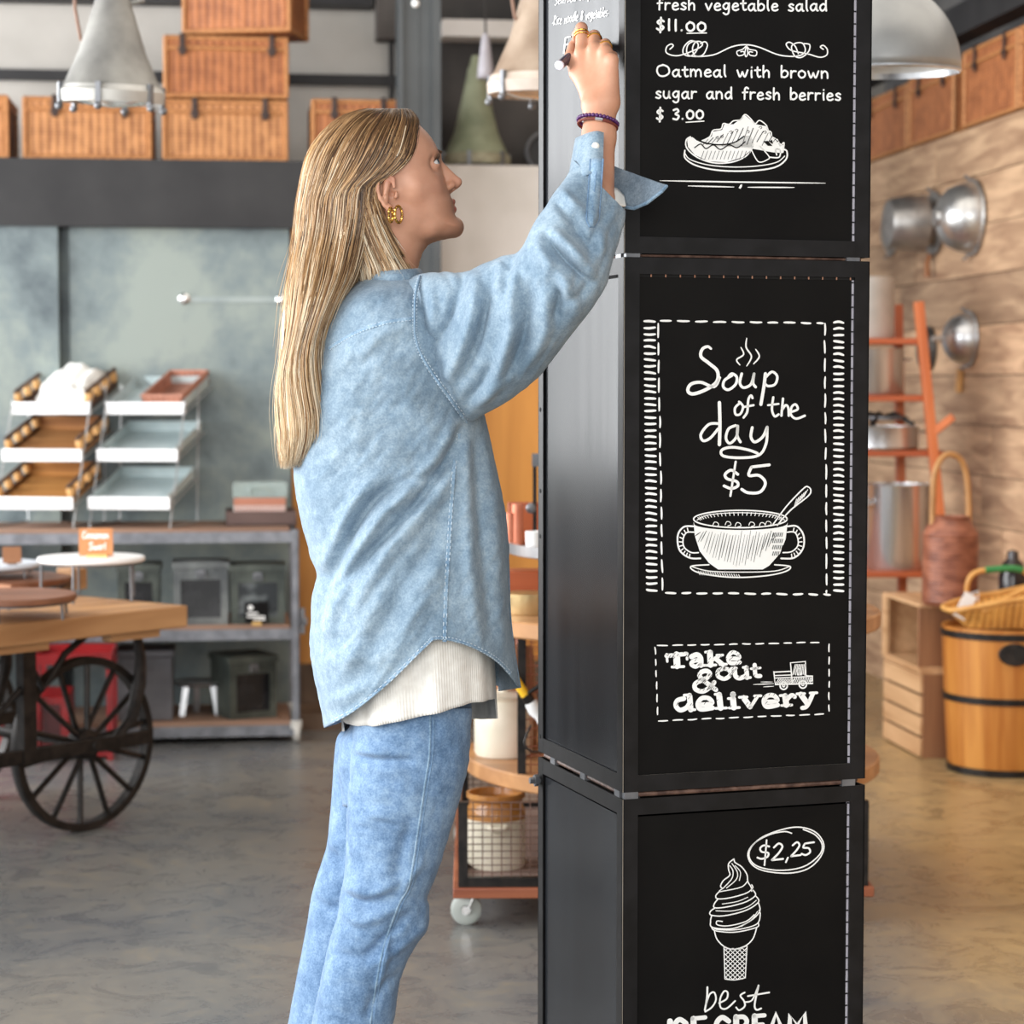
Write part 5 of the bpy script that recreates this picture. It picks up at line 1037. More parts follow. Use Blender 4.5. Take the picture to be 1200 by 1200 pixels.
# ribbed brown jug with cane hoop
p = PX(1113, 715, 7.4); pj = (p.x, 7.4, zB + hB + 0.001)
t = thing('ribbed_jar', 'ribbed reddish brown jar with a tall bent cane hoop handle on the open crate', 'jar', pj, 0.25)
prof = [(0.001, 0), (0.086, 0)]
for k in range(16): z = 0.008 + k * 0.0145; prof += [(0.0925, z + 0.003), (0.0945, z + 0.007), (0.0925, z + 0.011)]
prof += [(0.09, 0.245), (0.074, 0.27), (0.064, 0.285), (0.066, 0.295), (0.056, 0.297), (0.05, 0.285), (0.001, 0.28)]
b = MB(); b.lathe(prof, 40); obj('body', b, mat('red_brown_stoneware', S(112, 62, 44), S(158, 100, 76), rough=0.42, scale=(14, 14, 30)), t)
b = MB(); b.tube(cr([(-0.066, 0, 0.27), (-0.066, 0, 0.35), (-0.06, 0, 0.44), (-0.03, 0, 0.495), (0.01, 0, 0.5), (0.042, 0, 0.47), (0.06, 0, 0.4), (0.066, 0, 0.27)], 8), 0.0105, 10); obj('hoop_handle', b, mat('bent_cane', S(156, 110, 62), S(188, 140, 88), rough=0.5), t)
# barrel tub
pb = PX(1178, 760, 7.22); RB = 0.205; HB = 0.475
t = thing('barrel_tub', 'golden wooden barrel tub with black iron hoops by the plank wall', 'barrel', (pb.x, 7.22, 0), 0)
def stave_mat():
    m, nt, b_ = newmat('golden_staves'); tc = N(nt, 'ShaderNodeTexCoord'); sp = N(nt, 'ShaderNodeSeparateXYZ'); nt.links.new(tc.outputs['Object'], sp.inputs[0])
    at_ = N(nt, 'ShaderNodeMath', operation='ARCTAN2'); nt.links.new(sp.outputs[1], at_.inputs[0]); nt.links.new(sp.outputs[0], at_.inputs[1])
    ml = N(nt, 'ShaderNodeMath', operation='MULTIPLY'); ml.inputs[1].default_value = 20 / 6.2832; nt.links.new(at_.outputs[0], ml.inputs[0]); fl = N(nt, 'ShaderNodeMath', operation='FLOOR'); nt.links.new(ml.outputs[0], fl.inputs[0])
    wn = N(nt, 'ShaderNodeTexWhiteNoise', noise_dimensions='1D'); nt.links.new(fl.outputs[0], wn.inputs['W'])
    mp = N(nt, 'ShaderNodeMapping'); mp.inputs['Scale'].default_value = (22, 22, 1.6); nt.links.new(tc.outputs['Object'], mp.inputs[0]); nz = N(nt, 'ShaderNodeTexNoise', i_Scale=1.0, i_Detail=6.0); nt.links.new(mp.outputs[0], nz.inputs[0])
    ad = N(nt, 'ShaderNodeMath', operation='MULTIPLY_ADD'); ad.inputs[1].default_value = 0.35; nt.links.new(wn.outputs[0], ad.inputs[0]); nt.links.new(nz.outputs[0], ad.inputs[2])
    nt.links.new(ramp(nt, ad.outputs[0], [(0.35, S(132, 74, 24)), (0.6, S(176, 108, 42)), (0.9, S(206, 142, 68))]), b_.inputs['Base Color']); b_.inputs['Roughness'].default_value = 0.42
    fr = N(nt, 'ShaderNodeMath', operation='FRACT'); nt.links.new(ml.outputs[0], fr.inputs[0]); pg = N(nt, 'ShaderNodeMath', operation='PINGPONG'); pg.inputs[1].default_value = 0.5; nt.links.new(fr.outputs[0], pg.inputs[0]); st = N(nt, 'ShaderNodeMath', operation='SMOOTH_MIN'); st.inputs[1].default_value = 0.05; st.inputs[2].default_value = 0.02; nt.links.new(pg.outputs[0], st.inputs[0]); bump(nt, b_, st.outputs[0], 0.8, 0.01)
    return m
b = MB(); b.lathe([(0.001, 0.02), (RB * 0.86, 0.02), (RB * 0.87, 0.012), (RB * 0.89, 0.03), (RB * 0.95, HB * 0.5), (RB, HB), (RB * 0.93, HB), (RB * 0.9, HB - 0.015), (0.001, HB - 0.015)], 64); obj('staves', b, stave_mat(), t)
for z, r in ((0.012, 0.885), (HB * 0.515, 0.957), (HB - 0.022, 0.998)):
    b = MB(); b.lathe([(RB * r, -0.011), (RB * r + 0.004, -0.011), (RB * r + 0.004 + 0.001, 0.011), (RB * r, 0.011)], 64, (0, 0, z)); obj('hoop', b, M_dark_iron, t)
b = MB(); b.m = Matrix.Rotation(R_(-4), 4, 'Z')
pr = [(0.052 * math.cos(a) * (1.0), 0.036 * math.sin(a)) for a in np.linspace(0, 6.283, 25)[:-1]]
b.loft([[(x, -RB * 0.985 - 0.008, HB - 0.075 + z) for x, z in pr], [(x, -RB * 0.93, HB - 0.075 + z) for x, z in pr]]); obj('handle_plate', b, M_dark_iron, t, bevel=0.002)
b = MB(); b.box((0.012, -RB - 0.008, HB - 0.072), (0.05, 0.008, 0.034)); obj('handle_recess', b, mat('latch_black', S(14, 12, 12), S(20, 18, 17), rough=0.6), t)
# wicker trug with green bound handles, and dark bottle
ztop = HB - 0.0145; px_ = PX(1172, 720, 7.15)
M_trug = wicker('golden_trug_wicker', S(156, 100, 40), S(222, 164, 84), 0.022, 0.012); M_green = mat('green_binding', S(40, 116, 60), S(62, 146, 82), rough=0.5, scale=(80, 80, 80))
t = thing('wicker_trug', 'golden wicker trug with green bound handles lying on the barrel', 'basket', (pb.x + 0.0, 7.14, HB + 0.001), 0.06)
rings = []; nn = 40
for v in (0.0, 0.15, 0.4, 0.7, 1.0):
    ring = []
    for j in range(nn):
        a = 2 * math.pi * j / nn; sx = 0.15 + 0.065 * v; sy = 0.08 + 0.035 * v; c, s_ = math.cos(a), math.sin(a)
        x = sx * math.copysign(abs(c) ** 0.6, c); y = sy * math.copysign(abs(s_) ** 0.6, s_); z = 0.006 + 0.085 * v * (1 + 0.55 * max(0, (x + 0.05) / 0.215)) - 0.03 * v * max(0, -(x + 0.08) / 0.13)
        ring.append((x, y, z))
    rings.append(ring)
b = MB(); b.loft(rings, cap=False); b.add(rings[0], [tuple(range(nn))]); obj('body', b, M_trug, t, solid=0.006)
b = MB(); b.tube(rings[-1], 0.009, 8, closed=True); obj('rim', b, mat('golden_cane', S(196, 140, 70), S(226, 172, 98), rough=0.5), t)
for yy in (-0.10, 0.105):
    P = cr([(-0.11, yy, 0.055), (-0.12, yy * 0.9, 0.12), (-0.10, yy * 0.85, 0.165), (-0.04, yy * 0.8, 0.18), (0.05, yy * 0.8, 0.18), (0.09, yy * 0.85, 0.15), (0.11, yy, 0.115)] if yy > 0 else [(-0.12, yy, 0.06), (-0.05, yy, 0.10), (0.0, yy, 0.125), (0.06, yy, 0.145), (0.13, yy, 0.15), (0.18, yy, 0.13)], 6)
    b = MB(); b.tube(P, 0.0095, 9); h_ = obj('handle', b, bpy.data.materials['golden_cane'], t); k0, k1 = (int(len(P) * .45), int(len(P) * .72)) if yy > 0 else (int(len(P) * .55), int(len(P) * .85)); b = MB(); b.tube(P[k0:k1], 0.0112, 10); obj('green_binding', b, M_green, h_)
b = MB(); b.box((-0.168, -0.06, 0.075), (0.042, 0.003, 0.085), Matrix.Rotation(R_(28), 3, 'Y')); tg = obj('price_tag', b, M_white, t); b = MB(); b.tube([(-0.15, -0.062, 0.115), (-0.13, -0.075, 0.125), (-0.125, -0.06, 0.09)], 0.0016, 5); obj('string', b, M_white, tg)
p = PX(1187, 640, 7.345); t = lathe_thing('bottle', 'dark glass bottle standing behind the wicker trug on the barrel', 'bottle', (p.x, 7.345, HB + 0.001), [(0.001, 0), (0.04, 0), (0.046, 0.02), (0.046, 0.15), (0.034, 0.19), (0.02, 0.205), (0.018, 0.23), (0.001, 0.235)], mat('black_glass', S(36, 32, 34), S(58, 52, 54), rough=0.1))

# ---------------------------------------------------------------- tiered trolley behind the pillar
YT = 5.08; xl = PX(537, 1040, YT).x; xr = PX(1019, 1040, YT).x; WT = xr - xl
tro = thing('display_trolley', 'tiered display trolley with round wooden tops, wire mesh cages and casters', 'trolley', (xl, YT, 0), R_(1.0))
M_twood = wood('trolley_timber', S(128, 66, 42), S(176, 106, 72), axis=0, ring=14, rough=0.5); M_ttop = wood('trolley_round_top', S(150, 104, 66), S(196, 146, 98), axis=0, ring=10, rough=0.4); M_tpl = wood('pale_mauve_board', S(126, 104, 96), S(156, 134, 124), axis=0, ring=14, rough=0.6)
M_mesh = mat('rusty_wire_mesh', S(96, 72, 62), S(134, 104, 92), rough=0.5, metal=0.4)
zbase = PX(537, 1046, YT).z
b = MB(); b.b2((-0.012, -0.012, zbase - 0.012), (WT + 0.012, WT + 0.012, zbase + 0.012)); obj('base_board', b, M_twood, tro, bevel=0.003)
b = MB(); b.b2((0.006, 0.006, zbase + 0.012), (WT - 0.006, WT - 0.006, zbase + 0.02)); obj('deck_board', b, M_tpl, tro)
for x in (0.03, WT - 0.03):
    for y in (0.04, WT - 0.04):
        c = MB(); c.lathe([(0.012, -0.011), (0.03, -0.012), (0.036, -0.008), (0.036, 0.008), (0.03, 0.012), (0.012, 0.011), (0.012, -0.011)], 24, (x - 0.012, y, 0.036), Matrix.Rotation(R_(90), 3, 'X')); w_o = obj('caster', c, mat('grey_rubber_wheel', S(160, 166, 160), S(186, 190, 184), rough=0.5) if 'grey_rubber_wheel' not in bpy.data.materials else bpy.data.materials['grey_rubber_wheel'], tro)
        c = MB(); c.tube([(x - 0.012, y - 0.016, 0.036), (x - 0.012, y + 0.016, 0.036)], 0.011, 10); c.bar((x - 0.01, y - 0.016, 0.036), (x + 0.006, y - 0.016, zbase - 0.012), 0.02, 0.004); c.bar((x - 0.01, y + 0.016, 0.036), (x + 0.006, y + 0.016, zbase - 0.012), 0.02, 0.004); obj('caster_fork', c, M_chrome, w_o)
zt1 = PX(1030, 880, YT + WT / 2).z; zt2 = PX(1030, 712, YT + WT / 2).z; zt3 = PX(610, 634, YT + WT / 2).z
cx = WT / 2; cxx = cx + 0.058
for nm, z, r, th, m in (('round_top', zt1, WT * 0.5 + 0.045, 0.04, M_ttop), ('round_top', zt2, WT * 0.5 + 0.045, 0.04, M_ttop)):
    b = MB(); b.lathe([(0.001, -th), (r - 0.004, -th), (r, -th + 0.004), (r, -0.004), (r - 0.004, 0), (0.001, 0)], 72, (cxx, cx, z)); obj(nm, b, m, tro)
for x in (0.0, WT - 0.022):
    for y in (0.0, WT - 0.022):
        b = MB(); b.b2((x, y, zbase + 0.012), (x + 0.022, y + 0.022, zt1 - 0.041)); obj('post', b, M_dark_iron, tro)
k = 0.125
for x in (0.14, WT - 0.16):
    for y in (0.14, WT - 0.16): b = MB(); b.b2((x, y, zt1), (x + 0.02, y + 0.02, zt2 - 0.04)); obj('post', b, M_dark_iron, tro)
b = MB(); b.b2((WT * .5 + 0.40, 0.42, zt1), (WT * .5 + 0.42, 0.44, zt2 - 0.04)); obj('post', b, M_dark_iron, tro)
def mesh_panel(b, p0, du, dz, nu, nz, r=0.0013):
    p0 = Vector(p0); du = Vector(du)
    for i in range(nu + 1): b.tube([p0 + du * (i / nu), p0 + du * (i / nu) + Vector((0, 0, dz))], r, 4, cap=False)
    for j in range(nz + 1): b.tube([p0 + Vector((0, 0, dz * j / nz)), p0 + du + Vector((0, 0, dz * j / nz))], r, 4, cap=False)
h1_ = zt1 - 0.042 - zbase - 0.014
for p0, du in (((0.012, 0.006, zbase + 0.014), (WT - 0.024, 0, 0)), ((0.012, WT - 0.006, zbase + 0.014), (WT - 0.024, 0, 0)), ((0.006, 0.012, zbase + 0.014), (0, WT - 0.024, 0)), ((WT - 0.006, 0.012, zbase + 0.014), (0, WT - 0.024, 0))):
    b = MB(); mesh_panel(b, p0, du, h1_, 42, 12); obj('wire_panel', b, M_mesh, tro)
b = MB()
for y in (0.0, WT - 0.02): b.b2((0.02, y, zbase + 0.012), (WT - 0.02, y + 0.02, zbase + 0.034))
for x in (0.0, WT - 0.02): b.b2((x, 0.02, zbase + 0.012), (x + 0.02, WT - 0.02, zbase + 0.034))
obj('cage_rail', b, M_dark_iron, tro)
for p0, du in (((0.15, 0.15, zt1), (WT - 0.3, 0, 0)), ((0.15, WT - 0.15, zt1), (WT - 0.3, 0, 0)), ((0.15, 0.15, zt1), (0, WT - 0.3, 0))):
    b = MB(); mesh_panel(b, p0, du, zt2 - 0.04 - zt1, 30, 15); obj('wire_panel', b, mat('coppery_wire_mesh', S(150, 92, 72), S(186, 124, 102), rough=0.45, metal=0.4) if 'coppery_wire_mesh' not in bpy.data.materials else bpy.data.materials['coppery_wire_mesh'], tro)
b = MB()
for p0 in ((0.28, 0.28), (WT - 0.3, 0.28), (0.28, WT - 0.3), (WT - 0.3, WT - 0.3)): b.tube([(p0[0], p0[1], zt2), (p0[0], p0[1], zt3 - 0.03)], 0.01, 8)
obj('upper_post', b, M_dark_iron, tro)
r3 = PX(790, 634, YT + WT / 2).x - PX(596, 634, YT + WT / 2).x
b = MB(); b.lathe([(0.001, -0.03), (r3 * 0.97, -0.03), (r3, -0.026), (r3 * 1.005, 0.0), (r3 * 0.985, 0.0), (r3 * 0.97, -0.018), (0.001, -0.018)], 64, (cxx, cx, zt3)); obj('steel_tray_top', b, M_alu, tro)
def tw(x, y, z): return WM[tro.name] @ Vector((x, y, z))
M_crock = mat('cream_stoneware', S(214, 204, 182), S(232, 224, 206), rough=0.3); M_amber = mat('amber_glaze', S(160, 104, 50), S(196, 142, 80), rough=0.2)
def crock(label, px, Y, z, r, h, group):
    p = PX(px, 700, Y); t = thing('stoneware_crock', label, 'crock', (p.x, Y, z), 0.3, group)
    b = MB(); b.lathe([(0.001, 0), (r * 0.96, 0), (r, 0.008), (r, h * 0.66)], 44); obj('body', b, M_crock, t)
    b = MB(); b.lathe([(r, h * 0.66), (r, h * 0.78), (r * 0.9, h * 0.84), (r * 0.9, h * 0.9), (r * 1.0, h * 0.94), (r * 1.0, h), (r * 0.9, h), (r * 0.86, h * 0.9), (0.001, h * 0.86)], 44); obj('glazed_neck', b, M_amber, t)
    for s in (-1, 1): b = MB(); a = s * 1.2 - 0.6; c, s_ = math.cos(a), math.sin(a); b.tube([(r * c * 0.98 - 0.02 * s_, r * s_ * .98 + 0.02 * c, h * 0.6), (r * 1.14 * c - 0.014 * s_, r * 1.14 * s_ + 0.014 * c, h * 0.57), (r * 1.14 * c + 0.014 * s_, r * 1.14 * s_ - 0.014 * c, h * 0.57), (r * c * 0.98 + 0.02 * s_, r * s_ * .98 - 0.02 * c, h * 0.6)], 0.007, 8); obj('lug_handle', b, M_crock, t)
    return t
gC = 'stoneware crocks in the trolley cages'
crock('cream crock with amber neck in the lower mesh cage, left of the pillar', 581, YT + 0.2, zbase + 0.0205, 0.071, 0.178, gC)
p = PX(590, 700, YT + 0.42); t = thing('stoneware_crock', 'pale cream crock in the upper mesh cage behind the shirt hem', 'crock', (p.x, YT + 0.42, zt1 + 0.0005), 0, gC); b = MB(); b.lathe([(0.001, 0), (0.068, 0), (0.073, 0.008), (0.073, 0.12), (0.06, 0.14), (0.064, 0.15), (0.001, 0.15)], 40); obj('body', b, M_crock, t); b = MB(); b.lathe([(0.001, 0.171), (0.012, 0.17), (0.014, 0.16), (0.05, 0.155), (0.062, 0.1505), (0.001, 0.1505)], 32); obj('lid', b, M_crock, t)
p = PX(604, 700, YT + 0.5); lathe_thing('stoneware_jar', 'tall brown jar with a pale lid in the upper cage, left of the pillar edge', 'jar', (p.x - 0.0, YT + 0.56, zt1 + 0.0005), [(0.001, 0), (0.055, 0), (0.058, 0.06), (0.05, 0.2), (0.045, 0.255), (0.001, 0.257)], mat('brown_glaze', S(130, 84, 56), S(160, 112, 80), rough=0.3))
t = lathe_thing('brass_tin', 'brass tin with a bright band under the steel tray, left of the pillar edge', 'tin', (PX(620, 700, YT + 0.3).x, YT + 0.34, zt2 + 0.0005), [(0.001, 0), (0.062, 0), (0.064, 0.006), (0.064, 0.05), (0.001, 0.052)], mat('brass_tin', S(190, 160, 110), S(214, 188, 140), rough=0.3, metal=0.7))
t = tag(obj('wooden_box', MB().b2((-0.09, -0.05, 0), (0.09, 0.05, 0.085)), M_oranx, bevel=0.004), 'orange brown wooden box under the steel tray behind the brass tin', 'box'); t.location = (PX(628, 700, YT + 0.5).x, YT + 0.6, zt2 + 0.0005)
t = lathe_thing('mug', 'white mug on the steel tray touching the pillar edge', 'mug', (PX(626, 700, YT + 0.3).x, YT + 0.36, zt3 - 0.0175), [(0.001, 0), (0.02, 0), (0.021, 0.05), (0.019, 0.05), (0.018, 0.006), (0.001, 0.005)], M_white)
M_cop = mat('copper_tube', S(196, 112, 84), S(220, 144, 116), rough=0.35, metal=0.5)
for i, (px, h) in enumerate(((598, 0.09), (606, 0.112))): t = lathe_thing('copper_canister', ('short' if i == 0 else 'tall') + ' slim copper canister on the steel tray', 'canister', (PX(px, 700, YT + 0.42).x, YT + 0.45, zt3 - 0.0175), [(0.001, 0), (0.014, 0), (0.014, h), (0.001, h + 0.002)], M_cop)
t = tag(obj('cutting_board', MB().b2((-0.05, -0.01, 0), (0.05, 0.01, 0.11)), M_oranx, bevel=0.003), 'orange wooden panel standing behind the copper canisters', 'board'); t.location = (PX(618, 700, YT + 0.55).x, YT + 0.58, zt3 - 0.0175)
p = PX(630, 700, YT + 0.46); t = thing('tap_stand', 'black framed dispenser stand rising beside the pillar edge', 'stand', (p.x, YT + 0.48, zt3 - 0.0175), 0)
b = MB(); b.b2((-0.012, -0.012, 0), (-0.002, 0.012, 0.235)); b.b2((0.03, -0.012, 0), (0.04, 0.012, 0.235)); b.b2((-0.012, -0.012, 0), (0.04, 0.012, 0.008)); obj('frame', b, M_dark_iron, t); b = MB(); b.b2((-0.014, -0.014, 0.205), (0.042, 0.014, 0.237)); obj('top_bar', b, M_grey_steel, t); b = MB(); b.sphere((-0.016, -0.006, 0.1), 0.014, 12, 8); obj('tap', b, M_grey_steel, t)
# yellow torch and cable hanging on the upper cage
p = PX(612, 815, YT + 0.1); q = PX(640, 850, YT + 0.1); ax = (q - p)
t = thing('hand_pump', 'yellow and white hand pump leaning behind the shirt hem', 'pump', (q.x, YT + 0.1, zt1 + 0.001), 0)
def rl(v): return Vector(v) - Vector((q.x, YT + 0.1, zt1 + 0.001))
a0, a1, a2, a3 = PX(601, 792, YT + 0.1), PX(616, 815, YT + 0.1), PX(622, 823, YT + 0.1), PX(646, 868, YT + 0.1)
b = MB(); b.tube([rl(a0), rl(a1)], 0.011, 14); obj('yellow_barrel', b, mat('yellow_plastic', S(236, 178, 24), S(246, 194, 46), rough=0.35), t)
b = MB(); b.tube([rl(a1), rl(a2)], [0.014, 0.012], 14); b.tube([rl(a2 + Vector((-0.01, -0.004, 0.02))), rl(a2 + Vector((0.03, -0.004, 0.045)))], 0.005, 8); obj('grip', b, M_dark_iron, t)
b = MB(); b.tube([rl(a2), rl(a2) + (a3 - a2) * 0.22, rl(a2) + (a3 - a2) * 0.4, rl(a3)], [0.015, 0.017, 0.009, 0.009], 14); obj('white_tip', b, M_white, t)
b = MB(); b.tube([rl(a) for a in cr([PX(622, 850, YT + 0.08), PX(617, 862, YT + 0.06), PX(615, 872, YT + 0.05), PX(622, 880, YT + 0.05), PX(640, 882, YT + 0.06)], 6)], 0.0025, 6); obj('hose', b, M_dark_iron, t)
# ---------------------------------------------------------------- the woman writing on the pillar
from mathutils import noise as mnoise
K = ZW / FPX                                   # metres per photo pixel at her plane
def Wp3(px, py, d=0.0): return PX(px, py, ZW + d)
foot = PH(395, 1345, 0.0)
per = thing('person', 'person with long blonde hair in an oversized denim shirt and blue jeans, writing on the pillar with raised right hand', 'person', (foot.x, ZW, 0))
per['label'] = 'long haired blonde person in oversized denim shirt and blue jeans writing on the pillar'
def interp(tab, y):
    ys = [a for a, b in tab]; return float(np.interp(y, ys, [b for a, b in tab]))
def smooth_tab(tab, n=6):
    q = cr(tab, n); q = sorted([(float(a), float(b)) for a, b in q]); return q
# ---- surface nets on a signed field
def surface_nets(F, org, h):
    S_ = F < 0; nx, ny, nz = F.shape
    off = [(i, j, k) for i in (0, 1) for j in (0, 1) for k in (0, 1)]
    def corner(A, o): return A[o[0]:nx - 1 + o[0], o[1]:ny - 1 + o[1], o[2]:nz - 1 + o[2]]
    cnt = sum(corner(S_, o).astype(np.int8) for o in off); act = (cnt > 0) & (cnt < 8)
    idx = -np.ones(act.shape, np.int64); ii = np.argwhere(act); idx[act] = np.arange(len(ii))
    acc = np.zeros((len(ii), 3)); num = np.zeros(len(ii))
    for a in off:
        for ax in range(3):
            if a[ax] == 1: continue
            b = list(a); b[ax] = 1; fa = corner(F, a)[act]; fb = corner(F, tuple(b))[act]; cr_ = (fa < 0) != (fb < 0)
            t = np.where(cr_, fa / np.where(cr_, fa - fb, 1), 0); p = np.tile(np.array(a, float), (len(ii), 1)); p[:, ax] += t
            acc[cr_] += p[cr_]; num[cr_] += 1
    V = (ii + acc / num[:, None]) * h + np.array(org)
    faces = []
    for ax in range(3):
        sl0 = [slice(1, -1)] * 3; a = [slice(1, n - 1) for n in F.shape]; b = list(a); a[ax] = slice(0, F.shape[ax] - 1); b[ax] = slice(1, F.shape[ax])
        A = S_[tuple(a)]; B = S_[tuple(b)]; cr_ = np.argwhere(A != B); fl = A[tuple(cr_.T)]
        base = cr_.copy(); u, v = [x for x in range(3) if x != ax]; base[:, u] += 1; base[:, v] += 1
        def cell(du, dv): c = base.copy(); c[:, u] -= du; c[:, v] -= dv; return idx[tuple(c.T)]
        q = np.stack([cell(0, 0), cell(1, 0), cell(1, 1), cell(0, 1)], 1); faces.append(q[(q >= 0).all(1)])
    return V, np.concatenate(faces)
def seg(P, a, b, r1, r2=None):
    a = np.array(a, float); b = np.array(b, float); r2 = r1 if r2 is None else r2; ab = b - a; t = np.clip(((P - a) @ ab) / max(1e-12, ab @ ab), 0, 1)
    return np.linalg.norm(P - a - t[..., None] * ab, axis=-1) - (r1 + (r2 - r1) * t)
def smin(a, b, k): h = np.clip(0.5 + 0.5 * (b - a) / k, 0, 1); return b + (a - b) * h - k * h * (1 - h)
def smax(a, b, k): return -smin(-a, -b, k)
def grid(lo, hi, h):
    n = [int((b - a) / h) + 1 for a, b in zip(lo, hi)]; ax = [a + h * np.arange(m) for a, m in zip(lo, n)]
    return np.stack(np.meshgrid(*ax, indexing='ij'), -1)
bodyV = []; bodyF = []; lipA = []; nb = 0
def add_body(V, Fc, lip=None):
    global nb
    bodyV.append(np.asarray(V)); bodyF.append(np.asarray(Fc) + nb); lipA.append(np.zeros(len(V)) if lip is None else lip); nb += len(V)
# ---- head and neck, local frame a = forward, c = lateral (negative towards the camera), b = up
PSI = R_(8); HO = Wp3(455, 205, 0.0); cps, sps = math.cos(PSI), math.sin(PSI)
KA = K / cps
def hp(px, py, c=0.0): return np.array(((px - 455) * KA, c, (205 - py) * K))
out = [(488, 145), (494, 150), (501, 157), (508, 167), (512, 176), (514.5, 182), (515.2, 188), (515.5, 194), (517, 201), (519.5, 209), (522, 217), (525, 225), (528, 232), (529.5, 239), (530.5, 246), (532.5, 252), (536.5, 257), (539.5, 262), (539.5, 268), (535, 273.5), (525, 277.5), (511, 281), (502, 285), (495.5, 293), (491.5, 303), (489, 315), (488, 335), (488, 352), (420, 352), (416, 330), (412, 310), (404, 290), (392, 265), (380, 240), (374, 215), (374, 190), (380, 165), (395, 146), (420, 134), (448, 131), (470, 135)]
po = np.array([hp(x, y)[[0, 2]] for x, y in cr(out, 5, True)])
hstep = 0.0021
lo = (-0.135, -0.100, -0.205); hi = (0.140, 0.100, 0.115)
P = grid(lo, hi, hstep); A2 = P[:, 0, :, 0]; B2 = P[:, 0, :, 2]
d2 = np.full(A2.shape, 1e9); ins = np.zeros(A2.shape, bool)
for i in range(len(po)):
    x0, y0 = po[i]; x1, y1 = po[(i + 1) % len(po)]; ex, ey = x1 - x0, y1 - y0
    t = np.clip(((A2 - x0) * ex + (B2 - y0) * ey) / (ex * ex + ey * ey + 1e-12), 0, 1); d2 = np.minimum(d2, np.hypot(A2 - x0 - t * ex, B2 - y0 - t * ey))
    cc = ((y0 > B2) != (y1 > B2)); ins ^= cc & (A2 < (x1 - x0) * (B2 - y0) / (np.where(abs(y1 - y0) < 1e-12, 1e-12, y1 - y0)) + x0)
dl = np.where(ins, d2, -d2)
ypx = 205 - B2 / K
Wl = np.interp(ypx, [120, 170, 205, 235, 262, 285, 310, 350], [0.070, 0.076, 0.075, 0.068, 0.058, 0.052, 0.052, 0.056])
RR = np.interp(ypx, [120, 200, 240, 280, 350], [0.070, 0.072, 0.062, 0.052, 0.05])
tt = np.clip(dl / RR, 0, 1); yy = Wl * np.sqrt(np.maximum(0, 1 - (1 - tt) ** 2))
yy_head = yy.copy(); lo_head = lo
C = np.abs(P[..., 1]); F = np.where(dl[:, None, :] > 0, C - yy[:, None, :], np.hypot(dl[:, None, :], C)) * 0.75
PM_ = P.copy(); PM_[..., 1] = -C               # mirrored: lateral features built on the camera side, c < 0
def U_(f, k):
    global F
    F = smin(F, f, k)
U_(seg(PM_, hp(514, 191, 0), hp(534.5, 211.5, 0), 0.0055, 0.0072), 0.007)
U_(seg(PM_, hp(517, 199, 0), hp(528.5, 213.5, 0), 0.0078), 0.006); U_(seg(PM_, hp(520, 208, 0), hp(527, 217, 0), 0.0088), 0.006)
U_(seg(PM_, hp(535.2, 212.6, 0), hp(533.8, 214, 0), 0.0074), 0.005)
U_(seg(PM_, hp(533, 216, 0), hp(525.5, 222.5, 0), 0.0048), 0.004)
U_(seg(PM_, hp(527.5, 216.5, -0.0095), hp(524, 219, -0.011), 0.0062), 0.006)
U_(seg(PM_, hp(511, 181, -0.006), hp(504, 180, -0.033), 0.0055), 0.012)
U_(seg(PM_, hp(499, 219, -0.040), hp(482, 222, -0.056), 0.014), 0.022)
U_(seg(PM_, hp(466, 256, -0.050), hp(500, 268, -0.036), 0.010), 0.02); U_(seg(PM_, hp(500, 268, -0.036), hp(531, 267, -0.008), 0.010, 0.008), 0.018)
U_(seg(PM_, hp(533, 263, 0), hp(532, 266, -0.006), 0.0095), 0.012)
U_(seg(PM_, hp(529.8, 235, 0), hp(523, 239.2, -0.017), 0.0050, 0.003), 0.005)
U_(seg(PM_, hp(530.6, 244, 0), hp(523.5, 242, -0.016), 0.0058, 0.003), 0.005)
F = smax(F, -seg(PM_, hp(535, 239.7, 0), hp(521, 241, -0.0185), 0.0011), 0.002)
F = smax(F, -seg(PM_, hp(529.5, 220.5, -0.0058), hp(528.5, 217, -0.0058), 0.0026), 0.002)
F = smax(F, -seg(PM_, hp(512, 193, -0.032), hp(506, 194, -0.045), 0.0076), 0.016)
EY = hp(503.8, 193.6, -0.0315); ER = 0.0118
th = R_(19); gf = np.array((math.cos(th), 0, math.sin(th))); gu = np.array((-math.sin(th), 0, math.cos(th)))
q = PM_ - EY; rq = np.linalg.norm(q, axis=-1) + 1e-9; el_ = np.arcsin(np.clip((q @ gu) / rq, -1, 1)); az = np.arctan2(-q[..., 1], q @ gf)
fis = (R_(21) * np.sqrt(np.clip(1 - ((az - R_(22)) / R_(62)) ** 2, 0, 1)) - np.abs(el_ - R_(3))) * rq
lid = np.maximum(rq - ER - 0.0016, fis); U_(np.where(rq < 0.02, lid, 1.0), 0.0055)
F = np.maximum(F, np.where(rq < ER + 0.004, np.minimum(fis, ER + 0.0016 - rq + 0.01), -1))
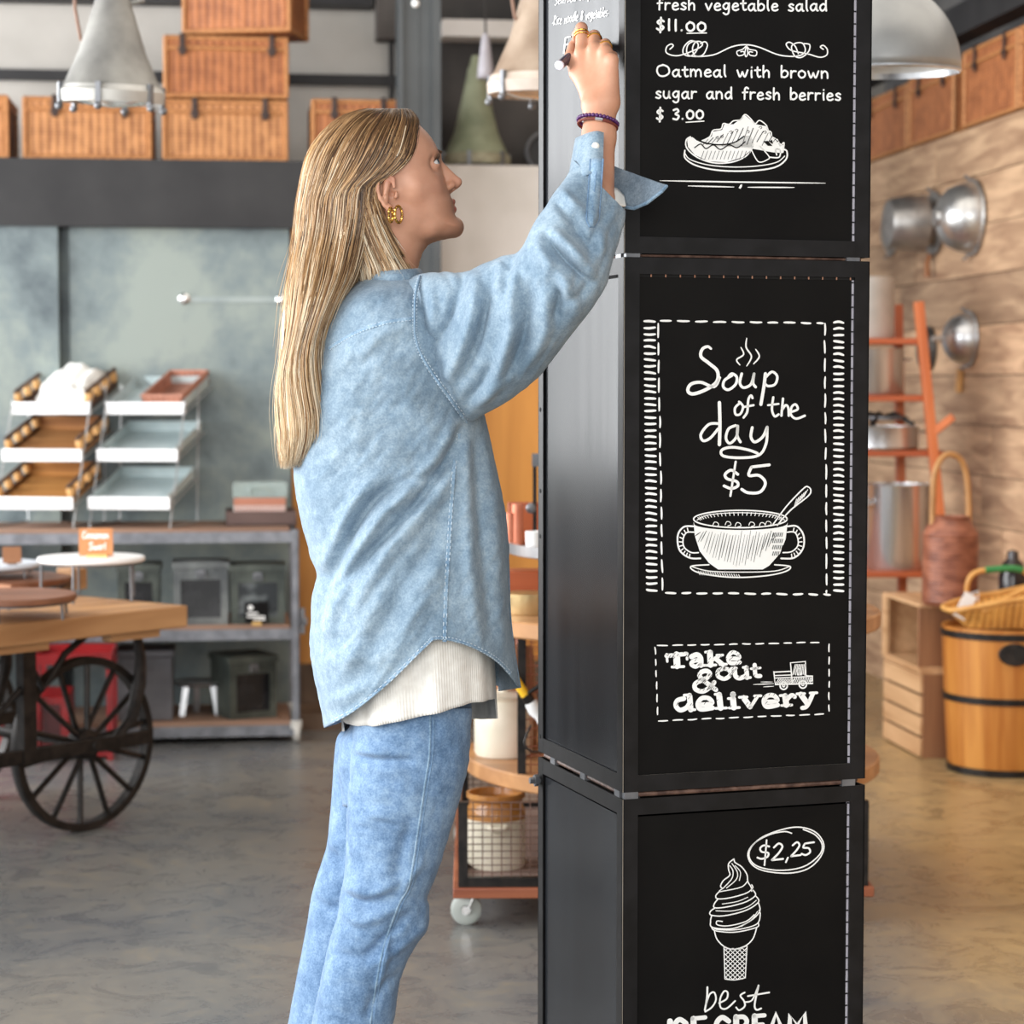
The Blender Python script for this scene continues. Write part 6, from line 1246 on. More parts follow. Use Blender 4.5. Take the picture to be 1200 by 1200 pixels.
# ears
ear = [(457, 224), (456, 215), (451, 210.5), (444, 211), (439, 217), (438, 227), (441, 237), (446, 245), (451, 249)]
for a, b in zip(ear[:-1], ear[1:]): U_(seg(PM_, hp(*a, -0.081), hp(*b, -0.081), 0.0032), 0.003)
U_(seg(PM_, hp(449, 218, -0.077), hp(447, 240, -0.076), 0.0062, 0.005), 0.004)
U_(seg(PM_, hp(450, 219, -0.080), hp(446.5, 232, -0.081), 0.0026), 0.003); U_(seg(PM_, hp(452, 246, -0.079), hp(451, 249, -0.079), 0.0046), 0.004); U_(seg(PM_, hp(459, 231, -0.074), hp(459, 234, -0.074), 0.0045), 0.004)
F = smax(F, -seg(PM_, hp(454.5, 231, -0.083), hp(455, 231, -0.070), 0.0048), 0.003)
V, Fc = surface_nets(F, lo, hstep)
def lap(V, Fc, it=2, lam=0.5):
    e = np.concatenate([Fc[:, [0, 1]], Fc[:, [1, 2]], Fc[:, [2, 3]], Fc[:, [3, 0]]]); e = np.concatenate([e, e[:, ::-1]])
    n = np.bincount(e[:, 0], minlength=len(V))[:, None]
    for _ in range(it):
        s = np.zeros_like(V)
        for k in range(3): s[:, k] = np.bincount(e[:, 0], weights=V[e[:, 1], k], minlength=len(V))
        V = V + lam * (s / np.maximum(1, n) - V)
    return V
V = lap(V, Fc, 2, 0.5)
def h2w(v): v = np.asarray(v); x = v[..., 0]; c = v[..., 1]; return np.stack([HO.x + x * cps - c * sps, HO.y + x * sps + c * cps, HO.z + v[..., 2]], -1)
vm = V.copy(); vm[:, 1] = -np.abs(vm[:, 1])
dlip = np.minimum(seg(vm, hp(530.5, 235, 0), hp(522.5, 240, -0.0175), 0.0052, 0.002), seg(vm, hp(531.5, 244, 0), hp(523, 242, -0.0165), 0.0060, 0.002))
lip = np.clip(0.5 - dlip / 0.0025, 0, 1)
blush = 0.30 * np.exp(-((vm - hp(497, 226, -0.045)) ** 2).sum(1) / 0.022 ** 2) + 0.22 * np.exp(-((vm - hp(538, 213, 0)) ** 2).sum(1) / 0.012 ** 2) + 0.35 * np.exp(-((vm - hp(450, 214, -0.08)) ** 2).sum(1) / 0.012 ** 2)
add_body(h2w(V), Fc, np.maximum(lip, blush))
# ---- right forearm and hand
def H(px, py, Y): return np.array(PX(px, py, Y))
hand = [((674, 322, 3.455), (698, 240, 3.52), .030, .029), ((698, 240, 3.52), (702, 160, 3.565), .029, .0255), ((702, 160, 3.565), (703, 128, 3.575), .0255, .026)]
palm = [((694, 122, 3.585), (682, 62, 3.645), .017, .0125), ((702, 122, 3.580), (697, 58, 3.625), .019, .0125), ((710, 122, 3.575), (709.5, 61, 3.600), .018, .0115), ((714, 118, 3.572), (717, 70, 3.580), .016, .0105)]
fing = {'index': ([(682, 62, 3.645), (681.5, 33, 3.665), (676, 41, 3.692), (679, 50, 3.712)], (.0112, .0098, .0082, .0070)),
        'middle': ([(697, 58, 3.625), (696.5, 42, 3.66), (689, 50, 3.69), (685, 58, 3.708)], (.0112, .0098, .0084, .0072)),
        'ring': ([(709.5, 61, 3.600), (709.5, 52, 3.635), (701, 60, 3.662), (694, 66, 3.678)], (.0104, .0092, .0080, .0068)),
        'pinky': ([(717, 70, 3.580), (718, 66, 3.612), (710, 72, 3.632), (703, 77, 3.645)], (.0094, .0082, .0070, .0060)),
        'thumb': ([(692, 108, 3.600), (676, 86, 3.635), (669, 66, 3.672), (671, 54, 3.700)], (.0150, .0125, .0105, .0082))}
lo = np.array((0.045, 3.38, 1.42)); hi = np.array((0.205, 3.74, 1.90)); hs = 0.0019
P = grid(lo, hi, hs); F = np.full(P.shape[:3], 1.0)
for a, b, r1, r2 in hand: F = smin(F, seg(P, H(*a), H(*b), r1, r2), 0.012)
for a, b, r1, r2 in palm: F = smin(F, seg(P, H(*a), H(*b), r1, r2), 0.012)
for nm, (js, rs) in fing.items():
    f = np.full(P.shape[:3], 1.0)
    for i in range(3): f = smin(f, seg(P, H(*js[i]), H(*js[i + 1]), rs[i], rs[i + 1]), 0.0025)
    F = smin(F, f, 0.004 if nm != 'thumb' else 0.010)
for k, (a, b, *_r) in enumerate(palm): F = smin(F, seg(P, H(b[0], b[1] + 1.5, b[2] - 0.0035), H(b[0], b[1] + 3, b[2] - 0.003), 0.0092 - 0.0006 * k), 0.006)
V, Fc = surface_nets(F, lo, hs); V = lap(V, Fc, 2, 0.45)
kn = np.zeros(len(V))
for nm, (js, rs) in fing.items():
    for j in js[1:]: kn = np.maximum(kn, 0.28 * np.exp(-((V - H(*j)) ** 2).sum(1) / 0.012 ** 2))
add_body(V, Fc, kn)
# ---- hidden torso, upper arm, left arm and legs under the clothes (one figure)
def loftnp(rings, cap=True):
    n = len(rings[0]); V = np.concatenate([np.array(r) for r in rings]); Fs = []
    for i in range(len(rings) - 1):
        for j in range(n): Fs.append((i * n + j, i * n + (j + 1) % n, (i + 1) * n + (j + 1) % n, (i + 1) * n + j))
    return V, np.array(Fs)
def ring(px0, px1, py, d, hd, n=24):
    c = (px0 + px1) / 2; h = (px1 - px0) / 2
    return [np.array(Wp3(c + h * math.cos(a), py, d + hd * math.sin(a))) for a in np.linspace(0, 2 * math.pi, n + 1)[:-1]]
V, Fc = loftnp([ring(418, 488, 345, 0, .05), ring(400, 505, 362, 0, .12), ring(375, 530, 400, 0, .16), ring(365, 550, 480, 0, .15), ring(375, 550, 600, 0, .13), ring(395, 540, 720, 0, .13), ring(412, 535, 850, 0, .115), ring(425, 520, 905, 0, .09)]); add_body(V, Fc)
def limb(pts, rs, n=16):
    m = MB(); m.tube([Vector(p) for p in pts], rs, n); f4 = [f for f in m.f if len(f) == 4]; return np.array([tuple(v) for v in m.v]), np.array(f4)
for pts, rs in (([H(500, 385, 3.63), H(560, 382, 3.60), H(610, 372, 3.535), H(655, 345, 3.475), H(676, 318, 3.46)], [.045, .044, .04, .034, .030]),
                ([Wp3(455, 385, .17), Wp3(470, 480, .19), Wp3(488, 560, .19), Wp3(505, 640, .16), Wp3(512, 690, .14)], [.05, .045, .04, .03, .024]),
                ([Wp3(478, 880, -.07), Wp3(455, 1050, -.08), Wp3(412, 1200, -.085), Wp3(375, 1325, -.09)], [.085, .062, .05, .035]),
                ([Wp3(450, 880, .085), Wp3(425, 1050, .085), Wp3(385, 1200, .085), Wp3(352, 1322, .09)], [.05, .05, .042, .03])):
    V, Fc = limb(pts, rs); add_body(V, Fc)
lh = [Wp3(512, 690, .14), Wp3(514, 720, .135), Wp3(514, 740, .13)]
for k in range(4):
    V, Fc = limb([Wp3(506 + k * 4, 712, .14 - .008 * k), Wp3(505 + k * 5, 738, .135 - .008 * k), Wp3(506 + k * 5, 752 - (k - 1) ** 2 * 2, .14 - .008 * k)], [.011, .0085, .006], 10); add_body(V, Fc)
V, Fc = limb([lh[0], lh[1]], [.026, .028], 14); add_body(V, Fc); V, Fc = limb([Wp3(522, 705, .13), Wp3(530, 722, .13), Wp3(530, 736, .13)], [.013, .011, .008], 10); add_body(V, Fc)
def skin():
    m, nt, b = newmat('skin'); co = coords(nt, (30, 30, 30)); nz = N(nt, 'ShaderNodeTexNoise', i_Scale=1.0, i_Detail=4.0); nt.links.new(co, nz.inputs[0])
    base = ramp(nt, nz.outputs[0], [(0.3, S(188, 134, 106)), (0.7, S(201, 149, 121))]); at = N(nt, 'ShaderNodeAttribute', attribute_name='lip')
    mx = N(nt, 'ShaderNodeMix', data_type='RGBA'); nt.links.new(at.outputs['Fac'], mx.inputs[0]); nt.links.new(base, mx.inputs[6]); mx.inputs[7].default_value = S(160, 90, 76)
    nt.links.new(mx.outputs[2], b.inputs['Base Color']); b.inputs['Roughness'].default_value = 0.48
    b.inputs['Subsurface Weight'].default_value = 0.12; b.inputs['Subsurface Radius'].default_value = (0.012, 0.005, 0.003); b.inputs['Subsurface Scale'].default_value = 0.6; return m
M_skin = skin()
def np_obj(name, V, Fs, m, parent=per, attr=None, aname='lip'):
    inv = WM[parent.name].inverted(); Vl = np.asarray(V) @ np.array(inv.to_3x3()).T + np.array(inv.translation)
    me = bpy.data.meshes.new(name); me.from_pydata(Vl.tolist(), [], [tuple(map(int, f)) for f in Fs])
    if attr is not None: a = me.attributes.new(aname, 'FLOAT', 'POINT'); a.data.foreach_set('value', np.asarray(attr, np.float32))
    bm = bmesh.new(); bm.from_mesh(me); bmesh.ops.recalc_face_normals(bm, faces=bm.faces); bm.to_mesh(me); bm.free()
    for p in me.polygons: p.use_smooth = True
    me.materials.append(m); o = bpy.data.objects.new(name, me); link(o); o.parent = parent; WM[o.name] = WM[parent.name]; return o
body = np_obj('body', np.concatenate(bodyV), np.concatenate(bodyF), M_skin, attr=np.concatenate(lipA))
# ---- eyes, brows, lashes
M_eye = mat('eye_white', S(196, 190, 184), S(208, 203, 198), rough=0.15); M_iris = mat('grey_blue_iris', S(58, 78, 92), S(96, 118, 132), rough=0.1, scale=(400, 400, 400)); M_hairdk = mat('dark_brow_hair', S(72, 50, 36), S(98, 70, 50), rough=0.6)
def hl(a): return Vector(h2w(np.asarray(a, float)))
for s in (-1, 1):
    e = EY * np.array((1, s * -1, 1)); b = MB(); b.sphere(hl(e), ER, 28, 18); eo = obj('eye', b, M_eye, per, world=True)
    gz = np.array((math.cos(R_(26)), -0.34, math.sin(R_(26)))); gz /= np.linalg.norm(gz)
    c0 = e + gz * ER * 0.93; b = MB(); t1 = np.cross(gz, (0, 1, 0)); t1 /= np.linalg.norm(t1); t2 = np.cross(gz, t1)
    b.add([hl(e + gz * ER * 1.03)] + [hl(e + gz * ER * 0.93 + (t1 * math.cos(a) + t2 * math.sin(a)) * 0.0058) for a in np.linspace(0, 6.283, 21)[:-1]], [(0, i + 1, (i + 1) % 20 + 1) for i in range(20)]); io = obj('iris', b, M_iris, eo, world=True)
    b = MB(); b.add([hl(e + gz * ER * 1.05)] + [hl(e + gz * ER * 1.0 + (t1 * math.cos(a) + t2 * math.sin(a)) * 0.0026) for a in np.linspace(0, 6.283, 15)[:-1]], [(0, i + 1, (i + 1) % 14 + 1) for i in range(14)])
    obj('pupil', b, mat('pupil_black', S(10, 10, 10), S(12, 12, 12), rough=0.1) if 'pupil_black' not in bpy.data.materials else bpy.data.materials['pupil_black'], eo, world=True)
    b = MB(); sy = 1 if s < 0 else -1
    for k in range(26):
        az_ = R_(-30) + R_(105) * k / 25; ee = R_(3) + R_(21) * math.sqrt(max(0, 1 - ((az_ - R_(22)) / R_(62)) ** 2))
        def dirv(el, az): v = gf * math.cos(el) * math.cos(az) + gu * math.sin(el) + np.array((0, -1, 0)) * math.cos(el) * math.sin(az); v = v * np.array((1, sy, 1)); return v
        r0 = ER + 0.0016; p0 = e + dirv(ee, az_) * r0; p1 = e + dirv(ee + 0.05, az_) * (r0 + 0.004); p2 = e + dirv(ee + 0.25, az_ + 0.05) * (r0 + 0.0075)
        b.tube([hl(p0), hl(p1), hl(p2)], [.0005, .0004, .0001], 4)
    b.tube([hl(e + dirv(R_(3) + R_(21) * math.sqrt(max(0, 1 - ((a - R_(22)) / R_(62)) ** 2)), a) * (ER + 0.0016)) for a in np.linspace(R_(-35), R_(82), 18)], 0.0007, 5)
    obj('eyelashes', b, M_hairdk, per, world=True)
    b = MB()
    for k in range(70):
        t = k / 69; base = hp(513.5 - 12.5 * t, 178.5 + 4.5 * abs(t - 0.35) * 1.4 - (1.0 if t < .5 else 0), -(0.008 + 0.033 * t)) + np.array((0.0015, -0.0005, jr.uniform(-.0028, .0028) * (1.1 - t)))
        dd = np.array((-0.0035 - 0.002 * t, -0.004, 0.0016 - 0.0035 * t)); off_ = np.array((0.0030 * (1 - t), -0.0026 - 0.0015 * t, 0))
        q0 = (base + off_) * np.array((1, sy, 1)); q1 = (base + off_ + dd) * np.array((1, sy, 1)); b.tube([hl(q0), hl(q1)], [.0007, .0003], 4)
    obj('eyebrow', b, M_hairdk, per, world=True)

# ---- clothing lofts
class Loft:       # horizontal rings from left and right outline tables (photo px), with centre depth and half depth by height
    def __init__(s, L, R, D, dc=0.0, n=2.3, top=None, hem=None, far=None):
        s.L, s.R, s.D = L, R, D; s.dc = dc; s.n = n; s.top = top; s.hem = hem; s.far = far or hem
    def sc(s, a): c, si = math.cos(a), math.sin(a); e = 2 / s.n; return math.copysign(abs(c) ** e, c), math.copysign(abs(si) ** e, si)
    def at(s, cx, sy, y):
        l, r = interp(s.L, y), interp(s.R, y); px = (l + r) / 2 + (r - l) / 2 * cx; dc = s.dc if not isinstance(s.dc, list) else interp(s.dc, y); return px, dc + interp(s.D, y) * sy
    def near(s, px, y):
        l, r = interp(s.L, y), interp(s.R, y); cx = max(-0.999, min(0.999, (px - (l + r) / 2) / ((r - l) / 2))); sy = -(1 - abs(cx) ** s.n) ** (1 / s.n)
        s.sy = sy; return s.at(cx, sy, y)[1]
def polyd(px, py, line):
    line = np.array(line, float); best = np.full(px.shape, 1e9); tb = np.zeros(px.shape); n = len(line) - 1
    for i in range(n):
        a, b = line[i], line[i + 1]; ab = b - a; t = np.clip(((px - a[0]) * ab[0] + (py - a[1]) * ab[1]) / max(1e-9, ab @ ab), 0, 1)
        d = np.hypot(px - a[0] - t * ab[0], py - a[1] - t * ab[1]); m = d < best; best = np.where(m, d, best); tb = np.where(m, (i + t) / n, tb)
    return best, tb
FOLD = 1.9
def folds(px, py, lst):
    h = np.zeros(px.shape)
    for line, w, a in lst:
        q = cr(line, 6); d, t = polyd(px, py, q); d = d * 1.12; h += FOLD * a * np.exp(-(d / w) ** 2) * np.sin(np.pi * np.clip(t * 0.9 + 0.05, 0, 1)) ** 0.45
    return h
def crumple(px, py, seed, sc, amp, ang=None, aamp=0.0):
    if aamp:
        c, si = math.cos(ang), math.sin(ang); r1 = np.array([1 - 2.2 * abs(mnoise.fractal(Vector(((x * c + y * si) * .011 + seed, (-x * si + y * c) * .052, seed)), 0.8, 2.1, 3)) for x, y in zip(px.ravel(), py.ravel())]).reshape(px.shape)
        return crumple(px, py, seed, sc, amp) + aamp * (r1 - .45)
    return np.array([mnoise.fractal(Vector((x * sc + seed, y * sc * 0.8, seed * 1.7)), 0.9, 2.0, 4) for x, y in zip(px.ravel(), py.ravel())]).reshape(px.shape) * amp
def build_loft(name, lf, m, nphi=220, nv=150, y0=None, fl=(), seed=1, amp=0.002, csc=0.03, parent=per, thick=0.0016, vpow=1.0, ang=None, aamp=0.0):
    PXs = np.zeros((nv, nphi)); PYs = PXs.copy(); DD = PXs.copy(); SY = PXs.copy(); NN = np.zeros((nv, nphi, 2))
    for j in range(nphi):
        a = 2 * math.pi * j / nphi; cx, sy = lf.sc(a); top = lf.top(cx, sy); hem = lf.hem(cx) if sy <= 0 else lf.far(cx)
        for i in range(nv):
            v = (i / (nv - 1)) ** vpow; y = top + (hem - top) * v; px, d = lf.at(cx, sy, y); PXs[i, j] = px; PYs[i, j] = y; DD[i, j] = d; SY[i, j] = sy; nx, ny = math.cos(a), math.sin(a); NN[i, j] = nx, ny
    h = folds(PXs, PYs, fl) * np.clip(-SY * 2.2, 0, 1) + crumple(PXs + 40 * SY, PYs, seed, csc, amp, ang, aamp)
    V = [np.array(Wp3(PXs[i, j], PYs[i, j], DD[i, j])) + np.array((NN[i, j, 0], NN[i, j, 1], 0)) * h[i, j] * np.array((0.35, 1, 1)) for i in range(nv) for j in range(nphi)]
    Fs = [(i * nphi + j, i * nphi + (j + 1) % nphi, (i + 1) * nphi + (j + 1) % nphi, (i + 1) * nphi + j) for i in range(nv - 1) for j in range(nphi)]
    o = np_obj(name, V, Fs, m, parent)
    if thick: s = o.modifiers.new('solid', 'SOLIDIFY'); s.thickness = thick; s.offset = -1
    lf.h = lambda px, py: float((folds(np.array([px]), np.array([py]), fl) + crumple(np.array([px + 40.0 * lf.sy]), np.array([py]), seed, csc, amp, ang, aamp))[0])
    return o
def denim(name, cs, fade=1.0, wsc=900):
    m, nt, b = newmat(name); co = coords(nt)
    n1 = N(nt, 'ShaderNodeTexNoise', i_Scale=11.0, i_Detail=7.0, i_Roughness=0.68); n2 = N(nt, 'ShaderNodeTexNoise', i_Scale=60.0, i_Detail=4.0, i_Roughness=0.7); n3 = N(nt, 'ShaderNodeTexNoise', i_Scale=320.0, i_Detail=2.0)
    for n in (n1, n2, n3): nt.links.new(co, n.inputs[0])
    a0 = N(nt, 'ShaderNodeMath', operation='MULTIPLY'); a0.inputs[1].default_value = 0.5; nt.links.new(n1.outputs[0], a0.inputs[0])
    a1 = N(nt, 'ShaderNodeMath', operation='MULTIPLY_ADD'); a1.inputs[1].default_value = 0.35; nt.links.new(n2.outputs[0], a1.inputs[0]); nt.links.new(a0.outputs[0], a1.inputs[2])
    a2 = N(nt, 'ShaderNodeMath', operation='MULTIPLY_ADD'); a2.inputs[1].default_value = 0.30; nt.links.new(n3.outputs[0], a2.inputs[0]); nt.links.new(a1.outputs[0], a2.inputs[2])
    nt.links.new(ramp(nt, a2.outputs[0], [(0.45, cs[0]), (0.57, cs[1]), (0.70, cs[2])]), b.inputs['Base Color'])
    b.inputs['Roughness'].default_value = 0.85; b.inputs['Sheen Weight'].default_value = 0.15; b.inputs['Specular IOR Level'].default_value = 0.2
    bump(nt, b, a2.outputs[0], 0.35, 0.0012); return m
M_denim = denim('washed_denim', [S(108, 131, 150), S(132, 153, 170), S(158, 177, 190)]); M_denim2 = denim('denim_seam', [S(98, 126, 152), S(128, 154, 176), S(158, 180, 197)]); M_jean = denim('blue_jeans_denim', [S(84, 112, 144), S(110, 138, 170), S(140, 166, 192)])
M_stitch = mat('pale_stitching', S(190, 206, 216), S(206, 218, 226), rough=0.8); M_knit = mat('white_rib_knit', S(226, 222, 214), S(238, 235, 228), rough=0.9, scale=(60, 60, 60)); M_blueseam = mat('indigo_pucker', S(92, 122, 154), S(120, 148, 176), rough=0.85, scale=(150, 150, 150))
# torso of the shirt
Ls = smooth_tab([(318, 430), (330, 418), (345, 398), (365, 381), (400, 368), (450, 355), (500, 347), (550, 344), (605, 351.5), (650, 363), (672, 371.5), (686, 368), (700, 364.5), (726, 364), (757, 363), (795, 368.5), (834, 377), (856, 380)])
Rs = smooth_tab([(318, 490), (330, 500), (345, 512), (365, 530), (400, 546), (440, 556), (481, 566), (500, 571), (539, 579.5), (585, 590), (634, 596), (680, 596.5), (726, 598), (772, 604.5), (812, 610)])
Dt = smooth_tab([(318, .062), (326, .09), (338, .145), (355, .185), (385, .208), (430, .21), (500, .19), (560, .185), (650, .19), (750, .205), (860, .215)])
hemN = [(-1, 853), (-.65, 832), (-.24, 797), (.13, 759), (.25, 750), (.5, 755), (.74, 769), (.88, 784), (1, 806)]; hemF = [(-1, 853), (-.6, 838), (-.2, 800), (.2, 770), (.6, 790), (.85, 808), (1, 806)]
def tabf(t): xs = [a for a, b in t]; ys = [b for a, b in t]; return lambda c: float(np.interp(c, xs, ys))
shl = Loft(Ls, Rs, Dt, 0.0, 2.35, lambda c, s: 320.0, tabf([(float(a), float(b)) for a, b in cr(hemN, 6)]), tabf(hemF))
tf = [([(462, 570), (440, 584), (418, 612), (398, 650), (372, 712)], 7, -.013), ([(478, 578), (452, 600), (425, 640), (404, 684), (384, 735)], 9, .010), ([(440, 560), (415, 590), (395, 630), (372, 672)], 9, .007),
      ([(540, 503), (520, 548), (500, 576), (466, 615), (430, 650), (393, 697)], 5.5, -.010), ([(530, 500), (500, 550), (470, 583)], 9, .006), ([(528, 560), (500, 592), (470, 628), (440, 668), (410, 720)], 10, .007),
      ([(520, 600), (505, 640), (470, 690), (440, 750), (425, 790)], 12, -.005), ([(515, 660), (490, 710), (465, 760)], 11, .005), ([(455, 690), (425, 740), (400, 800)], 13, .005), ([(545, 500), (540, 520), (520, 548), (498, 560), (470, 566)], 8, -.008),
      ([(556, 500), (560, 560), (566, 640), (576, 740)], 8, -.007), ([(548, 520), (548, 600), (552, 680), (560, 750)], 9, .007), ([(572, 520), (580, 600), (584, 680), (590, 760)], 8, .006), ([(400, 440), (440, 470), (480, 490)], 18, -.006), ([(410, 400), (450, 430), (500, 470)], 16, .005), ([(385, 470), (420, 510), (470, 530)], 16, .005),
      ([(486, 376), (450, 392), (415, 420)], 12, .004), ([(470, 345), (440, 360), (410, 385)], 8, -.004), ([(380, 780), (420, 770), (450, 775)], 12, .004), ([(372, 760), (400, 750), (430, 752)], 10, -.004), ([(385, 820), (410, 815), (440, 800)], 9, .004)]
shirt = build_loft('denim_shirt', shl, M_denim, 260, 170, fl=tf, seed=3.1, amp=.0036, csc=.035, ang=2.2, aamp=.0026)
shirt['label'] = 'oversized washed light blue denim shirt'
# sleeve
pairs = [((462, 345), (505, 480)), ((478, 330), (528, 492)), ((493, 322.5), (547, 495)), ((518, 319.5), (576, 480)), ((544, 320), (602, 464)), ((570, 309), (630, 441)), ((590, 301), (654, 411)), ((606, 297.5), (674, 385)), ((616, 285), (694, 359)), ((625, 266), (708, 336)), ((635, 250.5), (715, 313)), ((648, 231), (720, 294)), ((660, 214), (726, 277)), ((670, 199), (731, 260)), ((673, 188), (732, 247))]
sd = [-.05, -.072, -.098, -.125, -.15, -.175, -.20, -.228, -.25, -.25, -.24, -.225, -.205, -.185, -.175]; shd = [.09, .10, .105, .104, .10, .094, .088, .081, .074, .068, .064, .06, .056, .052, .048]
tp = cr([p[0] for p in pairs], 10); bt = cr([p[1] for p in pairs], 10); dd_ = cr([(x,) for x in sd], 10); hd_ = cr([(x,) for x in shd], 10)
def sleeve_pt(i, a, n=2.15):
    c, s = math.cos(a), math.sin(a); e = 2 / n; c = math.copysign(abs(c) ** e, c); s = math.copysign(abs(s) ** e, s); m = (tp[i] + bt[i]) / 2; p = m + (tp[i] - bt[i]) / 2 * c
    return p[0], p[1], dd_[i][0] + hd_[i][0] * s
sf = [([(541, 328), (530, 365), (515, 395), (493, 408)], 6, -.011), ([(558, 326), (553, 371), (535, 420), (520, 448)], 8, .010), ([(581, 317), (570, 357), (562, 395), (541, 442)], 6.5, -.011), ([(601, 320), (598, 380), (583, 434), (563, 470)], 9, .011), ([(622, 335), (616, 390), (602, 428)], 8, -.009), ([(640, 345), (636, 392), (616, 428)], 9, .007), ([(505, 335), (507, 365), (500, 395)], 7, .006), ([(600, 300), (596, 330), (592, 352)], 6, -.007), ([(586, 306), (582, 330), (574, 345)], 5, .006),
      ([(640, 276), (655, 296), (668, 310), (690, 329)], 6, -.011), ([(652, 274), (668, 290), (684, 308), (694, 322)], 7, .011), ([(660, 330), (672, 350), (676, 370)], 8, .006), ([(650, 318), (656, 345), (652, 372)], 7, -.007), ([(630, 290), (648, 316), (664, 340)], 8, .008), ([(670, 262), (684, 280), (700, 300)], 7, -.007), ([(704, 270), (703, 290), (694, 310)], 6, .007), ([(652, 238), (664, 252), (676, 258)], 5, -.006), ([(660, 225), (674, 240), (684, 246)], 5, .006), ([(690, 330), (680, 345), (668, 352)], 6, -.005),
      ([(560, 470), (580, 455), (600, 440)], 6, .006), ([(545, 470), (565, 450), (580, 425)], 6, -.006)]
ns = 96; nI = len(tp); PXs = np.zeros((nI, ns)); PYs = PXs.copy(); DD = PXs.copy(); SI = PXs.copy()
for i in range(nI):
    for j in range(ns): a = 2 * math.pi * j / ns; PXs[i, j], PYs[i, j], DD[i, j] = sleeve_pt(i, a); SI[i, j] = math.sin(a)
hh = 1.1 * folds(PXs, PYs, sf) * np.clip(-SI * 2.0, 0, 1) + crumple(PXs + 30 * SI, PYs, 8.3, .045, .0034, 1.95, .0034)
V = []; 
for i in range(nI):
    ax = (tp[i] - bt[i]); ax = ax / np.linalg.norm(ax)
    for j in range(ns):
        a = 2 * math.pi * j / ns; p = np.array(Wp3(PXs[i, j], PYs[i, j], DD[i, j])); V.append(p + np.array((ax[0] * math.cos(a) * 0.3, math.sin(a), -ax[1] * math.cos(a) * 0.3)) * hh[i, j])
Fs = [(i * ns + j, i * ns + (j + 1) % ns, (i + 1) * ns + (j + 1) % ns, (i + 1) * ns + j) for i in range(nI - 1) for j in range(ns)]
slv = np_obj('sleeve', V, Fs, M_denim, shirt); s_ = slv.modifiers.new('solid', 'SOLIDIFY'); s_.thickness = .0016; s_.offset = -1
def slv_near(px, py, n=2.15):      # depth of the near sleeve surface at a photo point
    best = None
    for i in range(20, nI):
        m = (tp[i] + bt[i]) / 2; ax = (tp[i] - bt[i]) / 2; l = np.linalg.norm(ax); u = ((px - m[0]) * ax[0] + (py - m[1]) * ax[1]) / l / l
        off = abs((px - m[0]) * -ax[1] + (py - m[1]) * ax[0]) / l
        if abs(u) < 1 and (best is None or off < best[0]): best = (off, dd_[i][0] - hd_[i][0] * (1 - abs(u) ** n) ** (1 / n))
    f = float((1.1 * folds(np.array([px]), np.array([py]), sf) + crumple(np.array([px - 27.0]), np.array([py]), 8.3, .045, .0034, 1.95, .0034))[0]); return (best[1] if best else -.2) - f - .001
# seams: a raised strip with a dashed double row of stitches
def seam(name, line, dep, w=.0035, off=(0.0, 2.0), parent=shirt, m=None, stitch=True, k=14):
    q = cr(line, k); pts = [Wp3(x, y, dep(x, y)) for x, y in q]; b = MB(); b.tube(pts, w, 8, flat=0.5); obj(name, b, m or M_denim2, parent, world=True)
    b = MB()
    for o in (-1, 1):
        acc = 0
        for i in range(len(q) - 1):
            d = q[i + 1] - q[i]; l = np.hypot(*d) or 1; nrm = np.array((-d[1], d[0])) / l * o * (w / K * 0.75); acc += 1
            if acc % 2: a = q[i] + nrm; c = q[i] + d * 0.9 + nrm; b.tube([Wp3(a[0], a[1], dep(*a) - w * 0.45), Wp3(c[0], c[1], dep(*c) - w * 0.45)], .0007, 5)
    if stitch: obj('stitching', b, M_stitch, parent, world=True)
sh_d = lambda x, y: shl.near(x, y) - shl.h(x, y) - .0008
# armhole seam, on the sleeve ring
arm = [(492, 325), (487, 345), (486, 374), (487, 395), (495, 418), (512, 445), (530, 470), (547, 494)]
seam('armhole_seam', arm, lambda x, y: min(slv_near(x, y), sh_d(x, y)) - .001, .0042)
seam('yoke_seam', [(386, 408), (405, 396), (428, 385), (456, 377), (486, 373)], sh_d, .0034)
seam('side_seam', [(538, 508), (533, 540), (529, 590), (526, 640), (523, 690), (521, 752)], sh_d, .0034)
hp_ = [((interp(Ls, y) + interp(Rs, y)) / 2 + (interp(Rs, y) - interp(Ls, y)) / 2 * float(c), float(y)) for c, y in cr(hemN, 3)]
hp_ = [(x, y - 2.5) for x, y in hp_[1:-2]]
seam('hem', hp_, sh_d, .0030, k=5)
# collar
b = MB(); rings = []
for zz, ex in ((0, 1.0), (.35, 1.04), (.7, 1.03), (1.0, .95), (1.05, .86), (.7, .84), (0.1, .84)):
    rings.append([Wp3(459 + 36 * ex * math.cos(a), 333 - 16 * zz - 2 * math.cos(a), .098 * ex * math.sin(a)) for a in np.linspace(0, 2 * math.pi, 49)[:-1]])
b.loft(rings, cap=False); obj('collar', b, M_denim, shirt, world=True)
# far sleeve hanging
V, Fc = limb([Wp3(450, 372, .15), Wp3(460, 430, .185), Wp3(470, 500, .20), Wp3(488, 580, .20), Wp3(505, 650, .165), Wp3(510, 676, .15)], [.075, .078, .07, .062, .052, .045], 24); np_obj('sleeve', V, Fc, M_denim, shirt)
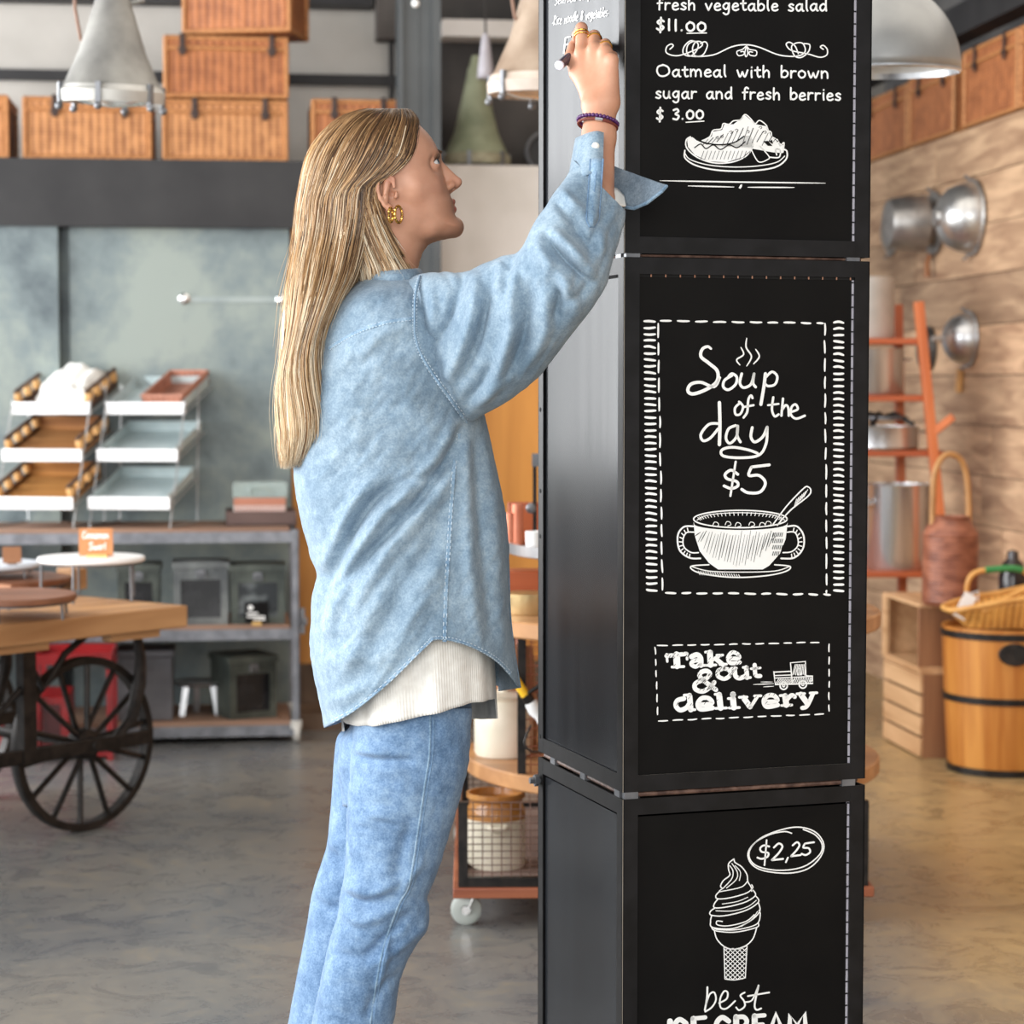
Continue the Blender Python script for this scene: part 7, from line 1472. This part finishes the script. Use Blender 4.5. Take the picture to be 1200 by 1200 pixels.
# cuff: near half round the wrist, slit with button placket, and the unbuttoned flap
cw = lambda x, y, Y: PX(x, y, Y)
def patch(name, A, B, m, parent, n=10, rows=6, th=.003, mid=None):
    a = cr(A, n); c = cr(B, n); g = [[(1 - t) * np.array(p) + t * np.array(q) for p, q in zip(a, c)] for t in np.linspace(0, 1, rows)]
    V = [PX(*p) for r in g for p in r]; k = len(a); Fs = [(i * k + j, i * k + j + 1, (i + 1) * k + j + 1, (i + 1) * k + j) for i in range(rows - 1) for j in range(k - 1)]
    o = np_obj(name, [tuple(v) for v in V], Fs, m, parent); s = o.modifiers.new('solid', 'SOLIDIFY'); s.thickness = th; s.offset = 0; return o
cuf = patch('cuff', [(707, 156, 3.520), (700, 154, 3.514), (690, 156, 3.516), (680, 160, 3.532), (675, 163, 3.560), (680, 165, 3.595), (692, 166, 3.612)], [(706, 196, 3.490), (698, 200, 3.478), (686, 206, 3.476), (674, 208, 3.494), (667, 208, 3.540), (676, 206, 3.588), (690, 205, 3.606)], M_denim, shirt, 10, 8)
flap = patch('cuff_flap', [(690, 182, 3.606), (706, 188, 3.598), (722, 195.5, 3.585), (742, 203, 3.55), (762, 210.5, 3.52), (781, 217.5, 3.50)], [(704, 236, 3.565), (716, 238, 3.565), (728, 241, 3.555), (743, 243.5, 3.53), (758, 237, 3.505), (776, 223, 3.488)], denim('denim_inside', [S(100, 116, 130), S(126, 141, 154), S(150, 163, 174)]), shirt, 10, 10)
flap['label'] = 'unbuttoned cuff flap turned out towards the board'
b = MB(); b.tube([cw(x, y, Y) for x, y, Y in ((704, 237, 3.563), (716, 239.5, 3.561), (728, 242, 3.553), (743, 244.3, 3.528), (758, 238, 3.503), (776, 224, 3.487), (781, 218, 3.497))], .0028, 8); obj('flap_edge', b, M_denim2, flap, world=True)
patch('cuff_lining', [(706, 222, 3.53), (712, 219, 3.535), (722, 221, 3.545), (731, 230, 3.55)], [(706, 242, 3.495), (713, 243, 3.495), (722, 242, 3.50), (733, 242, 3.52)], M_knit, shirt, 8, 6)
# placket strip down the sleeve with stitched tab, and snap button
pk = [(699, 186), (698, 205), (697, 225), (696, 243)]; pdep = lambda x, y: min(slv_near(x, y), 3.494 - ZW if y < 205 else 0) - .002
b = MB(); L_ = []; 
for t in np.linspace(0, 1, 12):
    y = 186 + t * 80; wv = 7.5 if t < .86 else 7.5 * math.sqrt(max(0.15, 1 - ((t - .86) / .14) ** 2)); x = 699.5 - t * 5.5
    L_.append(([x - wv, y], [x + wv, y]))
vs = []; 
for a, c in L_: vs += [Wp3(a[0], a[1], pdep(*a)), Wp3((a[0] + c[0]) / 2, a[1], pdep((a[0] + c[0]) / 2, a[1]) - .0025), Wp3(c[0], c[1], pdep(*c))]
b.add(vs, [(i * 3 + j, i * 3 + j + 1, i * 3 + j + 4, i * 3 + j + 3) for i in range(11) for j in range(2)]); obj('placket', b, M_denim2, slv, world=True, solid=.003)
b = MB(); edge = [a for a, c in L_] + [c for a, c in L_][::-1]
b.tube([Wp3(x, y, pdep(x, y) - .0018) for x, y in edge], .0011, 6); b.tube([Wp3(699 - t * 5 + 0.6 * math.sin(t * 40), 200 + t * 50, pdep(697, 200 + t * 50) - .004) for t in np.linspace(0, 1, 16)], .0009, 5); obj('stitching', b, M_blueseam, slv, world=True)
bp_ = PX(698, 171, 3.499); b = MB(); b.lathe([(.0001, .0028), (.0035, .0026), (.0055, .0012), (.006, 0)], 20, bp_, Matrix.Rotation(R_(90), 3, 'X')); obj('snap_button', b, mat('pearl_snap', S(226, 226, 220), S(238, 238, 232), rough=0.2), cuf, world=True)
b = MB(); b.tube([PX(x, y, Y) for x, y, Y in ((676, 195, 3.508), (687, 193, 3.491), (698, 191, 3.488), (705, 190, 3.494))], .0012, 6); b.tube([PX(x, y, Y) for x, y, Y in ((680, 163, 3.528), (690, 159, 3.512), (700, 157, 3.510), (705, 159, 3.516))], .0010, 6); obj('stitching', b, M_blueseam, cuf, world=True)
# dark far front edge of the shirt
V = []; A = cr([(592, 600, ZW + .03), (596, 660, ZW + .03), (598, 720, ZW + .03), (604, 770, ZW + .03), (610, 806, ZW + .04)], 8); B = cr([(580, 600, ZW + .12), (584, 660, ZW + .13), (584, 720, ZW + .13), (584, 770, ZW + .14), (585, 810, ZW + .14)], 8)
patch('front_placket', A, B, M_denim, shirt, 1, 6, .003)
# undershirt with fine ribs
uh = [(-1, 843), (-.93, 848), (-.8, 851), (-.6, 851), (-.1, 843), (.3, 834), (.7, 824), (1, 819)]; uf_ = [(-1, 857), (-.4, 852), (.2, 848), (.7, 843), (1, 842)]
ul = Loft([(700, 392), (800, 398), (835, 400), (860, 402)], [(700, 574), (760, 578), (860, 582)], [(700, .172), (860, .19)], 0.0, 2.3, lambda c, s: 715.0, tabf(uh), tabf(uf_))
nph = 540; nvv = 24; V = []
for i in range(nvv):
    for j in range(nph):
        a = 2 * math.pi * j / nph; cx, sy = ul.sc(a); hem = ul.hem(cx) if sy <= 0 else ul.far(cx); y = 715 + (hem - 715) * i / (nvv - 1); px, d = ul.at(cx, sy, y)
        rib = .0007 * (1 if j % 3 else -1); wav = .006 * math.sin(a * 9 + .8) * (i / nvv) + .004 * math.sin(a * 17) * (i / nvv); p = Wp3(px, y, d); V.append((p.x + math.cos(a) * (rib + wav * .3), p.y + math.sin(a) * (rib + wav), p.z))
Fs = [(i * nph + j, i * nph + (j + 1) % nph, (i + 1) * nph + (j + 1) % nph, (i + 1) * nph + j) for i in range(nvv - 1) for j in range(nph)]
und = np_obj('undershirt', V, Fs, M_knit); und['label'] = 'white ribbed undershirt showing below the shirt'; s_ = und.modifiers.new('solid', 'SOLIDIFY'); s_.thickness = .0015
# jeans: seat, two legs, side seam
hipl = Loft([(760, 414), (848, 412), (868, 398), (900, 395), (960, 404)], [(760, 548), (830, 553), (860, 551), (900, 545), (960, 528)], [(760, .14), (850, .14), (880, .12), (960, .06)], 0.0, 2.4, lambda c, s: 765.0, lambda c: 945.0)
jn = build_loft('jeans', hipl, M_jean, 120, 40, seed=5.5, amp=.002, csc=.04); jn['label'] = 'faded blue jeans'
NL_ = smooth_tab([(830, 418), (853, 414), (883, 411), (920, 409), (959, 406), (1023, 404), (1046, 398.5), (1073, 395), (1105, 385), (1143, 377), (1198, 365), (1260, 350), (1340, 335)])
NR_ = smooth_tab([(830, 553), (860, 552), (899, 548.6), (956, 533), (1016, 515), (1050, 502), (1062, 503), (1089, 501), (1110, 486), (1149, 469), (1198, 461), (1260, 445), (1340, 425)])
nleg = Loft(NL_, NR_, [(830, .088), (900, .092), (1000, .085), (1100, .078), (1200, .074), (1340, .07)], [(830, -.075), (1340, -.09)], 2.2, lambda c, s: 830.0, lambda c: 1338.0)
jf = [([(412, 886), (440, 893), (480, 892)], 5, -.007), ([(415, 878), (450, 882)], 6, .005), ([(400, 1048), (425, 1060), (455, 1052)], 6, -.008), ([(405, 1036), (440, 1046), (470, 1030)], 8, .006), ([(400, 1070), (430, 1078), (470, 1062)], 8, .006), ([(480, 1070), (455, 1095), (430, 1120)], 6, -.006), ([(500, 1085), (470, 1110), (440, 1128)], 6, .006), ([(470, 1140), (445, 1160), (430, 1190)], 6, -.006), ([(480, 960), (470, 1000), (465, 1030)], 7, -.004), ([(420, 960), (450, 955), (480, 968)], 8, .003), ([(495, 1010), (480, 1030), (470, 1050)], 6, .005), ([(455, 1095), (450, 1130), (440, 1170)], 5, .005), ([(385, 1110), (410, 1122), (440, 1118)], 8, -.004)]
leg = build_loft('trouser_leg', nleg, M_jean, 150, 150, fl=jf, seed=2.2, amp=.003, csc=.04, parent=jn, ang=0.35, aamp=.0022)
FL_ = smooth_tab([(830, 414), (850, 408), (866, 394), (915, 390), (985, 384), (1007, 378), (1048, 365), (1089, 358.5), (1137, 349), (1198, 338), (1260, 325), (1340, 312)])
FR_ = smooth_tab([(830, 540), (900, 535), (1000, 505), (1100, 465), (1198, 425), (1260, 412), (1340, 398)])
fleg = Loft(FL_, FR_, [(830, .085), (1000, .082), (1100, .076), (1340, .07)], [(830, .075), (1340, .09)], 2.2, lambda c, s: 830.0, lambda c: 1335.0)
build_loft('trouser_leg', fleg, M_jean, 120, 110, fl=[([(385, 1000), (400, 1012)], 6, -.006), ([(362, 1052), (385, 1066), (400, 1060)], 7, -.006), ([(380, 985), (398, 990)], 7, .005)], seed=7.2, amp=.003, csc=.04, parent=jn)
nd = lambda x, y: nleg.near(x, y) - nleg.h(x, y) - .0008
seam('outer_seam', [(504, 838), (503, 883), (497, 924), (489, 978), (479.5, 1035), (467, 1061), (451, 1105), (441, 1152), (433, 1205)], nd, .0016, parent=jn, m=M_denim2, stitch=False)
seam('outer_seam', [(508, 838), (507, 883), (501, 924), (493, 978), (483.5, 1035), (471, 1061), (455, 1105), (445, 1152), (437, 1205)], nd, .0011, parent=jn, m=M_blueseam, stitch=False)
# shoes
for px, d, nm in ((392, -.09, 'near'), (366, .09, 'far')):
    c = PX(px, 1340, ZW + d); b = MB(); rings = []
    for t, hw_, hh_ in ((-.10, .02, .03), (-.09, .034, .07), (-.04, .038, .085), (.02, .04, .07), (.08, .046, .05), (.13, .044, .038), (.155, .03, .03), (.163, .012, .02)):
        rings.append([(c.x + t, c.y + hw_ * math.cos(a), max(0.0, hh_ / 2 + hh_ / 2 * math.sin(a))) for a in np.linspace(0, 2 * math.pi, 21)[:-1]])
    b.loft(rings); so = obj('shoe', b, M_white, per, world=True)
# ---- hair: a draped body of hair plus individual locks
A0, B0 = lo_head[0], lo_head[2]
def skull(px, py):            # lateral half width of the head at a photo point, 0 outside its outline
    i = int(round(((px - 455) * KA - A0) / hstep)); k = int(round(((205 - py) * K - B0) / hstep))
    return float(yy_head[i, k]) if 0 <= i < yy_head.shape[0] and 0 <= k < yy_head.shape[1] else 0.0
back_ref = {}
class HairTube:
    def __init__(s, rows, dc):
        s.k = cr(rows, 6); s.n = len(s.k); s.dc = [dc(r[1]) for r in s.k]
    def pt(s, v, a, off=0.0):
        f = v * (s.n - 1); i = min(int(f), s.n - 2); t = f - i; k = s.k[i] * (1 - t) + s.k[i + 1] * t; dc = s.dc[i] * (1 - t) + s.dc[i + 1] * t
        lx, ly, rx, ry, D, n = k; e = 2 / max(2, n); c, si = math.cos(a), math.sin(a); cc = c; ss = math.copysign(max(0, 1 - abs(c) ** n) ** (1 / n), si); u = (cc + 1) / 2
        px, py = lx + (rx - lx) * u, ly + (ry - ly) * u; d = dc + D * ss
        if py < 300:
            w = skull(px, py)
            if w > 0: m = (px - 455) * KA * sps; g = .0035 + .004 * min(1, abs(si) * 5); d = min(d, m - w - g) if si < 0 else max(d, m + w + g)
        px += 2.2 * math.sin(py / 21 + a * 1.7) * max(0, min(1, (py - 235) / 150)) * (1 if s is back_ref.get('b') else 0)
        p = Wp3(px, py, d); return p + Vector((c * off * 0.6, si * off, 0.15 * off))
back = HairTube([(430, 127, 479, 127, .02, 3), (402, 136, 488.5, 140, .050, 4), (377, 157, 487.5, 158, .074, 4), (361, 182, 480, 184, .084, 5), (353.5, 212, 461, 204, .090, 5), (349.5, 240, 441, 217, .091, 4.5), (347.5, 265, 437, 246, .090, 4), (345, 288, 432, 276, .094, 3.4), (343, 308, 424, 304, .104, 3), (341, 328, 414, 330, .118, 2.8), (338, 352, 401, 356, .13, 2.6), (334, 388, 388, 392, .13, 2.4), (331, 425, 381, 428, .125, 2.4), (329.5, 460, 383, 462, .12, 2.4), (329, 495, 391, 492, .11, 2.4), (330, 522, 391, 516, .09, 2.4), (333, 546, 376, 540, .05, 2.4)], lambda y: -max(0, min(1, (y - 290) / 60)) * .03)
back_ref['b'] = back
front = HairTube([(395, 205, 447, 205, .080, 3), (398, 222, 442, 222, .084, 3), (402, 245, 447, 250, .084, 3), (406, 268, 457, 276, .078, 2.8), (412, 292, 470, 300, .078, 2.6), (418, 312, 481, 318, .084, 2.6), (420, 328, 487, 330, .078, 2.6), (424, 345, 488, 344, .055, 2.6)], lambda y: 0.0)
def hairmat():
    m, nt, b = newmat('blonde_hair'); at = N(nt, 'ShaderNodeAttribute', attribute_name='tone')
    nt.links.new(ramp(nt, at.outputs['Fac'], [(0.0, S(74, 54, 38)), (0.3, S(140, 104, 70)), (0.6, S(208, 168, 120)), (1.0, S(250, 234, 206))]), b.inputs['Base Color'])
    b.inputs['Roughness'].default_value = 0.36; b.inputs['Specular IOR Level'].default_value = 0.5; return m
M_hair = hairmat()
def hair_base(tube, na=160, nV=150, parent=per, name='hair', bias=0.0):
    V = []; at_ = []
    for i in range(nV):
        for j in range(na):
            v = i / (nV - 1); a = 2 * math.pi * j / na; ph = a + .12 * math.sin(v * 5); g = .0035 * math.sin(ph * 23 + 1.5 * math.sin(v * 5)) + .0022 * math.sin(ph * 51 + v * 9) + .003 * math.sin(ph * 9 + v * 4)
            V.append(tuple(tube.pt(v, a, g * min(1, v * 6) - .001))); at_.append(min(1, max(0, .08 + bias + .40 * v * 1 + 55 * g - .13 * math.cos(a)) * (.55 + .45 * min(1, v / .3))))  # cosine term paints the window light into the tone, left side brighter
    Fs = [(i * na + j, i * na + (j + 1) % na, (i + 1) * na + (j + 1) % na, (i + 1) * na + j) for i in range(nV - 1) for j in range(na)]; Fs += [tuple(range(na))]
    return np_obj(name, V, Fs, M_hair, parent, at_, 'tone')
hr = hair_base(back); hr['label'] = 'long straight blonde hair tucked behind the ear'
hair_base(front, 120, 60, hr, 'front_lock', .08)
hV = []; hF = []; hA = []; nk = 26
def strands(tube, count, nfly, tbias, long=.72):
    for s in range(count):
        near = jr.random() < .8; a0 = -jr.uniform(0.02, 3.12) if near else jr.uniform(0.02, 3.12)
        fly = s > count - nfly; v0 = jr.uniform(0.0, .22) if jr.random() < long else jr.uniform(.2, .62); v1 = min(1.0, v0 + jr.uniform(.35, .9)); v1 = v1 if jr.random() < .6 else 1.0
        cl = round(a0 * 13) / 13 + jr.uniform(-.02, .02); drift = jr.uniform(-.10, .10); wv = jr.uniform(.01, .07); p1, p2 = jr.uniform(0, 6), jr.uniform(0, 6); o0 = jr.uniform(.0, .004) if not fly else jr.uniform(.002, .007); o1 = (jr.uniform(-.001, .008) if jr.random() < .85 else jr.uniform(.008, .016)) if not fly else jr.uniform(.012, .04)
        tone = jr.gauss(.36, .34) + tbias; r0 = jr.uniform(.0006, .0013) if not fly else .00035; base = len(hV)
        for k in range(nk):
            t = k / (nk - 1); v = v0 + (v1 - v0) * t; pull = .6 * math.sin(math.pi * t); a = a0 + (cl - a0) * pull + drift * t + wv * math.sin(t * 5 + p1) * t
            p = tube.pt(v, a, o0 + (o1 - o0) * t ** 1.5 + .0018 * math.sin(t * 9 + p2)); tail = max(0, v - .93) * .10
            p = p + Vector((jr.uniform(-.4, .4) * tail, 0, -tail * jr.random())); r = r0 * (1 - t ** 6 * .9) * (min(1, t * 8 + .3)); d = 2.094
            for q in range(3): hV.append((p.x + r * math.cos(q * d), p.y + r * math.sin(q * d), p.z)); hA.append(min(1, max(0, tone * (0.75 + .5 * v) + .40 * v - .02 - .16 * math.cos(a)) * (.6 + .4 * min(1, v / .3))))  # strand tone also carries painted light: brighter left, darker right
        for k in range(nk - 1):
            for q in range(3): hF.append((base + k * 3 + q, base + k * 3 + (q + 1) % 3, base + (k + 1) * 3 + (q + 1) % 3, base + (k + 1) * 3 + q))
strands(back, 3000, 70, 0.0); strands(front, 800, 16, .06, .9)
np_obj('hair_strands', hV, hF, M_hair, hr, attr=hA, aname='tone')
# ---- jewellery
def hoop(px, py, c, r, tilt):
    b = MB(); o = hp(px, py, c); pts = []
    for a in np.linspace(0, 2 * math.pi, 41)[:-1]: pts.append(hl(o + np.array((r * math.cos(a) * math.cos(tilt), r * math.cos(a) * math.sin(tilt), r * math.sin(a)))))
    rr = [.0021 + .0005 * (1 if i % 2 else -1) for i in range(40)]; b.tube(pts, rr, 7, closed=True); obj('hoop_earring', b, M_brass, per, world=True)
hoop(461.5, 255, -.083, .0135, 1.05); hoop(454, 257, .082, .0125, -1.0); hoop(452.5, 256, -.0865, .011, 1.2)
def ringat(j0, j1, t, r, th, name='finger_ring'):
    a = H(*j0); b_ = H(*j1); c = a + (b_ - a) * t; ax = (b_ - a) / np.linalg.norm(b_ - a); u = np.cross(ax, (0, 1, 0.2)); u /= np.linalg.norm(u); w = np.cross(ax, u); b = MB()
    b.tube([Vector(c + (u * math.cos(x) + w * math.sin(x)) * r) for x in np.linspace(0, 2 * math.pi, 33)[:-1]], th, 8, closed=True); obj(name, b, M_brass, per, world=True)
ringat(fing['index'][0][0], fing['index'][0][1], .80, .0108, .0017); ringat(fing['index'][0][0], fing['index'][0][1], .68, .0110, .0014)
ringat(fing['middle'][0][0], fing['middle'][0][1], .75, .0112, .0017); ringat(fing['ring'][0][0], fing['ring'][0][1], .6, .0104, .0014)
wa = H(702, 160, 3.565); wb_ = H(703, 128, 3.575); ax = (wb_ - wa) / np.linalg.norm(wb_ - wa); u = np.cross(ax, (0, 1, 0)); u /= np.linalg.norm(u); w = np.cross(ax, u); M_bead = mat('purple_beads', S(62, 26, 74), S(84, 40, 100), rough=0.15)
c = H(700.5, 143, 3.571) ; b = MB()
for k in range(34): x = 2 * math.pi * k / 34; b.sphere(Vector(c + (u * math.cos(x) * .0315 + w * math.sin(x) * .0315) + ax * (.0035 * math.cos(x))), .0033, 10, 7)
obj('bead_bracelet', b, M_bead, per, world=True)
c2 = c - ax * .0062; b = MB(); b.tube([Vector(c2 + (u * math.cos(x) + w * math.sin(x)) * .0312 + ax * (.0035 * math.cos(x))) for x in np.linspace(0, 2 * math.pi, 41)[:-1]], .0022, 8, closed=True); cb = obj('cord_bracelet', b, mat('maroon_cord', S(96, 40, 32), S(120, 56, 46), rough=0.6), per, world=True)
b = MB(); b.tube([Vector(c2 + (u * math.cos(x) + w * math.sin(x)) * .0318 + ax * (.0035 * math.cos(x))) for x in np.linspace(4.55, 4.9, 8)] if (u * math.cos(4.71) + w * math.sin(4.71))[1] < 0 else [Vector(c2 + (u * math.cos(x) + w * math.sin(x)) * .0318 + ax * (.0035 * math.cos(x))) for x in np.linspace(1.41, 1.76, 8)], .0029, 8); obj('silver_bar', b, M_chrome, cb, world=True)
# ---- the chalk marker she holds
m0 = PX(655, 77, 3.622); m1 = PX(690, 49, 3.748); md = (m1 - m0).normalized(); mk = thing('chalk_marker', 'dark violet chalk marker with a pale end held in the raised hand', 'marker', m0)
rq_ = Vector((0, 0, 1)).rotation_difference(md).to_matrix(); Lm = (m1 - m0).length
b = MB(); b.lathe([(.0001, .004), (.0078, .004), (.0078, Lm * .82), (.006, Lm * .88), (.003, Lm * .95), (.0001, Lm * .95)], 24, rot=rq_); obj('barrel', b, mat('dark_violet_plastic', S(48, 40, 62), S(62, 52, 82), rough=0.25), mk)
b = MB(); b.lathe([(.0001, 0), (.0068, 0), (.0078, .001), (.0078, .0042), (.0001, .0042)], 24, rot=rq_); b.lathe([(.0001, -.0008), (.003, -.0008), (.003, 0)], 14, rot=rq_); obj('end_cap', b, mat('pale_lilac_plastic', S(206, 204, 216), S(220, 218, 228), rough=0.3), mk)
b = MB(); b.lathe([(.0001, Lm * .94), (.0024, Lm * .95), (.0012, Lm), (.0001, Lm)], 12, rot=rq_); obj('nib', b, M_white, mk)
